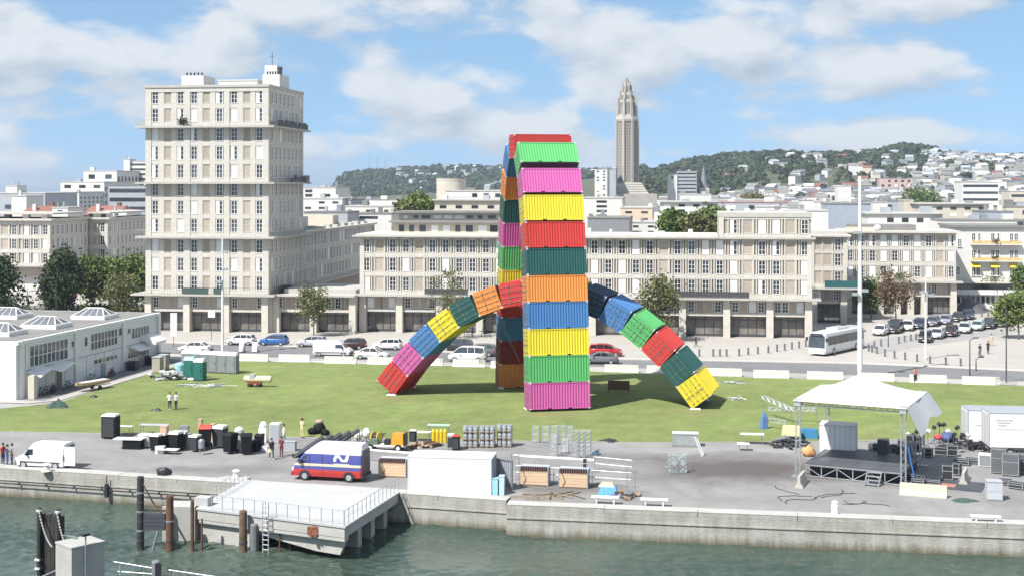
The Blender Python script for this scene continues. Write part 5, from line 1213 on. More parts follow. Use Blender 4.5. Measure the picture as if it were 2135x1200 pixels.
street_lamp('short dark lamp on the plaza between bus and parked cars', 1852, 722, 698, 0); street_lamp('dark double headed lamp post beside the road at the right', 2022, 782, 708, .5); street_lamp('thin dark post near the people on the plaza at the right', 2098, 796, 640, 0); street_lamp('thin grey post among the plaza bollards', 2035, 772, 748, .4)
def sign_post(label, px, py, h, w, hh, col, z=None):
    p = G(px, py); t = thing('sign_post', label, 'sign', (p.x, p.y, 0)); MB().tube((0, .05, 0), (0, .05, h), .04, 6).build('post', dark_metal, t); MB().box(-w / 2, w / 2, -.04, .02, h - hh, h).build('panel', col, t)
sign_post('white sign panel on a pole at the pavement left of the tower arcade', 362, 722, 4.6, .9, 3.2, white_paint); sign_post('small white sign on a dark post in front of the tower arcade', 441, 708, 4.2, 1.0, 1.0, white_paint)
sign_post('red no-entry like sign disc under the trees left of the tower', 152, 640, 2.8, 1.3, 1.3, mat('sign_red', (.5, .03, .03), .5))
for i, (px, lab) in enumerate(((505, 'left white trestle sign at the road edge below the white hatchback'), (532, 'right white trestle sign at the road edge left of the blue car'))):
    p = G(px, 733); t = thing('trestle_sign', lab, 'sign', (p.x, p.y, 0), ANG); MB().frus((-.35, .35, -.35, -.31), (-.35, .35, -.05, -.01), .1, 1.3).build('panel', white_plain, t); MB().frus((-.35, .35, .31, .35), (-.35, .35, .01, .05), .1, 1.3).build('panel', white_plain, t)
    MB().box(-.4, .4, -.4, .4, 0, .08).build('foot', dark_metal, t)
bol = MB().lathe([(.13, 0), (.12, .75), (.15, .8), (.12, .95)], 10).mesh('bollard', mat('bollard_grey', (.13, .13, .14), .6))
bp = [(1458, 742), (1487, 742), (1501, 742), (1515, 742), (1541, 741), (1560, 739), (1580, 737), (1602, 735), (1620, 732), (1636, 730), (1651, 727), (1666, 725), (1680, 722), (1811, 731), (1818, 733), (1828, 736), (1845, 742), (1865, 746), (1887, 749), (1912, 753), (1939, 757), (1972, 760), (2003, 762), (1823, 725), (1837, 721), (1874, 715), (1886, 712), (1899, 710), (1910, 708), (2044, 742), (2047, 660), (2060, 660), (2080, 662)]
for i, (px, py) in enumerate(bp):
    p = G(px, py); tag(obj('bollard', bol, None, (p.x, p.y, -.012)), 'small dark bollard in the line ' + ('between the low arch and the bus' if i < 13 else 'curving from the bus along the road' if i < 23 else 'beside the parked cars' if i < 29 else 'far back by the white corner building'), 'bollard', 'bollards on the plaza')
pl = MB().frus((-.5, .5, -.5, .5), (-.62, .62, -.62, .62), 0, .7).mesh('planter', white_plain)
for i, px in enumerate((774, 794, 813, 856)):
    p = G(px, 690); o = obj('planter', pl, None, (p.x, p.y + 1, 0)); tag(o, 'white square planter before the arcade shops, ' + ['leftmost of four', 'second from left of four', 'third from left of four', 'apart on the right'][i], 'planter')

# ------------------------------------------------------------------ things on the quay
def bin_meshes(m, lid):
    k = ('bin', m.name, lid.name)
    if k in BX: return BX[k]
    b = MB().frus((-.26, .26, -.30, .24), (-.33, .33, -.36, .34), .12, 1.08)
    l = MB().frus((-.35, .35, -.39, .36), (-.30, .30, -.30, .34), 1.081, 1.2)
    w = MB().lathe([(.13, -.04), (.13, .04)], 10, 0, M.Rotation(R(90), 4, 'Y'))
    BX[k] = (b.mesh('body', m), l.mesh('lid', lid), w.mesh('wheel', rubber), MB().tube((-.3, .38, 1.05), (.3, .38, 1.05), .03, 5).mesh('handle', black)); return BX[k]
def wheelie_bin(label, p, rz, m, lid, group=None, sc=1.0):
    b, l, w, h = bin_meshes(m, lid); t = thing('wheelie_bin', label, 'wheelie bin', p, rz, group); obj('body', b, t); obj('lid', l, t); obj('handle', h, t)
    for x in (-.3, .3): obj('wheel', w, t, (x, .27, .13))
    t.scale = (sc, sc, sc); return t
lidw = mat('bin_lid_white', (.62, .61, .58), .5); lidr = mat('red_cover', (.55, .05, .035), .6); darkbin = mat('bin_black', (.010, .010, .012), .75, .2, 3, spec=.25); greybin = mat('bin_grey', (.045, .048, .052), .7, .1, 3, spec=.25)
for px, py, m, lid, sc, lab in [(327, 941, darkbin, lidw, 1.25, 'black wheeled bin with pale lid, leftmost of the bin crowd'), (343, 938, darkbin, mat('kraft_lid', (.48, .36, .27)), 1.25, 'black bin topped by a brown cardboard box'), (367, 939, darkbin, lidw, 1.35, 'black bin with pale lid right of the cardboard topped one'), (380, 934, greybin, lidw, 1.2, 'dark grey bin behind the pale lidded black bin'),
                                (407, 940, greybin, lidw, 1.15, 'grey bin with white frame in front of the red cover'), (428, 934, darkbin, lidr, 1.6, 'large black container under a bright red cover'), (459, 932, greybin, lidw, 1.55, 'dark grey bin with white lid right of the red cover'), (480, 944, darkbin, darkbin, 1.4, 'all black bin left of the pale grey cylinder'), (514, 946, darkbin, darkbin, 1.4, 'all black bin right of the pale grey cylinder'), (541, 937, darkbin, darkbin, 1.1, 'small black bin left of the standing couple')]:
    wheelie_bin(lab, G(px, py), ANG + R((px * 7) % 40 - 20), m, lid, 'wheeled bins on the quay', sc)
tag(MB().lathe([(.33, 0), (.33, 1.45), (.42, 1.5), (.40, 1.75), (.2, 1.95), (.02, 1.98)], 14).build('gas_cylinder', mat('pale_grey_paint', (.52, .52, .50), .6), None, G(499, 938)), 'tall pale grey cylinder standing between two black bins', 'cylinder')
t = thing('dark_cabin', 'black cabin with a pale roof standing alone on the lawn edge at the left', 'cabin', G(231, 912), ANG)
MB().box(-.62, .62, -.55, .55, .1, 1.95).build('body', darkbin, t); MB().frus((-.66, .66, -.58, .58), (-.56, .56, -.5, .5), 1.952, 2.1).build('roof', lidw, t); MB().box(-.5, .5, -.58, -.552, .2, 1.8).build('door', greybin, t)
for k, (px, py, w, lab) in enumerate(((278, 934, 1.6, 'low stack of black slatted crates at the left of the bins'), (303, 930, .8, 'pale grey appliance right of the black crate stack'))):
    if k == 0:
        t = thing('crate_stack', lab, 'crates', G(px, py), ANG)
        for i in range(4): MB().box(-.8, .8, -.4, .4, i * .19, i * .19 + .15).build('crate', darkbin, t)
        MB().box(-1.6, .9, -.5, .5, .79, .86).build('board', white_paint, t)
    else:
        t = thing('appliance', lab, 'appliance', G(px, py), ANG); MB().box(-.45, .45, -.4, .4, .06, 1.0).build('body', mat('pale_grey_paint', (.52, .52, .50)), t); MB().box(-.48, .48, -.44, .44, 1.002, 1.08).build('lid', white_paint, t)
def table(label, p, rz, L_=2.0, h=.75, top=None, w=.75):
    t = thing('folding_table', label, 'table', p, rz); MB().box(-L_ / 2, L_ / 2, -w / 2, w / 2, h - .05, h).build('tabletop', top or white_plain, t)
    for x in (-L_ / 2 + .15, L_ / 2 - .15):
        for y in (-w / 2 + .08, w / 2 - .08): MB().tube((x, y, 0), (x, y, h - .05), .025, 5).build('leg', steel, t)
table('white folding table right of the black cabin', G(258, 905), ANG, 1.6); table('grey covered table behind the bins', G(322, 905), ANG, 2.6, .9, mat('grey_cloth', (.36, .38, .40), .8)); table('white folding table beside the cardboard topped bin', G(350, 945), ANG, 1.8, .4)
table('white folding table left of the stage scaffold', G(1568, 925), ANG, 2.0, .9); table('small white table with a case on it left of the stage', G(1550, 938), ANG, 1.0, .6)
for i, (px, py) in enumerate(((420, 947), (545, 931))):
    t = thing('water_boiler', ['short steel boiler on a stand in front of the red cover', 'white hooded boiler on a stand behind the small black bin'][i], 'boiler', G(px, py)); MB().lathe([(.26, .55), (.26, 1.15), (.1, 1.3)], 12).build('drum', steel if i == 0 else white_plain, t)
    for a in range(3): MB().tube((.24 * math.cos(a * 2.1), .24 * math.sin(a * 2.1), 0), (.22 * math.cos(a * 2.1), .22 * math.sin(a * 2.1), .56), .025, 5).build('leg', steel, t)
t = thing('appliance', 'white upright cooler behind the standing couple', 'cooler', G(575, 922), ANG); MB().box(-.42, .42, -.4, .4, .05, 1.7).build('body', white_paint, t); MB().box(-.38, .38, -.43, -.401, .15, 1.6).build('door', render_grey, t)
t = thing('appliance', 'white upright appliance with a domed top behind the small black bin', 'cooler', G(549, 921), ANG); MB().box(-.33, .33, -.33, .33, .05, 1.25).build('body', white_paint, t); MB().lathe([(.33, 1.251), (.34, 1.5), (.2, 1.75), (.02, 1.8)], 12).build('dome', white_plain, t)
blob('black_bag', 'black bag with white straps lying by the coping left of the pier', G(342, 993), .52, .75, black, 8, 'bag', 1.1, .7)
[blob('dark_bag', l_, G(*q_), r_, h_, darkbin, s_) for q_, r_, h_, s_, l_ in (((651, 905), .4, .7, 9, 'black bag left of the one that carries a pink sack'), ((666, 903), .5, 1.05, 10, 'tall black bag carrying a pink sack behind the black ramps'), ((678, 907), .36, .6, 11, 'small black bag right of the one that carries a pink sack'))]
blob('pink_sack', 'pale pink sack on top of the dark bag pile', G(666, 903) + V((0, -.05, .9)), .34, .4, mat('pink_sack', (.40, .29, .27), .8), 10, 'sack')
kraft = mat('kraft_box', (.46, .33, .23), .8, .08, 3)
for px, py, w, h, z, m, lab in ((334, 944, .7, .55, 0, white_plain, 'white box with pinkish print low at the left of the bin crowd'), (343, 938, .55, .5, 1.5, kraft, 'brown cardboard box resting on a bin in the bin crowd'), (391, 933, .5, 1.2, 0, render_grey, 'grey narrow cupboard behind the pale lidded bins'), (418, 912, .3, 1.6, 0, kraft, 'narrow tan board standing left of the red cover'), (444, 920, .35, 1.5, 0, kraft, 'narrow tan board standing right of the red cover'), (532, 940, .45, .9, 0, darkbin, 'low black crate between the bins and the couple'), (553, 938, .5, .35, 0, white_paint, 'small white crate at the feet of the couple'), (601, 938, 1.3, .75, 0, render_grey, 'grey low counter right of the couple'), (350, 921, .9, .9, 0, render_grey, 'grey cupboard at the back of the bin crowd'), (384, 909, .8, .9, 0, steel, 'steel cupboard at the lawn edge behind the bins')):
    q = G(px, py) + V((0, 0, z)); t = thing('storage_box', lab, 'box', q, ANG + R(px % 17 - 8)); MB().box(-w / 2, w / 2, -.25, .25, 0, h).build('body', m, t); MB().box(-w / 2 - .02, w / 2 + .02, -.27, .27, h + .002, h + .05).build('lid', m, t)
# black ramp row
for i in range(5):
    q = G(638 + i * 19, 950 - i * 4); t = thing('ramp_panel', 'black sloping ramp panel behind the blue van, counted from the front: ' + ['first', 'second', 'third', 'fourth', 'fifth', 'sixth'][i], 'ramp', (q.x, q.y, 0), ANG - R(62), 'black ramp panels behind the van')
    MB().add([(-.42, -1.1, 0), (.42, -1.1, 0), (.42, 1.4, 1.55), (-.42, 1.4, 1.55), (-.42, -1.0, 0), (.42, -1.0, 0), (.42, 1.4, 1.40), (-.42, 1.4, 1.40)], [(0, 1, 2, 3), (7, 6, 5, 4), (0, 4, 5, 1), (1, 5, 6, 2), (2, 6, 7, 3), (3, 7, 4, 0)]).build('panel', mat('black_sheet', (.035, .035, .04), .35), t)
    MB().tube((-.38, 1.35, 0), (-.38, 1.35, 1.4), .04, 5).build('leg', dark_metal, t); MB().tube((.38, 1.35, 0), (.38, 1.35, 1.4), .04, 5).build('leg', dark_metal, t); MB().box(-.44, -.40, -1.1, 1.4, .0, .18).build('side_rail', dark_metal, t)
# little lorry-mounted machine and mixer
def build_machine():
    t = thing('flatbed_cart', 'small pale flatbed cart with an orange engine block behind the blue van', 'cart', G(805, 938), ANG)
    MB().box(-1.6, 1.6, -.55, .55, .42, .52).build('bed', white_paint, t)
    for x in (-1.2, 1.15):
        for y in (-.62, .62): MB().lathe([(.12, -.09), (.30, -.09), (.33, 0), (.30, .09), (.12, .09)], 14, 0, M.Rotation(R(90), 4, 'X')).build('wheel', rubber, t, (x, y, .33)); MB().lathe([(.16, -.1), (.16, .1)], 10, 0, M.Rotation(R(90), 4, 'X')).build('hub', white_plain, t, (x, y, .33))
    MB().frus((.5, 1.55, -.5, .5), (.65, 1.5, -.4, .4), .521, 1.45).build('engine_cover', mat('machine_orange', (.75, .28, .02), .5), t); MB().box(1.56, 1.75, -.4, .4, .5, 1.5).build('radiator', black, t)
    MB().box(-.1, .35, -.35, .35, .521, .95).build('seat', black, t); MB().tube((-.5, 0, .5), (-.2, 0, 1.35), .04, 6).build('steering_column', dark_metal, t); MB().lathe([(.22, 0), (.22, .04)], 12).build('steering_wheel', black, t, (-.2, 0, 1.35))
    MB().frus((-1.5, -.6, -.4, .4), (-1.3, -.7, -.35, .35), .521, .95).build('hood', mat('machine_green', (.10, .14, .10), .5), t)
    t = thing('cable_drum', 'yellow cable drum with black hub left of the flatbed cart', 'cable drum', G(785, 922), ANG + R(70)); T = M.Rotation(R(90), 4, 'X') @ M.Identity(4)
    for y in (-.3, .3): MB().lathe([(.15, -.03), (.48, -.03), (.48, .03), (.15, .03)], 18, 0, T).build('flange', mat('drum_yellow', (.62, .50, .06), .5), t, (0, y, .48))
    MB().lathe([(.3, -.27), (.3, .27)], 14, 0, T).build('hub', black, t, (0, 0, .48))
    for i, (px, py) in enumerate(((748, 925), (764, 921))):
        t = thing('concrete_mixer', ['white drum mixer on a dark stand, left of two', 'white drum mixer on a dark stand, right of two'][i] + ' by the cable drum', 'mixer', G(px, py), R(30)); MB().lathe([(.10, .4), (.36, .6), (.38, .85), (.22, 1.15), (.2, 1.2)], 14).build('drum', white_paint, t)
        for a in range(3): MB().tube((.1, 0, .5), (.45 * math.cos(a * 2.1), .45 * math.sin(a * 2.1), 0), .035, 5).build('leg', dark_metal, t)
    for i in range(4):
        t = thing('gas_cylinder', 'tall yellow gas cylinder in the cage row, ' + ['first', 'second', 'third', 'fourth'][i] + ' from the left', 'cylinder', G(904 + i * 8, 922), 0, 'yellow gas cylinders'); MB().lathe([(.14, 0), (.15, .1), (.15, 1.0), (.06, 1.2)], 10).build('bottle', mat('bottle_yellow', (.70, .48, .02), .45), t); MB().lathe([(.05, 1.2), (.05, 1.35)], 8).build('valve', mat('valve_green', (.1, .3, .22)), t)
    table('white table left of the yellow gas cylinders', G(879, 918), ANG, 1.6, .8); table('pale green table behind the yellow gas cylinders', G(915, 908), ANG, 2.0, 1.0, mat('pale_green', (.35, .48, .42)))
    for i, (px, py, lab) in enumerate(((940, 934, 'grey cabinet left of the steel kegs'), (951, 937, 'black cabinet with a red top edge left of the steel kegs'), (861, 925, 'black upright case right of the orange engine'))):
        t = thing('equipment_cabinet', lab, 'cabinet', G(px, py), ANG); MB().box(-.27, .27, -.3, .3, .05, 1.15).build('body', darkbin if i else render_grey, t); MB().box(-.28, .28, -.31, .31, 1.152, 1.22).build('lid', lidr if i == 1 else lidw, t); MB().box(-.23, .23, -.32, -.302, .15, 1.0).build('door', greybin, t)
    heap('sack_heap', 'low brownish heap of sacks and timber beside the yellow cylinders', G(882, 930), 40, 1.8, [tan_wood, rust, mat('sack', (.4, .36, .3))], 'sacks', 4, .4)
build_machine()
# steel kegs: three stacks of layers on pallets
def build_kegs():
    prof = [(.13, 0), (.19, .02), (.20, .06), (.185, .12), (.205, .20), (.205, .36), (.185, .44), (.20, .49), (.19, .54), (.16, .55)]
    km = MB().lathe(prof, 12).mesh('body', alu); cm = MB().lathe([(.05, .50), (.05, .57)], 8).mesh('tap', dark_metal); pm = MB()
    for i in range(5): pm.box(-.62, .62, -.42 + i * .18, -.30 + i * .18, .09, .115)
    for x in (-.55, 0, .55): pm.box(x - .06, x + .06, -.42, .42, 0, .089)
    pmesh = pm.mesh('pallet', tan_wood); lay = ['bottom', 'middle', 'top', 'fourth']; col_ = ['left', 'middle', 'right']
    for s, (px, py, tiers, nm) in enumerate(((981, 932, 3, 'left keg stack'), (1016, 932, 3, 'middle keg stack'), (1052, 931, 3, 'right keg stack'))):
        b = G(px, py); ca, sa = math.cos(ANG), math.sin(ANG); z = 0
        for k in range(tiers):
            tag(obj('pallet', pmesh, None, (b.x, b.y + .3, z), ANG), f'wooden pallet under the {lay[k]} layer of the {nm}', 'pallet', 'pallets in the keg stacks'); z += .117
            for j in range(2):
                for i in range(3):
                    x, y = (i - 1) * .43, j * .43
                    t = thing('steel_keg', f'pale steel keg, {col_[i]} one in the {"front" if j == 0 else "back"} row, {lay[k]} layer of the {nm}', 'keg', (b.x + ca * x - sa * y, b.y + .1 + sa * x + ca * y, z), i * .7, 'steel kegs'); t.scale = (1, 1, .85); obj('body', km, t); obj('tap', cm, t)
            z += .478 + (.03 if s == 2 else 0)
build_kegs()
# upright galvanised ladder-like racks and rails
def rack(label, p, rz, w=.55, h=1.9, group=None):
    k = ('rack', w, h)
    if k not in BX:
        f = MB()
        for x in (-w / 2, w / 2):
            for y in (-.25, .25): f.tube((x, y, 0), (x, y, h), .025, 4)
        for z in (.15, h * .5, h - .05): f.path([(-w / 2, -.25, z), (w / 2, -.25, z), (w / 2, .25, z), (-w / 2, .25, z), (-w / 2, -.25, z)], .018, 4)
        b = MB()
        for i in range(1, 5): b.tube((-w / 2 + i * w / 5, -.25, .15), (-w / 2 + i * w / 5, -.25, h - .05), .013, 4)
        for i in range(6): b.tube((-w / 2, -.25, .15 + i * (h - .2) / 6), (w / 2, -.25, .15 + (i + 1) * (h - .2) / 6), .013, 4)
        BX[k] = (f.mesh('frame', alu), b.mesh('bars', alu))
    t = thing('metal_rack', label, 'rack', p, rz, group); a, b = BX[k]; obj('frame', a, t); obj('bars', b, t); return t
rk = [(1117, 921, 1.4), (1138, 921, 1.4), (1156, 925, 1.6), (1172, 924, 1.6), (1188, 926, 1.6), (1154, 950, 1.7), (1178, 943, 1.2), (1200, 952, 2.2), (1212, 952, 2.2), (1224, 952, 2.2)]
for i, (px, py, h) in enumerate(rk): rack('galvanised upright rack right of the kegs, ' + ['first', 'second', 'third', 'fourth', 'fifth', 'sixth', 'seventh', 'eighth', 'ninth', 'tenth'][i] + ' from the left', G(px, py), ANG, .58, h, 'galvanised racks')
tarp('dark_bag', 'dark flat bag at the lawn edge right of the racks', G(1270, 919), .9, .25, black, 11, 'bag')
tag(MB().box(-.3, .3, -.2, .2, 0, .18).tube((-.2, 0, .18), (.25, .1, .35), .08, 6).build('hose_reel', mat('hose_blue', (.10, .17, .24)), None, G(1243, 946)), 'small blue hose reel right of the racks', 'hose')
t = thing('barrier_stack', 'flat stack of grey grilles on a frame in front of the lawn', 'stack', G(1429, 928), ANG)
for i in range(7): MB().box(-1.05, 1.05, -.55 + i * .16, -.50 + i * .16, .12, 1.05).build('grille', mat('grille_grey', (.27, .30, .29), .6), t)
MB().box(-1.1, 1.1, -.6, .55, 1.06, 1.12).build('top_board', mat('stack_top', (.46, .49, .48), .6), t); MB().box(-1.1, 1.1, -.6, .55, .02, .11).build('frame', steel, t)
tag(MB().box(-.06, .06, -.05, .05, 0, 1.7).box(.1, .2, -.05, .05, 0, 1.5).build('leaning_plank', white_paint, None, G(1464, 950), R(10)), 'pair of white planks leaning by the grey grille stack', 'planks')
bpy.data.objects['leaning_plank'].rotation_euler = (0, R(-22), R(5))
def wire_tangle(label, p, seed, m, r=.8, h=1.3, n=26):
    rng = random.Random(seed); mb = MB()
    for _ in range(n):
        a = V((rng.uniform(-r, r), rng.uniform(-r * .5, r * .5), rng.uniform(.03, h))); b = a + V((rng.uniform(-.6, .6), rng.uniform(-.3, .3), rng.uniform(-.5, .5))); b.z = max(.03, b.z); mb.tube(a, b, .025, 4)
    for x in (-r, r): mb.tube((x, -.3, 0), (x, -.3, h), .03, 5).tube((x, .3, 0), (x, .3, h), .03, 5)
    for z in (.1, h): mb.path([(-r, -.3, z), (r, -.3, z), (r, .3, z), (-r, .3, z), (-r, -.3, z)], .025, 4)
    for x in (-r * .5, r * .6): mb.lathe([(.2, -.03), (.2, .03)], 12, 0, M.Translation((x, -.35, h * .6)) @ M.Rotation(R(90), 4, 'X'))
    o = mb.build('folded_trolley', m, None, p); tag(o, label, 'trolley', kind='stuff'); return o
wire_tangle('greenish grey wire trolley with folded parts on the open quay', G(1413, 984), 3, mat('trolley_grey', (.32, .38, .38), .5, .1, 3), .62, 1.35)
# white container, gate, timber stalls, railings along the quay edge
def build_quay_edge():
    a = G(850, 1026); ang = math.atan2(dl.y, dl.x) + R(7.5); c = a + V((math.cos(ang) * CL / 2 - math.sin(ang) * CW / 2, math.sin(ang) * CL / 2 + math.cos(ang) * CW / 2, 0))
    t = thing('white_container', 'scuffed white steel container standing at the quay edge beside the pier', 'container', (c.x, c.y, .01), ang)
    mb = MB().box(-CL / 2, CL / 2, -CW / 2, CW / 2, .12, CH - .06)
    for s in (-1, 1): mb.box(-CL / 2 - .01, CL / 2 + .01, s * (CW / 2) - .03, s * (CW / 2) + .03, .0, .119)
    mb.build('body', mat('white_scuffed', (.64, .64, .625), .5, .04, .7, dirt=.22, dirtcol=(.45, .42, .38)), t); MB().box(-CL / 2 - .02, CL / 2 + .02, -CW / 2 - .02, CW / 2 + .02, CH - .058, CH).build('roof', mat('white_scuffed', (.64, .64, .625)), t)
    for i in range(6): MB().box(CL / 2 + .001, CL / 2 + .04, -CW / 2 + .15 + i * .37, -CW / 2 + .36 + i * .37, .2, CH - .15).build('end_rib', render_grey, t)
    for sx in (-1, 1): MB().box(*sorted((sx * CL / 2, sx * (CL / 2 - .1))), -CW / 2 - .025, -CW / 2 - .001, .12, CH - .06).build('corner_post', render_white, t)
    o = c + V((math.cos(ang), math.sin(ang), 0)) * (CL / 2)
    for i, (dx, dy, w, h, m, lab) in enumerate(((.25, -.95, .38, 1.15, pblue, 'teal plastic box against the container end wall, left of two'), (.70, -.85, .36, 1.3, mat('pale_teal', (.45, .60, .62), .5), 'pale teal plastic box against the container end wall, right of two'))):
        q = o + V((math.cos(ang) * dx - math.sin(ang) * dy, math.sin(ang) * dx + math.cos(ang) * dy, 0)); tag(MB().frus((-w / 2, w / 2, -.25, .25), (-w * .54, w * .54, -.27, .27), 0, h).box(-w * .56, w * .56, -.3, .3, h + .002, h + .06).build('plastic_box', m, None, q, ang), lab, 'box')
    q = G(1049, 1018); t = thing('sheet_gate', 'grey corrugated sheet gate panel right of the white container', 'gate', q, R(-38)); mb = MB()
    corrug(mb, V((-.8, 0, .1)), V((1, 0, 0)), V((0, 0, 1)), V((0, -1, 0)), 1.6, 2.0, .06, 8); mb.build('sheet', mat('gate_grey', (.30, .31, .33), .55), t); MB().box(-.86, -.8, -.06, .06, 0, 2.2).box(.8, .86, -.06, .06, 0, 2.2).box(-.8, .8, -.05, .05, 2.1, 2.16).build('frame', steel, t)
    for i, (px, py, w, lab) in enumerate(((818, 994, 2.15, 'plywood fronted counter with dark slatted top, left of the white container'), (1113, 1012, 2.15, 'plywood fronted counter with dark slatted top, right of the white container'), (1195, 1017, 2.15, 'plywood fronted counter nearest the blue tarpaulin'))):
        q = G(px, py); t = thing('market_counter', lab, 'counter', q, ang - R(3), 'plywood counters on the quay'); h = 1.12
        for k in range(5): MB().box(-w / 2 + .06, w / 2 - .06, -.03 - .012 * (k % 2), .0, .10 + k * .205, .10 + k * .205 + .195).build('plank', plywood, t)
        MB().box(-w / 2, -w / 2 + .06, -.05, 1.0, 0, h + .2).box(w / 2 - .06, w / 2, -.05, 1.0, 0, h + .2).build('side_wall', mat('counter_side', (.28, .28, .29), .7), t)
        for k in range(12): MB().box(-w / 2 + .08 + k * (w - .16) / 12, -w / 2 + .08 + (k + .62) * (w - .16) / 12, -.10, .30, h + .02, h + .26).build('slat', mat('dark_slat', (.10, .055, .05), .7), t)
        MB().box(-w / 2, w / 2, .31, 1.0, h + .2, h + .26).build('top', mat('counter_top', (.38, .42, .46), .6), t); MB().box(-w / 2 + .061, w / 2 - .061, .001, .98, .02, h + .0).build('body', tan_wood, t)
        MB().path([(-w / 2 + .25, -.07, h), (-w / 2 + .5, -.08, .5), (-w / 2 + .3, -.07, .15)], .018, 4).build('cable', rubber, t)
    for i, (pa, pb, zs, lab) in enumerate((((1070, 975), (1238, 985), (1.05, .95), 'upper white tubular handrail in front of the racks'), ((1076, 1000), (1316, 1016), (1.1, .6), 'lower long white handrail over the plywood counters'), ((1238, 978), (1318, 986), (1.0, .5), 'short white handrail right of the racks'), ((748, 960), (905, 972), (1.0, .9), 'white rail behind the left plywood counter'))):
        A_, B_ = G(*pa), G(*pb); L_ = (B_ - A_).length; t = thing('handrail', lab, 'railing', A_, math.atan2(B_.y - A_.y, B_.x - A_.x))
        for z in zs: MB().tube((0, 0, z), (L_, 0, z), .035, 6).build('rail', white_plain, t)
        for k in range(4): MB().tube((L_ * k / 3, 0, 0), (L_ * k / 3, 0, max(zs)), .03, 5).build('post', alu, t)
    for i, (px, py) in enumerate(((1074, 1000), (1232, 1000), (1316, 1030))):
        t = thing('scaffold_frame', 'thin grey scaffold frame on the quay, ' + ['left one beside the sheet gate', 'middle one beside the last plywood counter', 'right one above the white benches'][i], 'scaffold', G(px, py), ang, 'scaffold frames')
        for x in (-.3, .3): MB().tube((x, 0, 0), (x, 0, 2.0), .03, 5).build('upright', steel, t)
        for z in (.3, .8, 1.3, 1.8): MB().tube((-.3, 0, z), (.3, 0, z), .02, 5).build('rung', steel, t)
    t = thing('traffic_signal', 'black two part signal lamp on a thin white post by the last plywood counter', 'signal', G(1219, 1012)); MB().tube((0, 0, 0), (0, 0, 1.6), .05, 6).build('post', white_plain, t); MB().box(-.11, .11, -.1, .1, 1.35, 1.6).build('lamp', black, t); MB().box(-.11, .11, -.1, .1, 1.7, 1.98).build('lamp', black, t)
    t = thing('tarpaulin', 'blue and pale yellow tarpaulin folded over a crate by the quay edge', 'tarpaulin', G(1266, 1032), ang)
    MB().frus((-.72, .72, -.5, .5), (-.45, .62, -.1, .5), .02, .62).build('blue_sheet', mat('tarp_blue', (.03, .22, .52), .5, .15, 4, .6, 6), t); MB().frus((-.62, .5, -.06, .52), (-.35, .35, .1, .5), .622, .86).build('yellow_sheet', mat('tarp_yellow', (.68, .60, .30), .6, .1, 4, .6, 6), t)
    tarp('net_pile', 'brownish flat pile of netting spread behind the coping', G(1128, 1036), 2.1, .16, mat('net_brown', (.17, .145, .11), .95, .4, 3, .8, 9), 12, 'net', 1.0, .38); heap('rope_heap', 'few reddish ropes and sticks lying on the brown netting pile', G(1160, 1033), 14, 1.3, [tan_wood, rust], 'ropes', 12, .2, True)
    heap('scrap_pile', 'small pile of metal scraps right of the blue tarpaulin', G(1308, 1036), 26, 1.2, [rust, steel, tan_wood], 'scrap', 13, .4)
    for i, (px, py, lab) in enumerate(((1262, 1049, 'white bench at the quay edge under the blue tarpaulin'), (1364, 1054, 'white bench at the quay edge right of the blue tarpaulin'), (2055, 1090, 'white bench at the quay edge near the right end'))):
        t = thing('bench', lab, 'bench', G(px, py), math.atan2(dr.y, dr.x), 'white quay benches'); MB().box(-.95, .95, -.2, .2, .42, .52).build('seat', white_plain, t)
        for x in (-.6, .6): MB().box(x - .05, x + .05, -.15, .15, 0, .419).build('leg', white_plain, t)
    q = G(1741, 1074); tag(MB().lathe([(.26, 0), (.26, .55), (.22, .62), (.22, .80), (.1, .86)], 14).build('mooring_bollard', white_plain, None, (q.x, q.y, .14)), 'stout white mooring bollard on the coping in front of the stage', 'bollard')
    for i, (px, py) in enumerate(((97, 985), (492, 999))):
        q = G(px, py); t = thing('mooring_bollard', ['white cast mooring bollard on the coping left of the pier piles', 'white cast mooring bollard at the inner corner of the pier'][i], 'bollard', (q.x, q.y, .15)); MB().lathe([(.34, 0), (.26, .08), (.2, .4), (.32, .5), (.2, .6)], 12).build('body', white_paint, t); MB().lathe([(.42, -.02), (.42, .03)], 12).build('foot', concrete, t)
build_quay_edge()
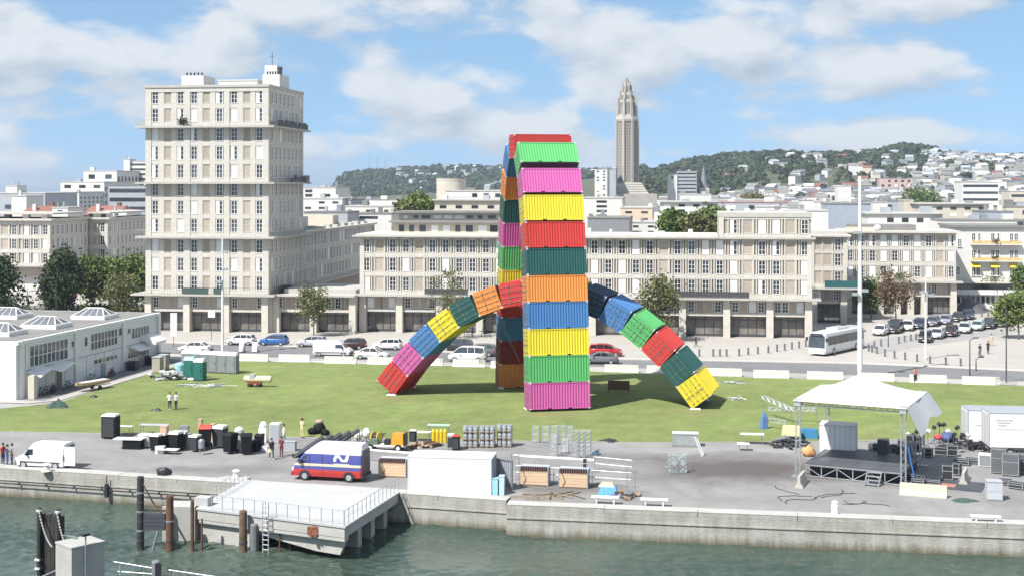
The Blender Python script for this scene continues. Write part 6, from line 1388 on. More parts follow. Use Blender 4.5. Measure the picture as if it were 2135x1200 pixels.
# ------------------------------------------------------------------ pier, piles and dolphin
def on_quay(px, z):
    k = (px - CX) / FPX; s = (QL0.x - k * QL0.y) / (k * dl.y - dl.x); return V((QL0.x + dl.x * s, QL0.y + dl.y * s - .2, z))
def build_pier():
    zt = .30; BL, BR, FL, FR = G(511, 998, zt), G(834, 1024, zt), G(409, 1058, zt), G(720, 1097, zt)
    t = thing('pier_platform', 'white decked concrete landing platform jutting from the quay on piers', 'pier', (0, 0, 0))
    deck = mat('pier_deck', (.40, .40, .395), .8, .06, .5, dirt=.3, dirtcol=(.31, .30, .285)); con = mat('pier_concrete', (.40, .39, .36), .9, .14, .9, .4, 8, dirt=.4, dirtcol=(.17, .14, .11))
    def slabq(q, z0, z1, m, name):
        mb = MB(); mb.add([V((p.x, p.y, z0)) for p in q] + [V((p.x, p.y, z1)) for p in q], [(3, 2, 1, 0), (4, 5, 6, 7), (0, 1, 5, 4), (1, 2, 6, 5), (2, 3, 7, 6), (3, 0, 4, 7)]); return mb.build(name, m, t)
    q = [FL, FR, BR, BL]; c = (FL + FR + BR + BL) / 4
    slabq(q, zt - .12, zt, deck, 'deck')
    q2 = [c + (p - c) * .985 for p in q]; slabq(q2, zt - .75, zt - .122, con, 'slab')
    fx = (FR - FL).normalized(); bk = ((BL - FL) + (BR - FR)).normalized()
    slabq([FL + fx * .2 + bk * .1, FR + bk * .1 - fx * .1, FR + bk * .9 - fx * .1, FL + fx * .2 + bk * .9], zt - 1.0, zt - .752, con, 'edge_beam')
    slabq([FL + fx * .3 + bk * .4, FL + fx * 4.2 + bk * .4, FL + fx * 4.2 + bk * 6, FL + fx * .3 + bk * 6], -6, zt - .76, con, 'pier_block')
    for k in (.38, .62, .86):
        p = FR + (BR - FR) * k - fx * 1.3; slabq([p - fx * .7 - bk * .4, p + fx * .7 - bk * .4, p + fx * .7 + bk * .4, p - fx * .7 + bk * .4], -6, zt - .76, con, 'pier_column')
        p = p - fx * 4.5; slabq([p - fx * .7 - bk * .4, p + fx * .7 - bk * .4, p + fx * .7 + bk * .4, p - fx * .7 + bk * .4], -6, zt - .76, con, 'pier_column')
    # sloped fascia under the front right corner
    p = [FL + fx * 4.3 + bk * .5, FR - fx * .2 + bk * .5]
    mb = MB(); a, b = p; mb.add([a + V((0, 0, -1.05)), b + V((0, 0, -1.05)), b + V((0, 0, -2.0)) - fx * .4, b - fx * 2.2 + V((0, 0, -1.95)), a + V((0, 0, -1.3))], [(0, 1, 2, 3, 4)]); k = [v for v in mb.v]
    mb.add([V(v) + bk * .5 for v in k], [(4, 3, 2, 1, 0)]); n = 5
    for i in range(n): mb.f.append((i, i + n, (i + 1) % n + n, (i + 1) % n)); mb.m.append(0)
    mb.build('haunch', con, t)
    # slim railings along front and right side
    for a, b, n in ((FL + fx * 1.2 + bk * .15, FR + bk * .15 - fx * .15, 12), (FR + bk * .15 - fx * .15, BR - fx * .15, 13), (BL + fx * .2, FL + bk * 2.0 + fx * .2, 8)):
        r = MB().tube(a + V((0, 0, .95)), b + V((0, 0, .95)), .02, 5).tube(a + V((0, 0, .5)), b + V((0, 0, .5)), .012, 4)
        for i in range(n + 1): p = a + (b - a) * (i / n); r.tube(p, p + V((0, 0, .95)), .026, 4)
        r.build('railing', alu, t)
    MB().box(-.5, .5, -.4, .4, 0, .55).build('bollard_block', deck, t, (FL.x + .3, FL.y + .9, zt), R(-15))
    # rusty patch with broken fittings on the edge beam, white access ladder
    mb = MB()
    p = FL + fx * 9.3 - bk * .02
    for i in range(7): mb.box(i * .1 - .35, i * .1 - .27, -.12, .02, -.75 - .1 * (i % 3), -.25 + .05 * (i % 2), 0, M.Translation(p))
    mb.build('rusty_fender_bracket', mat('rust_red', (.30, .11, .06), .9, .4, 4), t)
    for name, k, m in (('ladder', 5.75, alu),):
        p = FL + fx * k - bk * .25; mb = MB()
        for s in (-.22, .22): mb.tube(p + fx * s + V((0, 0, 1.0)), p + fx * s + V((0, 0, -3.2)), .04, 5)
        for i in range(12): mb.tube(p - fx * .22 + V((0, 0, .8 - i * .32)), p + fx * .22 + V((0, 0, .8 - i * .32)), .025, 4)
        mb.build(name, m, t)
    # ramp edge running to the quay bollard at the inner left corner
    slabq([BL + fx * -2.4 + bk * -.2, BL + fx * .0 + bk * .05, BL + bk * 1.0, BL - fx * 1.4 + bk * 1.2], zt - .5, zt - .05, deck, 'inner_kerb')
    # sloping stay at the right quay joint
    a, b = on_quay(836, .15), on_quay(860, ZW + .1); MB().tube(a, b, .11, 6).build('stay_pipe', con, t)
    return FL, FR, fx, bk
PFL, PFR, PFX, PBK = build_pier()
def pile(label, px, py_top, py_w, r, m, bands=0, group='mooring piles beside the pier', name='mooring_pile'):
    b = G(px, py_w, ZW); zt = ZP(py_top, b.y); t = thing(name, label, 'pile', (b.x, b.y, ZW), 0, group)
    MB().lathe([(r, -3), (r, (zt - ZW) * .5), (r * .96, zt - ZW - .1), (r * .8, zt - ZW)], 12).build('shaft', m, t)
    for i in range(bands):
        z = .5 + i * (zt - ZW - 1) / max(1, bands); MB().lathe([(r * 1.08, z), (r * 1.1, z + .06), (r * 1.08, z + .12)], 12).build('band', steel if i % 2 else dark_metal, t)
    return b, zt
b1, z1 = pile('black tarred pile with pale bands, leftmost beside the pier', 293, 992, 1142, .24, weathered_black, 6)
b2, z2 = pile('rusty orange pile right of the dark fender board', 354, 1031, 1143, .26, rust, 2)
pile('thin rusty post at the left corner of the pier block', 401, 1042, 1146, .13, rust); pile('brown timber pile in front of the pier edge', 507, 1063, 1148, .27, mat('brown_pile', (.12, .085, .055), .9, .4, 1.5, .5, 8), 1)
pile('slim rusty stake under the pier left of the ladder', 421, 1080, 1146, .07, rust); pile('slim pale stake beside the pier ladder', 583, 1095, 1150, .06, rust)
pile('short stump pile under the pier right of the brown one', 530, 1090, 1146, .3, mat('pile_grey', (.16, .17, .18), .8, .2, 2)); pile('slim stake right of the pier ladder', 604, 1120, 1146, .06, rust)
def build_fender_board():
    t = thing('fender_board', 'dark horizontal fender board hung between the black and the rusty pile', 'fender', b1, math.atan2(b2.y - b1.y, b2.x - b1.x)); L_ = (b2 - b1).length
    for i in range(4): MB().box(.25, L_ - .28, -.16, .12, 1.25 + i * .27, 1.25 + i * .27 + .25).build('plank', mat('dark_board', (.05, .055, .065), .7, .2, 3), t)
    MB().tube((.1, 0, 2.55), (L_ - .1, 0, 2.5), .07, 6).build('top_beam', weathered_black, t)
    c = MB(); pts = [V((.1, -.1, z1 - ZW - .3 - 0)), V((L_ * .45, -.1, 3.0)), V((L_ * .7, -.1, 2.45)), V((L_ - .1, -.1, 2.5))]; c.path(pts, .05, 5); c.build('chain', rust, t); c = MB(); c.path([V((.1, .1, z1 - ZW - .5)), V((L_ * .5, .1, 2.75)), V((L_, .1, 2.9))], .04, 5); c.build('chain', rust, t)
    MB().tube((L_ * .62, -.1, 1.2), (L_ * .42, -.1, -.2), .08, 6).build('brace', mat('brace_grey', (.2, .23, .23)), t)
build_fender_board()
tag(MB().box(-1.1, 1.1, -.9, .9, -4, 2.35).build('pile_cap_wall', mat('pier_concrete', (.4, .39, .36)), None, (XP(379, 91.3), 91.3, ZW)), 'plain grey concrete slab wall standing left of the pier block', 'concrete block')
t = thing('rubber_fender', 'black quay fender with a post hanging on the left quay wall', 'fender', QL0 + dl * ((XP(213, 100) - QL0.x) / dl.x) + V((0, -.28, 0)), math.atan2(dl.y, dl.x))
MB().box(-.12, .12, -.14, .1, -1.5, -.5).build('pad', rubber, t); MB().tube((0, 0, -.5), (0, 0, .1), .05, 6).build('post', rust, t)
t = thing('quay_pipe', 'thin dark pipe run along the left quay wall', 'pipe', QL0 + V((0, -.26, -.95)), math.atan2(dl.y, dl.x)); MB().tube((-6, 0, 0), (23, 0, -.05), .05, 6).build('pipe', rubber, t)
for k in range(12): MB().box(-5.5 + k * 2.4, -5.4 + k * 2.4, -.05, .16, -.09, .09).build('clip', dark_metal, t)
def build_dolphin():
    Y = 76.0; c = V((XP(167, Y), Y, ZW)); t = thing('mooring_dolphin', 'square concrete mooring block in the water at the lower left', 'mooring block', c, R(46))
    m = mat('dolphin_concrete', (.36, .355, .33), .9, .12, .8, .4, 8, dirt=.35, dirtcol=(.16, .15, .13)); MB().box(-1.0, 1.0, -.92, .92, -4, ZP(1131, Y) - ZW).build('block', m, t)
    h = ZP(1131, Y) - ZW; MB().box(-1.03, 1.03, -.95, .95, h + .002, h + .10).build('cap', mat('dolphin_concrete', (.36, .355, .33)), t)
    MB().tube((-.2, -1.0, -1), (-.2, -1.0, h + .7), .05, 6).build('post', steel, t); MB().box(-.42, .02, -1.1, -.88, h + .62, h + .74).build('lamp', black, t)
    # fender frame to its left
    Y2 = 77.5; t2 = thing('timber_fender', 'tall dark timber fender frame with pale topped posts left of the concrete block', 'fender', V((XP(108, Y2), Y2, ZW)), R(-14)); top = ZP(1066, Y2) - ZW
    for i in range(6): MB().box(-.72 + i * .245, -.72 + i * .245 + .225, -.14, .16, -2, top - .15 - .06 * (i % 2)).build('plank', weathered_black, t2)
    for x in (-.62, .60): MB().lathe([(.14, -2), (.14, top + .05), (.17, top + .1), (.15, top + .25), (.03, top + .32)], 10).build('post', mat('pale_cap', (.45, .45, .45), .7) if False else weathered_black, t2, (x, -.3, 0)); MB().lathe([(.17, 0), (.17, .12), (.05, .24)], 10).build('cap', mat('pale_cap', (.55, .55, .55), .7), t2, (x, -.3, top + .06))
    for i in range(5): MB().box(-.82, -.50, -.50, -.16, .4 + i * .5, .5 + i * .5).build('bracket', mat('pale_cap', (.55, .55, .55)), t2)
    for x0, x1 in ((-.55, .55), (.62, 1.55)):
        n = 16; c1 = MB()
        for i in range(n):
            f = i / n; g = (i + .75) / n; P = lambda q: V((x0 + (x1 - x0) * q, -.45 - .35 * q, top + .1 - 1.9 * q - .35 * math.sin(math.pi * q))); c1.tube(P(f), P(g), .045, 5)
        c1.build('chain', mat('chain_pale', (.42, .43, .42), .6), t2)
    MB().tube((.9, -.2, top - 1.25), (2.0, -.6, top - 1.2), .05, 5).build('strut', steel, t2)
    # walkway handrail to the right, with its post
    t3 = thing('walkway_rail', 'pale pipe handrail low at the bottom left running right from the concrete block', 'railing', V((0, 0, 0)))
    for (xa, ya, xb, yb, r) in ((214, 1166, 330, 1185, .035), (217, 1188, 330, 1196, .03), (352, 1187, 470, 1204, .035), (80, 1204, 128, 1183, .03)):
        MB().tube(AT(xa, ya, 76.5), AT(xb, yb, 76.0), r, 6).build('rail', alu, t3)
    for px in (250, 300, 362, 420): a = AT(px, 1171 + (px - 214) * .14, 76.3); MB().tube(a, a + V((0, 0, -1.2)), .03, 5).build('post', alu, t3)
    q = AT(325, 1170, 76.0); t4 = thing('mooring_pile', 'short grey and black pile in the walkway rail at the bottom left', 'pile', V((q.x, q.y, ZW)), 0, 'mooring piles beside the pier'); MB().lathe([(.24, -2), (.24, q.z - ZW), (.18, q.z - ZW + .06)], 12).build('shaft', mat('pile_grey', (.16, .17, .18)), t4); MB().box(.02, .34, -.26, -.1, .1, q.z - ZW - .05).build('rubbing_strip', black, t4)
build_dolphin()
# ------------------------------------------------------------------ open-air stage
def truss(root, name, a, b, w=.30, m=alu, seg=None, r=.026):
    a, b = V(a), V(b); d = b - a; L_ = d.length; q = d.to_track_quat('Z', 'Y'); n = seg or max(2, int(L_ / .45)); mb = MB()
    cs = [V((sx * w / 2, sy * w / 2, 0)) for sx, sy in ((-1, -1), (1, -1), (1, 1), (-1, 1))]
    for c in cs: mb.tube(a + q @ c, a + q @ (c + V((0, 0, L_))), r, 5)
    for i in range(n):
        z0, z1 = L_ * i / n, L_ * (i + 1) / n
        for k in range(4):
            c0, c1 = cs[k], cs[(k + 1) % 4]
            if i % 2: c0, c1 = c1, c0
            mb.tube(a + q @ (c0 + V((0, 0, z0))), a + q @ (c1 + V((0, 0, z1))), r * .55, 4)
    return mb.build(name, m, root)
def build_stage():
    fl = G(1664, 992); fr = G(1881, 1016); d = (fr - fl); d.z = 0; W = d.length; ang = math.atan2(d.y, d.x) + R(3); D = 8.2
    t = thing('open_stage', 'open air stage with dark deck under a white canopy on aluminium truss towers', 'stage', (fl.x, fl.y, 0), ang); zt = 5.55
    legs = [(0, 0), (W, 0), (0.2, D), (W - .1, D)]
    for x, y in legs: truss(t, 'truss_tower', (x, y, 0), (x, y, zt), .34); MB().box(x - .45, x + .45, y - .45, y + .45, 0, .06).build('base_plate', steel, t)
    for i, j in ((0, 1), (2, 3), (0, 2), (1, 3)): truss(t, 'roof_truss', (*legs[i], zt), (*legs[j], zt), .26, steel)
    for x, y in legs: MB().box(x - .25, x + .25, y - .25, y + .25, zt - .2, zt + .3).build('corner_block', alu, t)
    # canopy: four sagging faces rising to a ridge peak, thin cloth
    n = 12; vs_ = []; pk = (W * .48, D * .5)
    for j in range(n + 1):
        for i in range(n + 1):
            u, v = i / n, j / n; x = -.3 + (W + .6) * u; y = -.3 + (D + .6) * v; e = 1 - max(abs(u - .48) / .52, abs(v - .5) / .5)
            vs_.append(V((x, y, zt + .25 + 1.75 * max(0, e) ** 1.55 - .12 * math.sin(math.pi * u) * (1 if j in (0, n) else 0))))
    k = len(vs_); f = [(j * (n + 1) + i, j * (n + 1) + i + 1, (j + 1) * (n + 1) + i + 1, (j + 1) * (n + 1) + i) for j in range(n) for i in range(n)]
    cloth = mat('canopy_cloth', (.54, .54, .54), .7, .03, .6)
    MB().add(vs_ + [v - V((0, 0, .03)) for v in vs_], f + [tuple(a + k for a in reversed(q)) for q in f]).build('canopy', cloth, t, smooth=True)
    MB().tube((-.3, -.3, zt + .2), (W + .3, -.3, zt + .2), .05, 6).build('valance_pole', mat('cream_pole', (.66, .62, .48)), t)
    # loose side flap blown outwards on the right
    fv = []; n2 = 8
    for j in range(n2 + 1):
        for i in range(n2 + 1):
            u, v = i / n2, j / n2; o = V((W + .3, -.3 + (D + .6) * u, zt + .25)); drop = 2.1 - .5 * u; fv.append(o + V((.95 * v + .12 * math.sin(u * 9), .4 * v, -drop * v * (.85 + .15 * math.cos(u * 7)))))
    k2 = len(fv); ff = [(j * (n2 + 1) + i, j * (n2 + 1) + i + 1, (j + 1) * (n2 + 1) + i + 1, (j + 1) * (n2 + 1) + i) for j in range(n2) for i in range(n2)]
    MB().add(fv + [v - V((.02, 0, .0)) for v in fv], ff + [tuple(a + k2 for a in reversed(q)) for q in ff]).build('canopy_flap', cloth, t, smooth=True)
    # deck
    zd = 1.05; dk = mat('stage_deck', (.075, .078, .085), .5, .15, .7, dirt=.25, dirtcol=(.16, .155, .15))
    for i in range(4):
        for j in range(4): MB().box(.5 + i * (W - .6) / 4 + .008, .5 + (i + 1) * (W - .6) / 4 - .008, .15 + j * 1.65 + .008, .15 + (j + 1) * 1.65 - .008, zd - .08, zd).build('deck_panel', dk, t)
    MB().box(.5, W - .1, .12, 6.8, zd - .2, zd - .082).build('deck_frame', steel, t)
    MB().box(.6, W - .2, 1.2, 6.7, .02, zd - .21).build('skirt', black, t)
    fr_ = MB()
    for i in range(7):
        x = .55 + i * (W - .75) / 6; fr_.tube((x, .2, 0), (x, .2, zd - .2), .04, 5)
        if i < 6: x2 = .55 + (i + 1) * (W - .75) / 6; fr_.tube((x, .2, .1 if i % 2 else zd - .25), (x2, .2, zd - .25 if i % 2 else .1), .03, 5)
    fr_.tube((.5, .2, .08), (W - .1, .2, .08), .03, 5); fr_.build('underframe', alu, t)
    for i in range(4): MB().box(W * .66, W * .66 + 1.1, -.05 - i * .27, .22 - i * .27, zd - .25 - i * .24, zd - .20 - i * .24).build('step', mat('step_grey', (.26, .27, .28), .6), t)
    for x in (W * .66 + .04, W * .66 + 1.06): MB().tube((x, .1, zd - .15), (x, -1.05, .0), .05, 5).build('stringer', steel, t)
    # curtained cabinet at the back left
    def at(x, y): return V((fl.x + math.cos(ang) * x - math.sin(ang) * y, fl.y + math.sin(ang) * x + math.cos(ang) * y, 0))
    c = thing('curtained_booth', 'white curtained booth standing under the canopy at the back of the stage', 'booth', at(1.4, 7.1), ang + R(8))
    MB().box(-1.4, 1.4, -.9, .9, 2.92, 3.02).build('top', white_plain, c)
    cm = mat('curtain_white', (.80, .80, .81), .8, .03, 2)
    for side in range(4):
        L_ = 2.76 if side % 2 == 0 else 1.76; n = 26; w = L_ / n; P = [(-L_ / 2 + i * w, .045 * math.sin(i * 1.7) + .02 * math.sin(i * .6)) for i in range(n + 1)]
        vs2 = [V((x, y, z)) for z in (.04, 2.9) for x, y in P]; m = n + 1
        T = M.Rotation(R(90 * side), 4, 'Z') @ M.Translation((0, -.88 if side % 2 == 0 else -1.38, 0))
        MB().add([T @ v for v in vs2], [(i, i + 1, m + i + 1, m + i) for i in range(n)]).build('curtain', cm, c, smooth=True)
    # speakers, cases and gear round the stage: each a thing
    case_m = mat('case_black', (.03, .03, .033), .5, .2, 3); edge_m = alu
    def case(label, p, rz, w, d_, h, m=case_m, z=0.0, name='flight_case', cat='case', group='cases and gear beside the stage'):
        k = thing(name, label, cat, V((p.x, p.y, z)), rz, group); MB().box(-w / 2 + .02, w / 2 - .02, -d_ / 2 + .02, d_ / 2 - .02, .10, h - .02).build('body', m, k)
        e = MB()
        for x in (-w / 2, w / 2 - .04):
            for y in (-d_ / 2, d_ / 2 - .04): e.box(x, x + .04, y, y + .04, .09, h)
        for zz in (.09, h - .04, h * .62):
            e.box(-w / 2 + .041, w / 2 - .041, -d_ / 2, -d_ / 2 + .015, zz, zz + .04).box(-w / 2, -w / 2 + .015, -d_ / 2 + .041, d_ / 2 - .041, zz, zz + .04).box(w / 2 - .015, w / 2, -d_ / 2 + .041, d_ / 2 - .041, zz, zz + .04)
        e.build('edging', edge_m, k)
        for x in (-w / 2 + .08, w / 2 - .08): MB().lathe([(.045, -.025), (.045, .025)], 8, 0, M.Rotation(R(90), 4, 'X')).build('caster', rubber, k, (x, -d_ / 2 + .1, .045))
        return k
    def speaker(label, p, rz, w=.6, h=1.3, group='loudspeakers by the stage'):
        k = thing('loudspeaker', label, 'loudspeaker', p, rz, group); MB().frus((-w / 2, w / 2, -.3, .35), (-w / 2, w / 2, -.3, .35), 0, h).build('cabinet', case_m, k); MB().box(-w / 2 + .04, w / 2 - .04, -.32, -.301, .06, h - .06).build('grille', dark_metal, k); return k
    speaker('tall black loudspeaker right behind the white booth', at(4.9, 7.0) + V((0, 0, 0)), ang, .75, 2.0); speaker('black loudspeaker behind the stage deck below the truss panel', at(6.4, 7.6), ang, 1.1, 1.5)
    k = thing('truss_panel', 'upright grey lattice panel leaning by the right back of the stage', 'panel', at(6.9, 6.9), ang)
    for i in range(4): truss(k, 'truss_piece', (i * .3 - .5, 0, 0), (i * .3 - .5, .2, 2.1), .22, steel)
    W_ = {}
    gear = [(1899, 943, .7, 1.5, 'black amplifier case with an open shelf by the right canopy flap'), (1912, 938, .6, 1.2, 'dark case behind the stand cluster'), (1934, 952, .8, .75, 'black case with a white lamp head on top'), (1962, 948, 1.0, .7, 'low long black case right of the white lamp head'), (1985, 950, .8, .9, 'black case under the red cloth'),
            (1913, 1000, 1.3, .45, 'flat black case in front of the blue rope'), (1915, 1010, .9, .5, 'small open black case by the long cream barrier'), (1943, 1009, 1.1, .4, 'flat grey edged case left of the stacked cabinet'), (1975, 1000, .75, 1.15, 'stacked black equipment cabinet on a red board'), (1996, 990, .5, .95, 'narrow black case right of the stacked cabinet'), (2005, 968, 1.2, .5, 'long black case on the open quay right of the stage'), (2027, 965, 1.0, .45, 'flat black case left of the pale washer box'),
            (2096, 1010, .9, .45, 'black flat case right of the grey cabinet'), (2120, 1018, 1.1, .5, 'dark case at the right edge of the quay')]
    gear += [(1818 + i * 10, 936 + (i * 5) % 9, .5 + .1 * (i % 3), .5 + .22 * (i % 4), f'black case behind the right half of the stage deck, {n_} from the left') for i, n_ in enumerate(('first', 'second', 'third', 'fourth', 'fifth', 'sixth', 'seventh'))]
    for i, (px, py, w, h, lab) in enumerate(gear): case(lab, G(px, py), ang + R((i * 37) % 30 - 15), w, .6, h)
    k = thing('washer_box', 'pale grey box with rounded front panel right of the stage', 'box', G(2055, 971), ang); MB().box(-.5, .5, -.4, .4, .05, 1.0).build('body', render_white, k); MB().box(-.4, .4, -.43, -.401, .15, .9).build('panel', steel, k)
    k = thing('equipment_cabinet', 'pale grey cabinet standing alone at the right of the quay', 'cabinet', G(2072, 1040), ANG - R(2), 'cases and gear beside the stage'); MB().box(-.52, .52, -.45, .45, .04, 1.28).build('body', mat('cabinet_grey', (.44, .46, .48), .5, .05, 1), k); MB().box(-.55, .55, -.48, .48, 1.282, 1.34).build('lid', render_grey, k); MB().box(-.46, .46, -.47, -.451, .1, .62).build('door', mat('cabinet_grey', (.44, .46, .48)), k); MB().box(-.46, .46, -.47, -.451, .66, 1.2).build('door', mat('cabinet_grey', (.44, .46, .48)), k)
    for i, (px, py, w, h, lab) in enumerate(((2083, 985, 1.1, 1.9, 'tall dark grey cloth covered frame behind the grey cabinet'), (2108, 990, 1.2, 1.7, 'dark draped box under the trailer front'), (2132, 985, 1.2, 1.5, 'dark draped box at the right edge under the trailer'))):
        case(lab, G(px, py), ang, w, .9, h, mat('dark_cloth', (.10, .105, .11), .8, .15, 2), name='draped_box', cat='box')
    # light stands and folding chairs crowding the back
    rng = random.Random(17); nm = ['1st', '2nd', '3rd', '4th', '5th', '6th', '7th', '8th', '9th', '10th', '11th', '12th', '13th', '14th']
    for i in range(14):
        px = 1893 + i * 10.5 + rng.uniform(-3, 3); py = 928 + rng.uniform(-6, 10); k = thing('light_stand', 'black light stand with a lamp head in the gear crowd behind the stage', 'stand', G(px, py), rng.uniform(0, 6), 'light stands'); h = rng.uniform(.9, 1.7)
        MB().tube((0, 0, .1), (0, 0, h), .03, 5).build('pole', steel if i % 3 else black, k)
        for a in range(3): MB().tube((0, 0, .45), (.4 * math.cos(a * 2.09), .4 * math.sin(a * 2.09), 0), .022, 5).build('leg', dark_metal, k)
        MB().lathe([(.12, -.18), (.17, .0), (.17, .16)], 10, 0, M.Rotation(R(70), 4, 'X')).build('lamp_head', black if i % 4 else white_plain, k, (0, 0, h + .08))
    for i in range(12):
        px = 1985 + i * 7.5; py = 931 + (i % 3) * 5 + rng.uniform(-2, 2); k = thing('stacking_chair', 'dark chair in the row between the stage and the white trailers', 'chair', G(px, py), rng.uniform(-.5, .5) + ang, 'chairs by the trailers')
        MB().box(-.22, .22, -.22, .22, .42, .46).build('seat', black, k); MB().box(-.22, .22, .19, .23, .55, .92).build('backrest', black, k)
        for x in (-.2, .2):
            for y in (-.2, .2): MB().tube((x, y, 0), (x, y, .42 if y < 0 else .9), .015, 4).build('leg', steel, k)
    blob('red_cloth', 'red cloth bundle in the gear crowd behind the stage', G(1957, 930) + V((0, 0, .6)), .4, .5, mat('cloth_red', (.42, .05, .07), .8), 21, 'cloth'); blob('blue_cloth', 'round blue tarpaulin bundle right of the red cloth', G(1974, 930) + V((0, 0, .4)), .62, .9, mat('cloth_blue', (.05, .09, .20), .7), 22, 'cloth')
    tag(MB().path([(0, 0, 2.6), (.25, -.1, 1.2), (.5, -.2, 0)], .05, 6).build('blue_rope', mat('rope_blue', (.05, .18, .55), .6), None, G(1893, 1002)), 'bright blue rope hanging to the ground by the right front truss', 'rope')
    tag(MB().box(-.6, .6, -.5, .5, 0, .08).build('red_board', mat('board_red', (.38, .16, .12), .7), None, G(1975, 1012), ang), 'reddish board under the stacked equipment cabinet', 'board')
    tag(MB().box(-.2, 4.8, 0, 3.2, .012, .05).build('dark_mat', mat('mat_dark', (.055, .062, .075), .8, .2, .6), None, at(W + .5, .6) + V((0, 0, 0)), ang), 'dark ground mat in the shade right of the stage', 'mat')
    # jersey barriers
    for px, py, L_, rz, lab, m in ((1925, 1033, 3.2, ANG - R(14), 'long cream concrete barrier block in front of the stage', mat('barrier_cream', (.52, .48, .38), .85, .08, 2, dirt=.2, dirtcol=(.35, .31, .24))), (1671, 1010, 2.3, R(68), 'grey concrete barrier block at the left foot of the stage', mat('barrier_grey', (.42, .40, .35), .85, .1, 2)), (2011, 1003, 2.4, R(66), 'pale concrete barrier block standing end-on right of the stage', mat('barrier_grey', (.42, .40, .35)))):
        tag(obj('concrete_barrier', jersey_mesh(L_, .85).mesh('concrete_barrier', m), None, G(px, py), rz), lab, 'barrier')
    tarp('net_heap', 'dark green flat net heap right of the cream barrier', G(2010, 1044), .75, .28, mat('net_green', (.05, .085, .07)), 14, 'net', 1.2, .6)
    # gear to the left of the stage
    for i, (pa, pb, za, zb, lab) in enumerate((((1590, 868), (1650, 884), 1.9, 1.4, 'upper slanting truss piece behind the stage left tower'), ((1600, 878), (1702, 880), 1.2, 1.2, 'long pale truss beam lying across behind the stage left tower'), ((1600, 892), (1640, 896), .8, .7, 'short truss piece left of the stage tower'))):
        A_, B_ = G(*pa), G(*pb); k = thing('lighting_truss', lab, 'truss', A_); truss(k, 'beam', (0, 0, za), B_ - A_ + V((0, 0, zb)), .3, alu); MB().tube((0, 0, 0), (0, 0, za), .03, 5).build('support', steel, k); MB().tube(B_ - A_, B_ - A_ + V((0, 0, zb)), .03, 5).build('support', steel, k)
    tag(MB().frus((-.3, .34, -.3, .3), (-.16, .22, -.2, .15), 0, 1.1).frus((-.16, .22, -.2, .15), (.0, .18, -.1, .1), 1.101, 1.5).build('blue_cover', mat('cover_blue', (.10, .19, .38), .6, .2, 5, .8, 7), None, G(1592, 893), R(20)), 'blue plastic cover hanging on the truss left of the stage', 'cover')
    for i, (px, py, w, h, m, z, lab) in enumerate(((1650, 916, 1.6, .75, mat('cream_board', (.70, .60, .30), .7), .45, 'cream yellow covered pallet load left of the white booth'), (1688, 912, 1.5, .8, mat('cover_teal', (.03, .17, .32), .6), .0, 'dark blue covered load beside the cream one'))):
        k = thing('covered_load', lab, 'load', G(px, py) + V((0, 0, z)), ang + R(10)); MB().frus((-w / 2, w / 2, -.5, .5), (-w / 2 + .1, w / 2 - .1, -.4, .4), 0, h).build('cover', m, k)
    heap('cable_heap', 'dark heap of cables and stacked boards under the cream load', G(1646, 927), 60, 1.8, [black, steel, dark_metal], 'cables', 16, .8)
    blob('orange_bag', 'orange brown bag left of the stage deck', G(1686, 950), .55, .9, mat('bag_orange', (.55, .30, .13), .8), 17, 'bag')
    cables('loose dark cables lying on the quay in front of the stage', G(1700, 1036), 18, 5, 1.7)
    cables('loose dark cable ends on the quay before the stage steps', G(1788, 1046), 19, 3, 1.1)
build_stage()
# ------------------------------------------------------------------ city behind: blocks, church, hillside houses and trees
def strip_windows(root, W, z0, z1, floors, m=None, y=-.05, fill=.62, stuff=False, cell=None, rng=None, D=None, sidew=0):
    """Window bands for far blocks: one band per floor, or separate panes when cell is given."""
    H = (z1 - z0) / floors
    for k in range(floors):
        za = z0 + k * H + H * (1 - fill) * .65; zb = za + H * fill * .85
        if cell is None:
            MB().box(W * .03, W * .97, y, .3, za, zb).build('window_band', m or glass, root)
        else:
            n = max(1, int(W / cell))
            for i in range(n):
                x = W * (i + .5) / n
                if rng and rng.random() < .12: continue
                put(root, I4, 'window', box_mesh('window', cell * .46, .35, zb - za, (m or glass) if not rng or rng.random() < .75 else shutter_white), x, y, za)

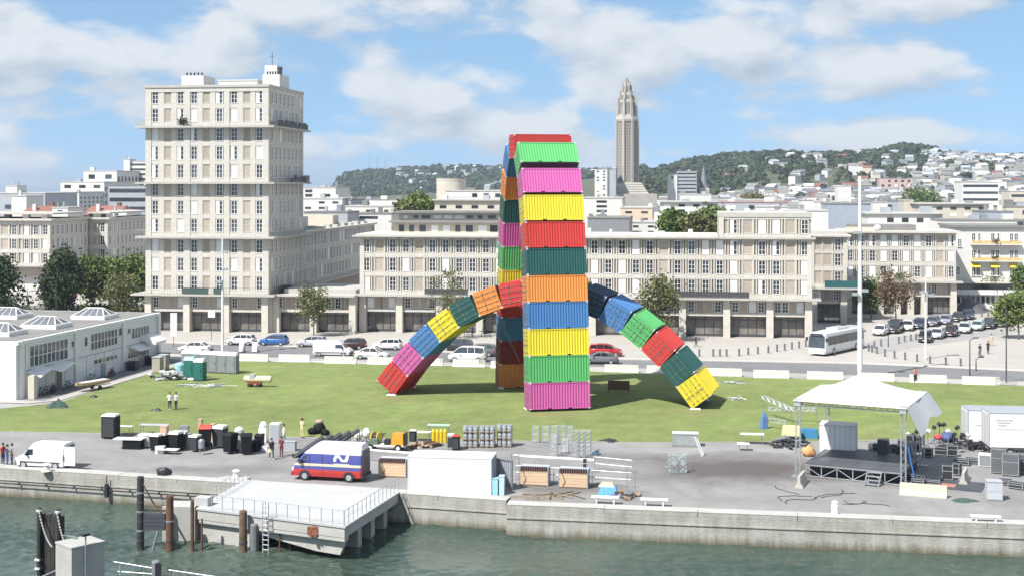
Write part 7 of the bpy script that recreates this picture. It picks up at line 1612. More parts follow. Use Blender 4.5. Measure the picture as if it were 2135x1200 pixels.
def box_mesh(name, w, d, h, m):
    k = (name, round(w, 2), round(d, 2), round(h, 2), m.name)
    if k not in BX: BX[k] = MB().box(-w / 2, w / 2, 0, d, 0, h).mesh(name, m)
    return BX[k]
def block(name, label, px0, px1, ytop, Y, D, ybot=None, wall=None, roof=None, floors=0, cell=None, ang=ANG, cat='building', parapet=.35, win=None, fill=.6, seed=0, extra=2, sidewin=False, overhang=.12):
    W = XP(px1, Y) - XP(px0, Y); p0 = V((XP(px0, Y), Y, 0)); g = max(0, hill_z(p0.x, Y) - .5) if Y > 830 else 0
    H = ZP(ytop, Y) - g; zb = (ZP(ybot, Y) - g) if ybot else 0
    t = thing(name, label, cat, (p0.x, Y, g), ang); rng = random.Random(seed + int(px0))
    MB().box(0, W, 0, D, min(0, -4), H - .25).build('wall', wall or render_white, t)
    MB().box(-overhang, W + overhang, -overhang, D + overhang, H - .248, H + .02).build('roof', roof or roof_white, t)
    if floors: strip_windows(t, W, max(zb, 1.0), H - .5, floors, win, fill=fill, cell=cell, rng=rng)
    if sidewin:
        TS = side_T(W); nf = max(1, floors); hh = (H - 1.5 - max(zb, 1)) / nf; n = max(2, int(D / 3))
        for k in range(nf):
            for i in range(n): put(t, TS, 'window', box_mesh('window', 1.3, .3, hh * .5, glass), D * (i + .5) / n, -.05, max(zb, 1) + hh * (k + .3))
    for i in range(extra):
        w = rng.uniform(.06, .16) * W; x = rng.uniform(0, W - w); MB().box(x, x + w, D * .2, D * .2 + w, H + .02, H + rng.uniform(.5, 1.6)).build('roof_house', rng.choice([render_white, render_grey, roof_grey, steel]), t)
    return t
def build_city():
    B = block
    # left of the tower
    B('office_block', 'grey block with a rooftop box far behind the left concrete block', -60, 103, 402, 420, 22, 440, render_grey, roof_white, 2, 4.5, extra=2)
    B('roof_box', 'white stair head standing on the grey block at the far left', 12, 37, 387, 421, 6, 402, render_white, roof_white, cat='building')
    B('gable_house', 'white rendered house low in front of the grey block at far left', 24, 57, 408, 380, 10, 440, render_white, roof_white, 2, 3.5)
    step = [(105, 168, 400, 470, 4), (126, 222, 379, 490, 4), (174, 247, 356, 510, 4), (258, 330, 336, 530, 8), (226, 310, 386, 455, 3)]
    lab = ['lowest step of the white terraced block, left of the tall tower', 'middle step of the white terraced block, left of the tall tower', 'upper step of the white terraced block, left of the tall tower', 'white stair tower and flats rising behind the tall tower on its left', 'grey glassy offices under the terraced block, left of the tall tower']
    for i, ((a, b, y, Y, fl), l) in enumerate(zip(step, lab)):
        t = B('terraced_block', l, a, b, y, Y, 26, 445 if i != 3 else 420, render_white if i != 4 else render_grey, roof_white if i != 4 else roof_grey, fl, None if i in (3, 4) else 5.5, fill=.5, extra=0 if i == 3 else 1, sidewin=True)
    B('stair_tower', 'slim white stair shaft with an aerial left of the tall tower', 258, 271, 332, 529, 6, 400, render_white, roof_white)
    for i, (a, b, y0, y1, Y, l) in enumerate([(42, 110, 430, 446, 345, 'red tiled roof behind the left edge block'), (168, 262, 430, 448, 350, 'red tiled roof between the left blocks and the tower')]):
        W = XP(b, Y) - XP(a, Y); t = thing('tiled_house', l, 'house', (XP(a, Y), Y, 0), ANG); zt = ZP(y0, Y); ze = ZP(y1, Y)
        MB().box(.3, W - .3, .3, 9.7, 0, ze - .02).build('wall', render_cream, t)
        MB().frus((-.3, W + .3, 0, 10), (W * .12, W * .88, 4.2, 5.6), ze, zt).build('roof', terracotta, t)
        MB().box(W * .3, W * .3 + .9, 1.6, 2.5, ze, zt + .5).build('chimney', render_white, t); MB().box(W * .66, W * .66 + .9, 5, 6, ze, zt + .9).build('chimney', terracotta, t)
    B('low_house', 'small white flat roofed house between the two red roofs', 109, 143, 432, 340, 9, 446, render_white, roof_white, 1, 3)
    B('low_house', 'white dormer house in front of the right hand red roof', 219, 266, 439, 335, 9, 452, render_white, roof_white, 1, 3)
    # between tower and arches
    B('flats', 'white flats with dark terrace bays just right of the tall tower', 625, 702, 390, 390, 16, 412, render_white, roof_white, 2, 4.6, fill=.7, extra=2)
    B('flats', 'lower white flats with small windows right of the tall tower', 628, 716, 413, 350, 15, 440, render_white, roof_white, 2, 3.4, fill=.45)
    B('flats', 'grey sided white flats below the far wooded headland', 716, 732, 416, 352, 15, 440, render_grey, roof_grey)
    B('roof_block', 'concrete stair block behind the shaded street wing', 634, 727, 441, 290, 10, 470, render_grey, roof_grey, 1, 6)
    B('low_terrace', 'long low white building with a row of small openings under the headland', 720, 836, 429, 330, 12, 450, render_white, roof_white, 1, 2.2, fill=.5)
    B('low_terrace', 'white low house with dark carport right of the concrete stair block', 722, 818, 444, 300, 10, 458, render_white, roof_grey, 1, 9, fill=.7)
    B('low_terrace', 'pale terrace roofs at the foot of the wooded headland', 740, 850, 416, 520, 14, 430, render_white, roof_grey, 1, 3, extra=3)
    t = B('hall_building', 'cream building with an upper terrace and dark window strip behind the long block', 907, 1075, 416, 300, 18, 446, render_cream, roof_white, 1, 3.2, fill=.30, overhang=.6)
    B('roof_pavilion', 'glazed white rooftop pavilion behind the cream building', 930, 1075, 397, 320, 12, 412, render_white, roof_white, 1, 2.6, fill=.85)
    Y = 330; t = thing('round_tower', 'short round concrete tank rising behind the cream building', 'tank', (XP(941, Y), Y, 0)); r = XP(972, Y) - XP(941, Y)
    MB().lathe([(r, 0), (r, ZP(378, Y)), (r * 1.02, ZP(376, Y)), (r * 1.02, ZP(373.5, Y))], 28).build('drum', render_cream, t); MB().lathe([(r * .9, 0), (r * .9, .3)], 24).build('lid', roof_grey, t, (0, 0, ZP(374, Y)))
    # right of the arches
    t = B('high_flats', 'narrow white tower flats left of the church tower', 1240, 1266, 353, 700, 20, 410, render_white, roof_white, 9, 2.6, fill=.5, sidewin=True)
    B('high_flats', 'grey slab of flats close to the left of the church tower', 1266, 1284, 352, 760, 14, 405, render_grey, roof_grey)
    B('flats', 'white terraced flats with green blinds right of the tall arch', 1212, 1297, 412, 360, 18, 455, render_white, roof_white, 4, 6, fill=.55, extra=3)
    B('flats', 'beige block with few windows right of the tall arch', 1294, 1360, 432, 320, 14, 480, mat('beige_render', (.56, .45, .34), .85, .06, .8), roof_white, 3, 3.4, fill=.35, extra=2)
    B('flats', 'white lower block with small windows in front of the beige one', 1310, 1372, 462, 290, 12, 490, render_white, roof_white, 2, 2.6, fill=.4)
    B('shed_block', 'dark grey ribbed block behind the long block roof', 1225, 1312, 453, 275, 14, 480, mat('ribbed_cladding', (.20, .21, .225), .6, .15, 1.2, stretch=(6, 6, .3)), roof_grey)
    B('flats', 'white block with a broad roof slab and a blue awning behind the trees', 1376, 1496, 420, 420, 16, 445, render_white, roof_white, 2, 4.2, fill=.55, extra=1, overhang=.8)
    B('flats', 'plain white stair block above the broad white roof', 1418, 1482, 405, 440, 12, 420, render_white, roof_white)
    B('flats', 'grey flats with glass bands on the slope right of the church tower', 1411, 1452, 357, 800, 26, 405, render_grey, roof_white, 6, None, fill=.45, extra=1)
    B('flats', 'low white wing beside the grey flats right of the church tower', 1392, 1412, 364, 800, 20, 395, render_white, roof_white, 3, 3)
    B('long_shed', 'long low building with a brown red roof left of the raised block end', 1500, 1640, 421, 400, 14, 440, render_grey, mat('red_brown_roof', (.30, .17, .14), .8, .15, 1), 1, 6)
    B('long_shed', 'long pale warehouse roof in front of the hillside houses', 1482, 1628, 416, 470, 18, 425, render_white, roof_white)
    B('flats', 'white block with dark openings behind the raised end of the long block', 1578, 1640, 430, 330, 12, 452, render_white, roof_white, 1, 3.4)
    B('stair_tower', 'white cubic stair head above the long block right end', 1670, 1696, 416, 330, 8, 450, render_white, roof_white)
    B('flats', 'flat white building with square openings right of the white stair head', 1696, 1768, 420, 420, 14, 440, render_white, roof_white, 1, 6, fill=.55)
    B('flats', 'white parapet block right behind the raised end of the long block', 1592, 1724, 438, 300, 12, 470, render_white, roof_white)
    B('flats', 'grey blue metal clad block behind the tall floodlight mast', 1724, 1812, 424, 340, 16, 470, mat('blue_grey_cladding', (.30, .335, .39), .6, .08, 1), roof_grey, 1, 9, fill=.2)
    B('flats', 'white tower block low on the slope left of the floodlight mast', 1747, 1774, 388, 620, 14, 420, render_white, roof_white)
    B('flats', 'concrete grey block right of the floodlight mast', 1800, 1890, 418, 400, 14, 445, render_grey, roof_grey, 1, 8)
    B('flats', 'white cube on the grey block right of the floodlight mast', 1820, 1850, 421, 396, 6, 440, render_white, roof_white)
    B('flats', 'pale stair block between two white roofs on the right', 1884, 1904, 417, 350, 8, 440, render_cream, roof_white)
    B('flats', 'white building with one row of dark windows behind the parked cars block', 1810, 1960, 444, 290, 13, 470, render_white, roof_white, 1, 3.0, fill=.5, extra=2, overhang=.5)
    B('flats', 'cream building with planted windows under the white office block', 1915, 2056, 424, 340, 14, 455, render_cream, roof_white, 2, 3.2, fill=.5, overhang=.6)
    B('office_block', 'white office block with three dark window bands on the right', 2006, 2080, 379, 560, 17, 424, render_white, roof_white, 3, None, fill=.42, sidewin=True, extra=2)
    B('flats', 'blue grey flats with a white end wall on the far right', 2052, 2110, 440, 320, 14, 470, mat('blue_grey_cladding', (.30, .335, .39)), roof_grey, 2, 3)
    B('flats', 'tiered cream block cut by the right edge', 2106, 2200, 398, 480, 14, 450, render_cream, roof_white, 3, None, fill=.4)
    B('flats', 'cream low block with dark openings at the right edge', 2098, 2200, 430, 330, 14, 470, render_cream, roof_grey, 2, 3)
    B('low_terrace', 'low grey roofed row behind the white corner building', 1962, 2140, 458, 275, 12, 475, render_white, roof_grey, 1, 3.5, extra=3)
    # mid-distance town houses, too alike to tell apart
    rng = random.Random(33); protos = []
    for k in range(7):
        w, d, h = rng.uniform(7, 14), rng.uniform(8, 12), rng.uniform(6.5, 11); t = None
        mb = MB().box(-w / 2, w / 2, -d / 2, d / 2, -6, h, 0)
        rise = rng.uniform(1.6, 3.2) if k < 5 else .3
        mb2 = MB().prism([(-d / 2 - .3, h + .01), (d / 2 + .3, h + .01), (.0, h + rise)], 'x', -w / 2 - .2, w / 2 + .2) if k < 5 else MB().box(-w / 2 - .2, w / 2 + .2, -d / 2 - .2, d / 2 + .2, h + .01, h + rise)
        protos.append((mb.mesh('wall', [render_white, render_white, render_cream, render_white, render_grey, render_white, render_cream][k]), mb2.mesh('roof', [slate, slate, terracotta, roof_grey, slate, roof_white, slate][k]), w, d, h, [box_mesh('window', 1.2, .3, 1.7, glass)]))
    def house(x, y, z, k, rz, label, group):
        wme, rme, w, d, h, wi = protos[k]
        o = obj('house', wme, None, (x, y, z), rz); tag(o, label, 'house', group); q = rng.uniform(.62, .95); o.scale = (q, q, q)
        r_ = bpy.data.objects.new('roof', rme); COL.objects.link(r_); r_.parent = o
        return o
    KD = ['slate roofed', 'dark roofed', 'tiled roofed', 'grey roofed', 'steep roofed', 'flat roofed', 'grey gabled']; far = MB()
    def lump(x, y, z, k, rz):
        w, d, h = (q * .8 for q in protos[k][2:5]); T = M.Translation((x, y, z)) @ M.Rotation(rz, 4, 'Z'); far.box(-w / 2, w / 2, -d / 2, d / 2, -4, h, rng.choice((0, 0, 4, 5)), T)
        far.prism([(-d / 2 - .3, h + .01), (d / 2 + .3, h + .01), (0, h + 2.2)], 'x', -w / 2, w / 2, rng.choice((1, 3, 4, 0)) if k != 2 else 2, T)
    n = 0
    for _ in range(1200):
        if n >= 260: break
        y = rng.uniform(430, 830); px = rng.choice([rng.uniform(640, 1240), rng.uniform(1330, 2160), rng.uniform(1330, 2160), rng.uniform(-20, 300)]); x = XP(px, y); k = rng.randrange(7)
        if abs(px - 1305) < 70 and y > 600: continue
        a = (x, y, rng.uniform(-2.5, .5), k, rng.choice([ANG, ANG + R(90), R(20), R(-35)])); n += 1
        where = 'left of the tall tower' if px < 310 else 'between tower and church' if px < 1240 else 'right of the church tower'
        if n <= 62: house(*a, f'{KD[k]} town house among crowded roofs {where}, before the hill', 'town houses before the hill')
        else: lump(*a)
    n = 0
    for _ in range(9000):
        if n >= 640: break
        y = rng.uniform(850, 1500) if rng.random() < .85 else rng.uniform(1300, 1680); px = rng.uniform(1345, 2160); x = XP(px, y); z = hill_z(x, y)
        if px < 1500 and y > 1050: continue
        if px < 1930 and y > 1160 and rng.random() < .9: continue
        k = rng.choice([0, 0, 0, 1, 1, 3, 3, 4, 4, 5, 6, 2]); n += 1; a = (x, y, z - 1.0, k, rng.uniform(-.8, .8)); f = 'foot' if y < 1050 else 'middle' if y < 1300 else 'upper part'
        if n <= 195: house(*a, f'small pale {KD[k]} house on the hillside {f}, right of the church', 'hillside houses')
        else: lump(*a)
    n = 0
    for _ in range(2000):
        if n >= 80: break
        y = rng.uniform(1980, 2640); px = rng.uniform(735, 1240); x = XP(px, y)
        if px < 830 and y > 2080: continue
        if y < 2500 and rng.random() < .35: continue
        n += 1; k = rng.choice([0, 1, 3, 5, 6]); a = (x, y, hill_z(x, y) - .5, k, rng.uniform(-.8, .8))
        if n <= 34: house(*a, f'tiny pale {KD[k]} house on the far headland left of the tall arch', 'headland houses')
        else: lump(*a)
    tag(far.build('distant_houses', [render_white, slate, terracotta, roof_grey, render_grey, render_cream]), kind='stuff')
    # big buildings on the hill
    for px0, px1, yt, Y, l, wl in [(2034, 2072, 322, 1640, 'large cream mansion on the hill crest at the right', render_cream), (1846, 1874, 341, 1450, 'red brick villa among the hill trees', mat('red_brick', (.26, .11, .10), .85, .2, .3)), (1545, 1612, 337, 1500, 'long white villa row high on the wooded hill', render_white),
                                   (1780, 1796, 312, 1660, 'white water tank on the hill crest left of the round tree clump', render_white), (1834, 1900, 372, 1080, 'long pinkish terrace on the lower hillside', mat('pink_render', (.50, .36, .32), .85)), (1953, 1968, 326, 1620, 'pink house below the hill crest', mat('pink_render', (.50, .36, .32))), (1988, 2006, 333, 1580, 'yellowish villa beside the hill crest mansion', render_cream)]:
        B('villa', l, px0, px1, yt, Y, 14, yt + 20, wl, slate if wl.name != 'white_render' else roof_white, 2, 4.5, cat='house')
    for i, px in enumerate((1660, 1700)):
        pass
    # slate church spire
    Y = 820; t = thing('church_spire', 'thin grey church spire right of the grey flats', 'spire', (XP(1467, Y), Y, 0)); w = 3.0
    MB().box(-w, w, -w, w, 0, ZP(392, Y)).build('tower_base', render_cream, t); MB().lathe([(w * .9, ZP(392, Y)), (w * .75, ZP(386, Y)), (.15, ZP(346, Y))], 8).build('spire', mat('spire_slate', (.17, .20, .22), .6), t)
    # three masts on the far headland
    for k, (px, yt) in enumerate(((770, 330), (787, 327), (803, 331))):
        Y = 2660; t = obj('mast', MB().tube((0, 0, 0), (0, 0, ZP(yt, Y) - hill_z(XP(px, Y), Y)), .45, 5).tube((-3, 0, 12), (3, 0, 12), .3, 4).mesh('mast', steel), None, (XP(px, Y), Y, hill_z(XP(px, Y), Y)))
        tag(t, 'thin pale radio mast on the far headland, ' + ['leftmost', 'middle one', 'rightmost'][k] + ' of three', 'mast')
build_city()

# ---- the lantern-tower church
def build_church():
    Y = 780.0; s = Y / FPX; t = thing('lantern_church', 'tall octagonal concrete church tower with stepped lantern top and cross', 'church', (XP(1307, Y), Y, 0), 0.0)
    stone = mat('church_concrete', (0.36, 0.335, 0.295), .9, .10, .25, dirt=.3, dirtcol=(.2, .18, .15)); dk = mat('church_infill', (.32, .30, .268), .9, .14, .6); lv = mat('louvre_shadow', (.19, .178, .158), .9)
    def z(py): return ZP(py, Y)
    def octr(r, zz, rot=.5): return [V((r * math.cos(2 * math.pi * (i + rot) / 8), r * math.sin(2 * math.pi * (i + rot) / 8), zz)) for i in range(8)]
    r0 = 24.5 * s; RB = 58 * s * .72
    MB().box(-16, 16, -16, 16, 0, z(404)).build('nave', stone, t)
    for i in range(5):                                                # stepped pyramid roof under the shaft
        f0, f1 = i / 5, (i + 1) / 5; ra, rb = 42 * s * (1 - f0) + 26.5 * s * f0, 42 * s * (1 - f1) + 26.5 * s * f1
        MB().frus((-ra, ra, -ra, ra), (-rb - .25, rb + .25, -rb - .25, rb + .25), z(404 - 24 * f0), z(404 - 24 * f1) - .25).build('roof_step', stone, t)
    MB().rings([octr(r0 * .97, z(384)), octr(r0 * .94, z(252))], 0).build('shaft', dk, t)
    for i in range(8):                                                # corner ribs and the pierced panels between them
        a = 2 * math.pi * (i + .5) / 8; q = V((math.cos(a), math.sin(a), 0))
        MB().frus((-.75, .75, -.75, .75), (-.68, .68, -.68, .68), z(384), z(251)).build('rib', stone, t, q * r0 * .95, a)
        a2 = 2 * math.pi * i / 8; n = V((math.cos(a2), math.sin(a2), 0)); ap = r0 * .955 * math.cos(math.pi / 8)
        mb = MB(); W = 2 * r0 * .95 * math.sin(math.pi / 8) - 1.6
        for k in range(21):
            zz = z(380) + (z(254) - z(380)) * k / 21; h = (z(254) - z(380)) / 21
            for j in range(3): mb.box(-.12, .12, -W / 2 + W * (j + .18) / 3, -W / 2 + W * (j + .82) / 3, zz + h * .22, zz + h * .80)
        o = mb.build('pierced_panel', lv, t, n * ap, a2); o['kind'] = 'stuff'
        mb = MB().box(-.2, .2, -W / 6 - .12, -W / 6 + .12, z(384), z(252)).box(-.2, .2, W / 6 - .12, W / 6 + .12, z(384), z(252)); mb.build('mullion', stone, t, n * ap, a2)
    MB().rings([octr(r0 * 1.03, z(254)), octr(r0 * 1.05, z(250)), octr(r0 * 1.0, z(246)), octr(r0 * .90, z(240))], 0).build('cornice', stone, t)
    for (ra, za, zb) in ((.80, 242, 211), (.60, 214, 196), (.38, 199, 178), (.16, 180, 172)):
        MB().rings([octr(r0 * ra, z(za)), octr(r0 * ra * .95, z(zb)), octr(r0 * ra * .8, z(zb - 2))], 0).build('lantern_tier', stone, t)
        for i in range(8):
            a = 2 * math.pi * (i + .5) / 8; q = V((math.cos(a), math.sin(a), 0)); w = .85 * ra + .15
            MB().frus((-w, w, -w, w), (-w * .5, w * .5, -w * .5, w * .5), z(za), z(zb) + 1.6).build('pinnacle', stone, t, q * r0 * ra * 1.03, a)
            a = 2 * math.pi * i / 8; n = V((math.cos(a), math.sin(a), 0)); W = r0 * ra * .5
            MB().box(-.2, .2, -W * .42, -W * .12, z(za) + 1, z(zb) - 1).box(-.2, .2, W * .12, W * .42, z(za) + 1, z(zb) - 1).build('louvre', lv, t, n * r0 * ra * math.cos(math.pi / 8) * .985, a)
    MB().tube((0, 0, z(172)), (0, 0, z(161)), .22, 6, r1=.1).tube((-.9, 0, z(165)), (.9, 0, z(165)), .12, 5).build('cross', dark_metal, t)
build_church()

# ---- hillside woods: one mass
def build_woods():
    rng = np.random.default_rng(12); trees = []
    def ok(px, y, f): return True
    n = 0
    while n < 1500:
        y = rng.uniform(870, 1760); px = rng.uniform(1325, 2200); x = XP(px, y); f = (y - 850) / 850
        p = min(1, max(.06, (f - .36) * 2.6))
        if px < 1560: p = min(1, max(p, (f - .12) * 3))
        if px > 1930: p *= .6
        if f > .93: p = 1
        if rng.random() > p: continue
        r = rng.uniform(2.6, 5.2) if f < .93 else rng.uniform(3.5, 6.2); trees.append((x, y, hill_z(x, y) + r * .8, r)); n += 1
    for _ in range(60):                                               # round clump on the crest
        px = rng.normal(1885, 30); y = rng.uniform(1600, 1690); x = XP(px, y); r = rng.uniform(5, 8); trees.append((x, y, hill_z(x, y) + 4 + 5 * math.exp(-((px - 1885) / 40) ** 2), r))
    n = 0
    while n < 1150:
        y = rng.uniform(1990, 2720); px = rng.uniform(690, 1345); x = XP(px, y); z = hill_z(x, y)
        if z < 1: n += 1; continue
        p = .85 if px < 900 or y < 2350 else .55
        if rng.random() > p: continue
        r = rng.uniform(4, 7.5); trees.append((x, y, z + r * .6, r)); n += 1
    T = np.array(trees); k = 46
    idx = np.repeat(np.arange(len(T)), k); c = T[idx]
    d = rng.normal(0, 1, (len(idx), 3)); d /= np.linalg.norm(d, axis=1)[:, None]; d[:, 2] = np.abs(d[:, 2]) * 1.05 - .25
    p = c[:, :3] + d * c[:, 3:4] * rng.uniform(.72, 1.08, (len(idx), 1))
    nr = d + rng.normal(0, .45, d.shape); nr /= np.linalg.norm(nr, axis=1)[:, None]
    a = np.cross(nr, rng.normal(0, 1, d.shape)); a /= np.linalg.norm(a, axis=1)[:, None]; b = np.cross(nr, a); s = c[:, 3:4] * rng.uniform(.26, .48, (len(idx), 1))
    vs_ = np.stack([p - a * s - b * s * .6, p + a * s * .5 - b * s, p + a * s + b * s * .6, p - a * s * .5 + b * s], 1).reshape(-1, 3)
    tag(obj('hillside_woods', quad_mesh('hillside_woods', vs_, M_LEAF['hill'])), kind='stuff')
build_woods()
# ------------------------------------------------------------------ people
skin_m = mat('skin', (.42, .25, .18), .6, .05, 8)
HAIRC = {k: mat('hair_' + k, c, .7, .2, 20) for k, c in {'dark': (.02, .015, .012), 'brown': (.06, .035, .02), 'blond': (.28, .2, .1)}.items()}
def cloth(name, c): return mat('cloth_' + name, c, .85, .08, 6)
def skin_body(pose):
    """One continuous body grown over a jointed skeleton; pose: knee/arm offsets."""
    a = pose; J = {}; hip = .92
    J['pelvis'] = (0, 0, .96); J['waist'] = (0, 0, 1.10); J['chest'] = (0, -.01 + a.get('lean', 0) * .5, 1.33); J['neck'] = (0, a.get('lean', 0), 1.50); J['head'] = (0, -.02 + a.get('lean', 0), 1.64); J['crown'] = (0, -.01 + a.get('lean', 0), 1.74)
    E = [('pelvis', 'waist'), ('waist', 'chest'), ('chest', 'neck'), ('neck', 'head'), ('head', 'crown')]
    Rr = dict(pelvis=.155, waist=.135, chest=.165, neck=.062, head=.105, crown=.085)
    for s, n in ((-1, 'l'), (1, 'r')):
        st = a.get('step', 0) * s; le = a.get('lean', 0)
        J[n + 'hip'] = (s * .095, 0, .90); J[n + 'knee'] = (s * .10, -st * .55 - .02, .49); J[n + 'ank'] = (s * .105, -st * 1.0 + .02, .08); J[n + 'toe'] = (s * .115, -st - .15, .035)
        sh = a.get('arm' + n, (s * .06, 0.0, -.27, s * .03, -.06, -.25))
        J[n + 'sho'] = (s * .185, le, 1.42); e = (s * .185 + sh[0], le + sh[1], 1.42 + sh[2]); w = (e[0] + sh[3], e[1] + sh[4], e[2] + sh[5]); J[n + 'elb'] = e; J[n + 'wri'] = w
        dv = V(w) - V(e); dv.normalize(); J[n + 'palm'] = tuple(V(w) + dv * .08)
        E += [('pelvis', n + 'hip'), (n + 'hip', n + 'knee'), (n + 'knee', n + 'ank'), (n + 'ank', n + 'toe'), ('chest', n + 'sho'), (n + 'sho', n + 'elb'), (n + 'elb', n + 'wri'), (n + 'wri', n + 'palm')]
        Rr.update({n + 'hip': .105, n + 'knee': .066, n + 'ank': .046, n + 'toe': .042, n + 'sho': .075, n + 'elb': .046, n + 'wri': .031, n + 'palm': .038})
        side = dv.cross(V((1, 0, 0))); side = side.normalized() if side.length > .1 else V((0, 1, 0)); fw = dv
        for k, (off, ln) in enumerate(((-.03, .075), (-.010, .088), (.010, .083), (.030, .066))):
            J[f'{n}f{k}'] = tuple(V(w) + dv * (.085 + ln) + side * off + V((-s * .012 * (1 + k % 2), 0, 0))); E.append((n + 'palm', f'{n}f{k}')); Rr[f'{n}f{k}'] = .0085
        J[n + 'th'] = tuple(V(w) + dv * .075 - side * .055); E.append((n + 'wri', n + 'th')); Rr[n + 'th'] = .010
    names = list(J); ix = {q: i for i, q in enumerate(names)}
    me = bpy.data.meshes.new('body_cage'); me.from_pydata([J[q] for q in names], [(ix[p], ix[q]) for p, q in E], []); o = bpy.data.objects.new('body_cage', me); COL.objects.link(o)
    sk = o.modifiers.new('s', 'SKIN'); sk.use_smooth_shade = True; o.modifiers.new('u', 'SUBSURF').levels = 1
    for q, v in zip(names, me.skin_vertices[0].data): v.radius = (Rr[q], Rr[q] * (.72 if q in ('pelvis', 'waist', 'chest') else 1.0)); v.use_root = q == 'pelvis'
    dg = bpy.context.evaluated_depsgraph_get(); out = bpy.data.meshes.new_from_object(o.evaluated_get(dg)); bpy.data.objects.remove(o); bpy.data.meshes.remove(me)
    return out, J
POSES = {'stand': {}, 'walk': {'step': .20, 'arml': (-.05, -.10, -.26, 0, -.12, -.22), 'armr': (.05, .10, -.26, 0, -.02, -.25)}, 'hips': {'arml': (-.16, .06, -.22, .12, -.10, -.16), 'armr': (.16, .06, -.22, -.12, -.10, -.16)},
         'hold': {'arml': (-.05, -.02, -.27, .05, -.24, .02), 'armr': (.05, -.02, -.27, -.05, -.24, .02)}, 'lean': {'lean': -.16, 'step': .12, 'arml': (-.04, -.10, -.26, 0, -.16, -.18), 'armr': (.04, -.08, -.26, 0, -.18, -.16)}}
BODY = {}
def body_mesh(pose):
    if pose not in BODY: BODY[pose] = skin_body(POSES[pose])
    return BODY[pose]
def person(label, p, rz, pose, top, bottom, hair='dark', bare_arms=True, shoes=None, h=1.75, group=None):
    src, J = body_mesh(pose); me = src.copy(); me.name = 'person'
    for m in (skin_m, top, bottom, shoes or cloth('shoe', (.05, .045, .045))): me.materials.append(m)
    n = len(me.vertices); co = np.empty(n * 3, np.float32); me.vertices.foreach_get('co', co); co = co.reshape(-1, 3)
    mi = []
    for po in me.polygons:
        c = co[list(po.vertices)].mean(0); x, y, z = c; k = 0
        if z < .10: k = 3
        elif z < .98 and abs(x) < .24 and not (abs(x) > .205 and z > .55): k = 2
        elif z < 1.47:
            k = 1
            far = abs(x) > .225
            if far and (bare_arms and z < 1.22): k = 0
            if far and z < .98: k = 0
            if y < -.19 and z < 1.25: k = 0
        mi.append(k)
    me.polygons.foreach_set('material_index', mi)
    t = tag(obj('person', me, None, p, rz), label, 'person', group); s = h / 1.80; t.scale = (s, s, s)
    hd = V(J['head']); vs_ = []; fs = []; nn = 10; kk = 5                          # hair cap and simple face
    for j in range(kk + 1):
        for i in range(nn): a = 2 * math.pi * i / nn; th = (math.pi * .62) * j / kk; vs_.append(hd + V((.118 * math.sin(th) * math.cos(a), .012 + .125 * math.sin(th) * math.sin(a) + (.02 if math.sin(a) < 0 else 0), .04 + .115 * math.cos(th) + (.045 * j / kk if math.sin(a) < -.2 else 0))))
    for j in range(kk):
        for i in range(nn): fs.append((j * nn + i, j * nn + (i + 1) % nn, (j + 1) * nn + (i + 1) % nn, (j + 1) * nn + i))
    MB().add(vs_, fs).build('hair', HAIRC[hair], t, smooth=True)
    MB().prism([(-.015, .02), (.015, .02), (.0, .045)], 'z', hd.z - .03, hd.z + .01, 0, M.Translation((hd.x, hd.y - .125, 0))).build('nose', skin_m, t)
    for sx in (-1, 1): MB().box(hd.x + sx * .04 - .012, hd.x + sx * .04 + .012, hd.y - .113, hd.y - .098, hd.z + .01, hd.z + .025).build('eye', black, t)
    MB().box(hd.x - .025, hd.x + .025, hd.y - .108, hd.y - .095, hd.z - .062, hd.z - .050).build('mouth', mat('lips', (.3, .11, .09), .6), t)
    return t
jeans = cloth('jeans', (.055, .075, .12)); dkt = cloth('dark_trousers', (.03, .03, .035)); wht = cloth('white', (.72, .72, .70)); blk = cloth('black', (.03, .03, .033)); rd = cloth('red', (.36, .045, .04)); bl = cloth('blue', (.06, .22, .42)); yl = cloth('pale_yellow', (.62, .58, .30)); maroon = cloth('maroon', (.13, .03, .035)); sand = cloth('sand', (.48, .40, .27)); pink = cloth('coral', (.50, .16, .13))
def PG(px, py, z=0.0): p = G(px, py, z); return V((p.x, p.y, z))
person('person in white top on the lawn, left of two standing close together', PG(354, 853, .03), R(20), 'stand', wht, dkt, shoes=cloth('pale_shoe', (.6, .6, .58)))
person('person in grey top on the lawn, right of two standing close together', PG(367, 853, .03), R(-30), 'hips', cloth('grey_white', (.45, .46, .47)), blk)
person('person in red top at the far left end of the quay', PG(6, 968), R(60), 'stand', rd, jeans); person('person in dark top, middle of three at the far left quay end', PG(15, 971), R(120), 'hold', cloth('dark_blue', (.04, .07, .15)), bl); person('person in pale top, rightmost of three at the far left quay end', PG(25, 969), R(-60), 'stand', cloth('greyblue', (.30, .36, .42)), bl)
person('person in jeans with a pale jacket round the waist, before the white cooler', PG(566, 957), R(30), 'walk', blk, jeans, shoes=cloth('pale_shoe', (.6, .6, .58)))
tag(tarp('tied_jacket', 'pale yellow jacket tied round the waist of the person in jeans', PG(564, 957) + V((0, -.02, .62)), .21, .42, yl, 30, 'jacket', 1.0, .8))
person('person in maroon clothes standing right of the one in jeans', PG(587, 951), R(-20), 'stand', maroon, maroon, h=1.68); person('person in pale shirt behind the maroon one beside the white cooler', PG(592, 925), R(-80), 'walk', wht, cloth('pale_blue', (.34, .42, .52)))
person('person in pale yellow clothes at the lawn edge left of the ramps', PG(630, 912), R(150), 'hold', yl, yl)
person('person in coral top at the lawn edge by the far white barriers', PG(1908, 797), R(10), 'hold', pink, blk)
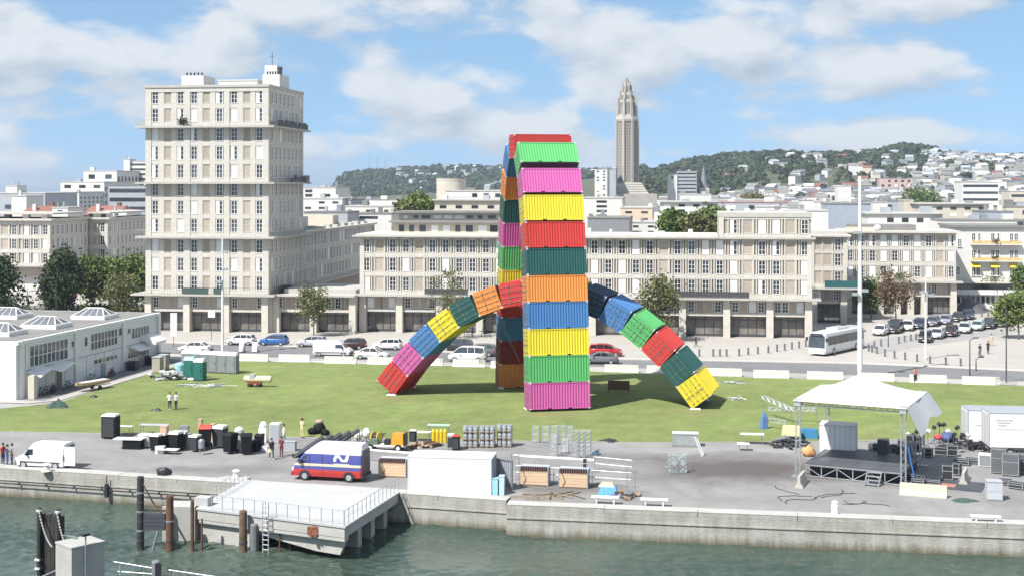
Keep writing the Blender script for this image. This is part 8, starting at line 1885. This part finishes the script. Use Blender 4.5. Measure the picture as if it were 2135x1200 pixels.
person('person in dark clothes walking on the plaza right of the low arch', PG(1451, 722), R(90), 'walk', blk, dkt); person('person in black standing on the plaza at the right', PG(2060, 737), R(20), 'stand', blk, dkt); person('person in sand coloured dress on the plaza at the right', PG(2067, 720), R(-20), 'stand', sand, sand, 'brown', h=1.65); person('small dark figure on the plaza before the lamp mast at the right', PG(2043, 741), R(0), 'walk', blk, jeans, h=1.6)
person('person in white bending by the minibus door', PG(1010, 760), R(-90), 'lean', wht, blk)
person('person in dark top on the pavement behind the low arch near the café tables', PG(985, 702), R(30), 'stand', cloth('dark_blue', (.04, .07, .15)), dkt)
for i, (px, py) in enumerate(((968, 700), (975, 697), (1004, 700))):
    t = thing('cafe_table', ['small round café table left of two chairs on the arcade pavement', 'small round café table at the middle of the arcade terrace', 'small round café table beside the arcade planter'][i], 'table', PG(px, py)); MB().lathe([(.38, .72), (.38, .76)], 12).build('tabletop', tan_wood, t); MB().lathe([(.2, 0), (.04, .06), (.04, .72)], 8).build('leg', dark_metal, t)
# ------------------------------------------------------------------ trees and planting
def tree(label, p, h, cr, ch, trunk_r, m, nleaf, seed, shape='round', name='tree', leaf=(.16, .34), dens=.30, group=None, gaps=1.0):
    """Tapered trunk, limbs to leaf clumps, leaves scattered in each clump."""
    rng = np.random.default_rng(seed); t = thing(name, label, 'tree', p, 0, group); z0 = h - ch; cl = []
    nc = 40; nleaf = int(nleaf * 1.7); leaf = (leaf[0] * .74, leaf[1] * .74)
    for i in range(nc):
        if shape == 'cone': f = rng.uniform(0, 1); zz = z0 + ch * f; rr = cr * (1 - f * .93) * math.sqrt(rng.uniform(.15, 1)); a = rng.uniform(0, 6.28); cl.append((rr * math.cos(a), rr * math.sin(a), zz, cr * dens * (1.05 - .6 * f)))
        elif shape == 'column': f = rng.uniform(0, 1); zz = z0 + ch * f; rr = cr * math.sin(math.pi * min(.97, .16 + .80 * f)) ** .6 * math.sqrt(rng.uniform(.1, 1)); a = rng.uniform(0, 6.28); cl.append((rr * math.cos(a), rr * math.sin(a), zz, cr * dens))
        else:
            d = rng.normal(0, 1, 3); d /= np.linalg.norm(d); rr = rng.uniform(.35, 1) ** .6; cl.append((d[0] * cr * rr, d[1] * cr * rr, z0 + ch * .5 + d[2] * ch * .5 * rr, cr * dens * rng.uniform(.7, 1.25)))
    C = np.array(cl); tr = MB()
    bend = [V((rng.normal(0, .04) * h * .3 * k / 4, rng.normal(0, .04) * h * .3 * k / 4, (z0 + ch * (.55 if shape == 'round' else .9)) * k / 4)) for k in range(5)]; bend[0] = V((0, 0, -.1))
    for k in range(4): tr.tube(bend[k], bend[k + 1], trunk_r * (1 - k * .2), 7, 0, trunk_r * (1 - (k + 1) * .2))
    for c in cl[:18]:
        b0 = bend[2] + (bend[4] - bend[2]) * rng.uniform(0, .8); c_ = V(c[:3]); md = (b0 + c_) / 2 + V((0, 0, -.06 * h)) * rng.uniform(0, .6)
        tr.tube(b0, md, trunk_r * .34, 5, 0, trunk_r * .22); tr.tube(md, c_, trunk_r * .22, 4, 0, trunk_r * .06)
    tr.build('trunk', bark, t); obj('crown', quad_mesh('crown', leaf_quads(rng, C, nleaf, leaf[0], leaf[1], .3, .8), m), t); return t
L = M_LEAF
def TP(px, py): p = G(px, py); return V((p.x, p.y, -.01))
tree('dark cedar like conifer at the left edge behind the port building', TP(8, 652), ZP(548, G(8, 652).y), 6.0, 13, .4, L['dark'], 3000, 1, 'cone', leaf=(.22, .45)); 
tree('dark narrow cypress with a brownish side left of the green trees', TP(132, 665), ZP(528, G(132, 665).y), 2.8, 9.0, .3, L['dark'], 4200, 2, 'column', leaf=(.16, .34)); tree('reddish thin shrub tree against the left side of the cypress', TP(110, 664), ZP(555, G(110, 664).y), 1.7, 5.5, .15, L['reddish'], 1100, 3, 'column', leaf=(.14, .28))
tree('bright green tree right of the cypress', TP(195, 655), ZP(540, G(195, 655).y), 2.6, 6.6, .2, L['light'], 2400, 4, leaf=(.18, .36)); tree('large dark green tree beside the tall tower left flank', TP(284, 652), ZP(532, G(284, 652).y), 3.9, 8.0, .3, L['green'], 4200, 5, leaf=(.2, .4)); tree('young thin olive green tree before the larger ones left of the tower', TP(248, 668), ZP(568, G(248, 668).y), 2.6, 6.2, .12, L['olive'], 1700, 6, leaf=(.12, .26), dens=.26)
tree('half hidden green tree behind the bright green one', TP(228, 640), ZP(545, G(228, 640).y), 3.0, 6.5, .25, L['light'], 2200, 16, leaf=(.2, .4))
tree('thin young plane tree before the low arcade right of the tower', TP(654, 700), ZP(590, G(654, 700).y), 2.0, 5.6, .11, L['olive'], 1150, 7, leaf=(.12, .25), dens=.24, group='street trees on the pavement'); tree('sparse young tree behind the top of the low arch', TP(934, 706), ZP(555, G(934, 706).y), 2.3, 7.6, .12, L['olive'], 620, 8, leaf=(.11, .22), dens=.24, group='street trees on the pavement')
tree('leafy grey green street tree right of the low arch', TP(1372, 712), ZP(572, G(1372, 712).y), 2.6, 7.2, .13, L['olive'], 1700, 9, leaf=(.13, .28), dens=.27, group='street trees on the pavement')
tree('brown leaved tree behind the parked cars on the right', TP(1868, 672), ZP(555, G(1868, 672).y), 2.6, 6.8, .13, L['brown'], 1300, 10, leaf=(.12, .26), dens=.26); tree('green shrub like tree left of the brown leaved one', TP(1816, 664), ZP(578, G(1816, 664).y), 1.9, 5.2, .12, L['green'], 1000, 11, leaf=(.14, .28))
tree('green tree at the right edge beside the parked cars, left of two', TP(2100, 704), ZP(622, G(2100, 704).y), 1.7, 3.9, .14, L['light'], 1100, 12, leaf=(.13, .28)); tree('green tree cut by the right edge, right of two', TP(2124, 706), ZP(606, G(2124, 706).y), 1.9, 4.6, .14, L['light'], 1300, 13, leaf=(.13, .28)); tree('thin dark green tree against the white corner building', TP(2128, 660), ZP(555, G(2128, 660).y), 1.4, 8, .14, L['green'], 1100, 14, 'column', leaf=(.14, .28))
for i, (px, w, yt, yb, Y, lab, k) in enumerate(((875, 24, 410, 440, 315, 'round green tree rising behind the roofs left of the arches', 'light'), (848, 16, 420, 442, 320, 'smaller green tree behind the roofs left of the round one', 'olive'), (1410, 26, 443, 500, 262, 'left green tree of the group behind the long block roof', 'green'), (1452, 24, 452, 500, 256, 'middle green tree of the group behind the long block roof', 'olive'), (1490, 26, 438, 500, 262, 'right green tree of the group against the raised block end', 'green'), (1918, 34, 397, 420, 640, 'wide green tree among the roofs left of the white office block', 'green'), (1570, 22, 405, 420, 640, 'green tree among the hillside roofs above the long shed', 'olive'), (1420, 12, 372, 400, 900, 'dark tree beside the grey flats on the slope', 'green'))):
    s = Y / FPX; ht = ZP(yt, Y); cr = w * s; tree(lab, V((XP(px, Y), Y, 0)), ht, cr, min(ht * .8, cr * 1.9), .25, L[k], 3600, 40 + i, leaf=(.2 + cr * .03, .38 + cr * .05), dens=.30)
def hedge(label, px0, px1, py, h, d, m, n, seed):
    a, b = G(px0, py), G(px1, py); rng = np.random.default_rng(seed); k = max(4, int((b - a).length / .8)); C = np.array([[*(a + (b - a) * ((i + .5) / k) + V((0, rng.uniform(-d, d) * .4, 0))).to_2d(), h * .55, h * .32] for i in range(k)])
    o = obj('hedge', quad_mesh('hedge', leaf_quads(rng, C, n, .12, .3, .3, .8), m)); tag(o, label, 'hedge')
hedge('low ochre and green hedge behind the port building at the left', 20, 100, 662, 1.4, 2, L['olive'], 1200, 1); hedge('clipped dark shrubs under the trees left of the tower', 165, 232, 655, 1.6, 2, L['green'], 1300, 2); hedge('ochre planting bed before the cypress', 85, 110, 672, 1.1, 1.5, L['brown'], 500, 3); hedge('low planting beside the foot of the tower', 235, 300, 658, 1.2, 1.5, L['olive'], 800, 4)
for i, (px, py) in enumerate(((1002, 688), (1012, 690))): hedge(['potted green bush at the café terrace, left one', 'potted green bush at the café terrace, right one'][i], px - 6, px + 6, py, 2.0 + i * .5, .6, L['light'], 260, 20 + i)
# ------------------------------------------------------------------ sea haze
def build_haze():
    o = MB().box(-9200, 9200, -120, 15200, -8.5, 104).build('haze', (hm := bpy.data.materials.new('haze_air'))); hm.use_nodes = True; nt = hm.node_tree; nt.nodes.clear()
    out = nt.nodes.new('ShaderNodeOutputMaterial'); pv = nt.nodes.new('ShaderNodeVolumePrincipled'); pv.inputs['Color'].default_value = (.72, .84, 1, 1); pv.inputs['Density'].default_value = HAZE; pv.inputs['Anisotropy'].default_value = .25
    nt.links.new(pv.outputs[0], out.inputs['Volume']); o['kind'] = 'stuff'
HAZE = 0.00013
build_haze()
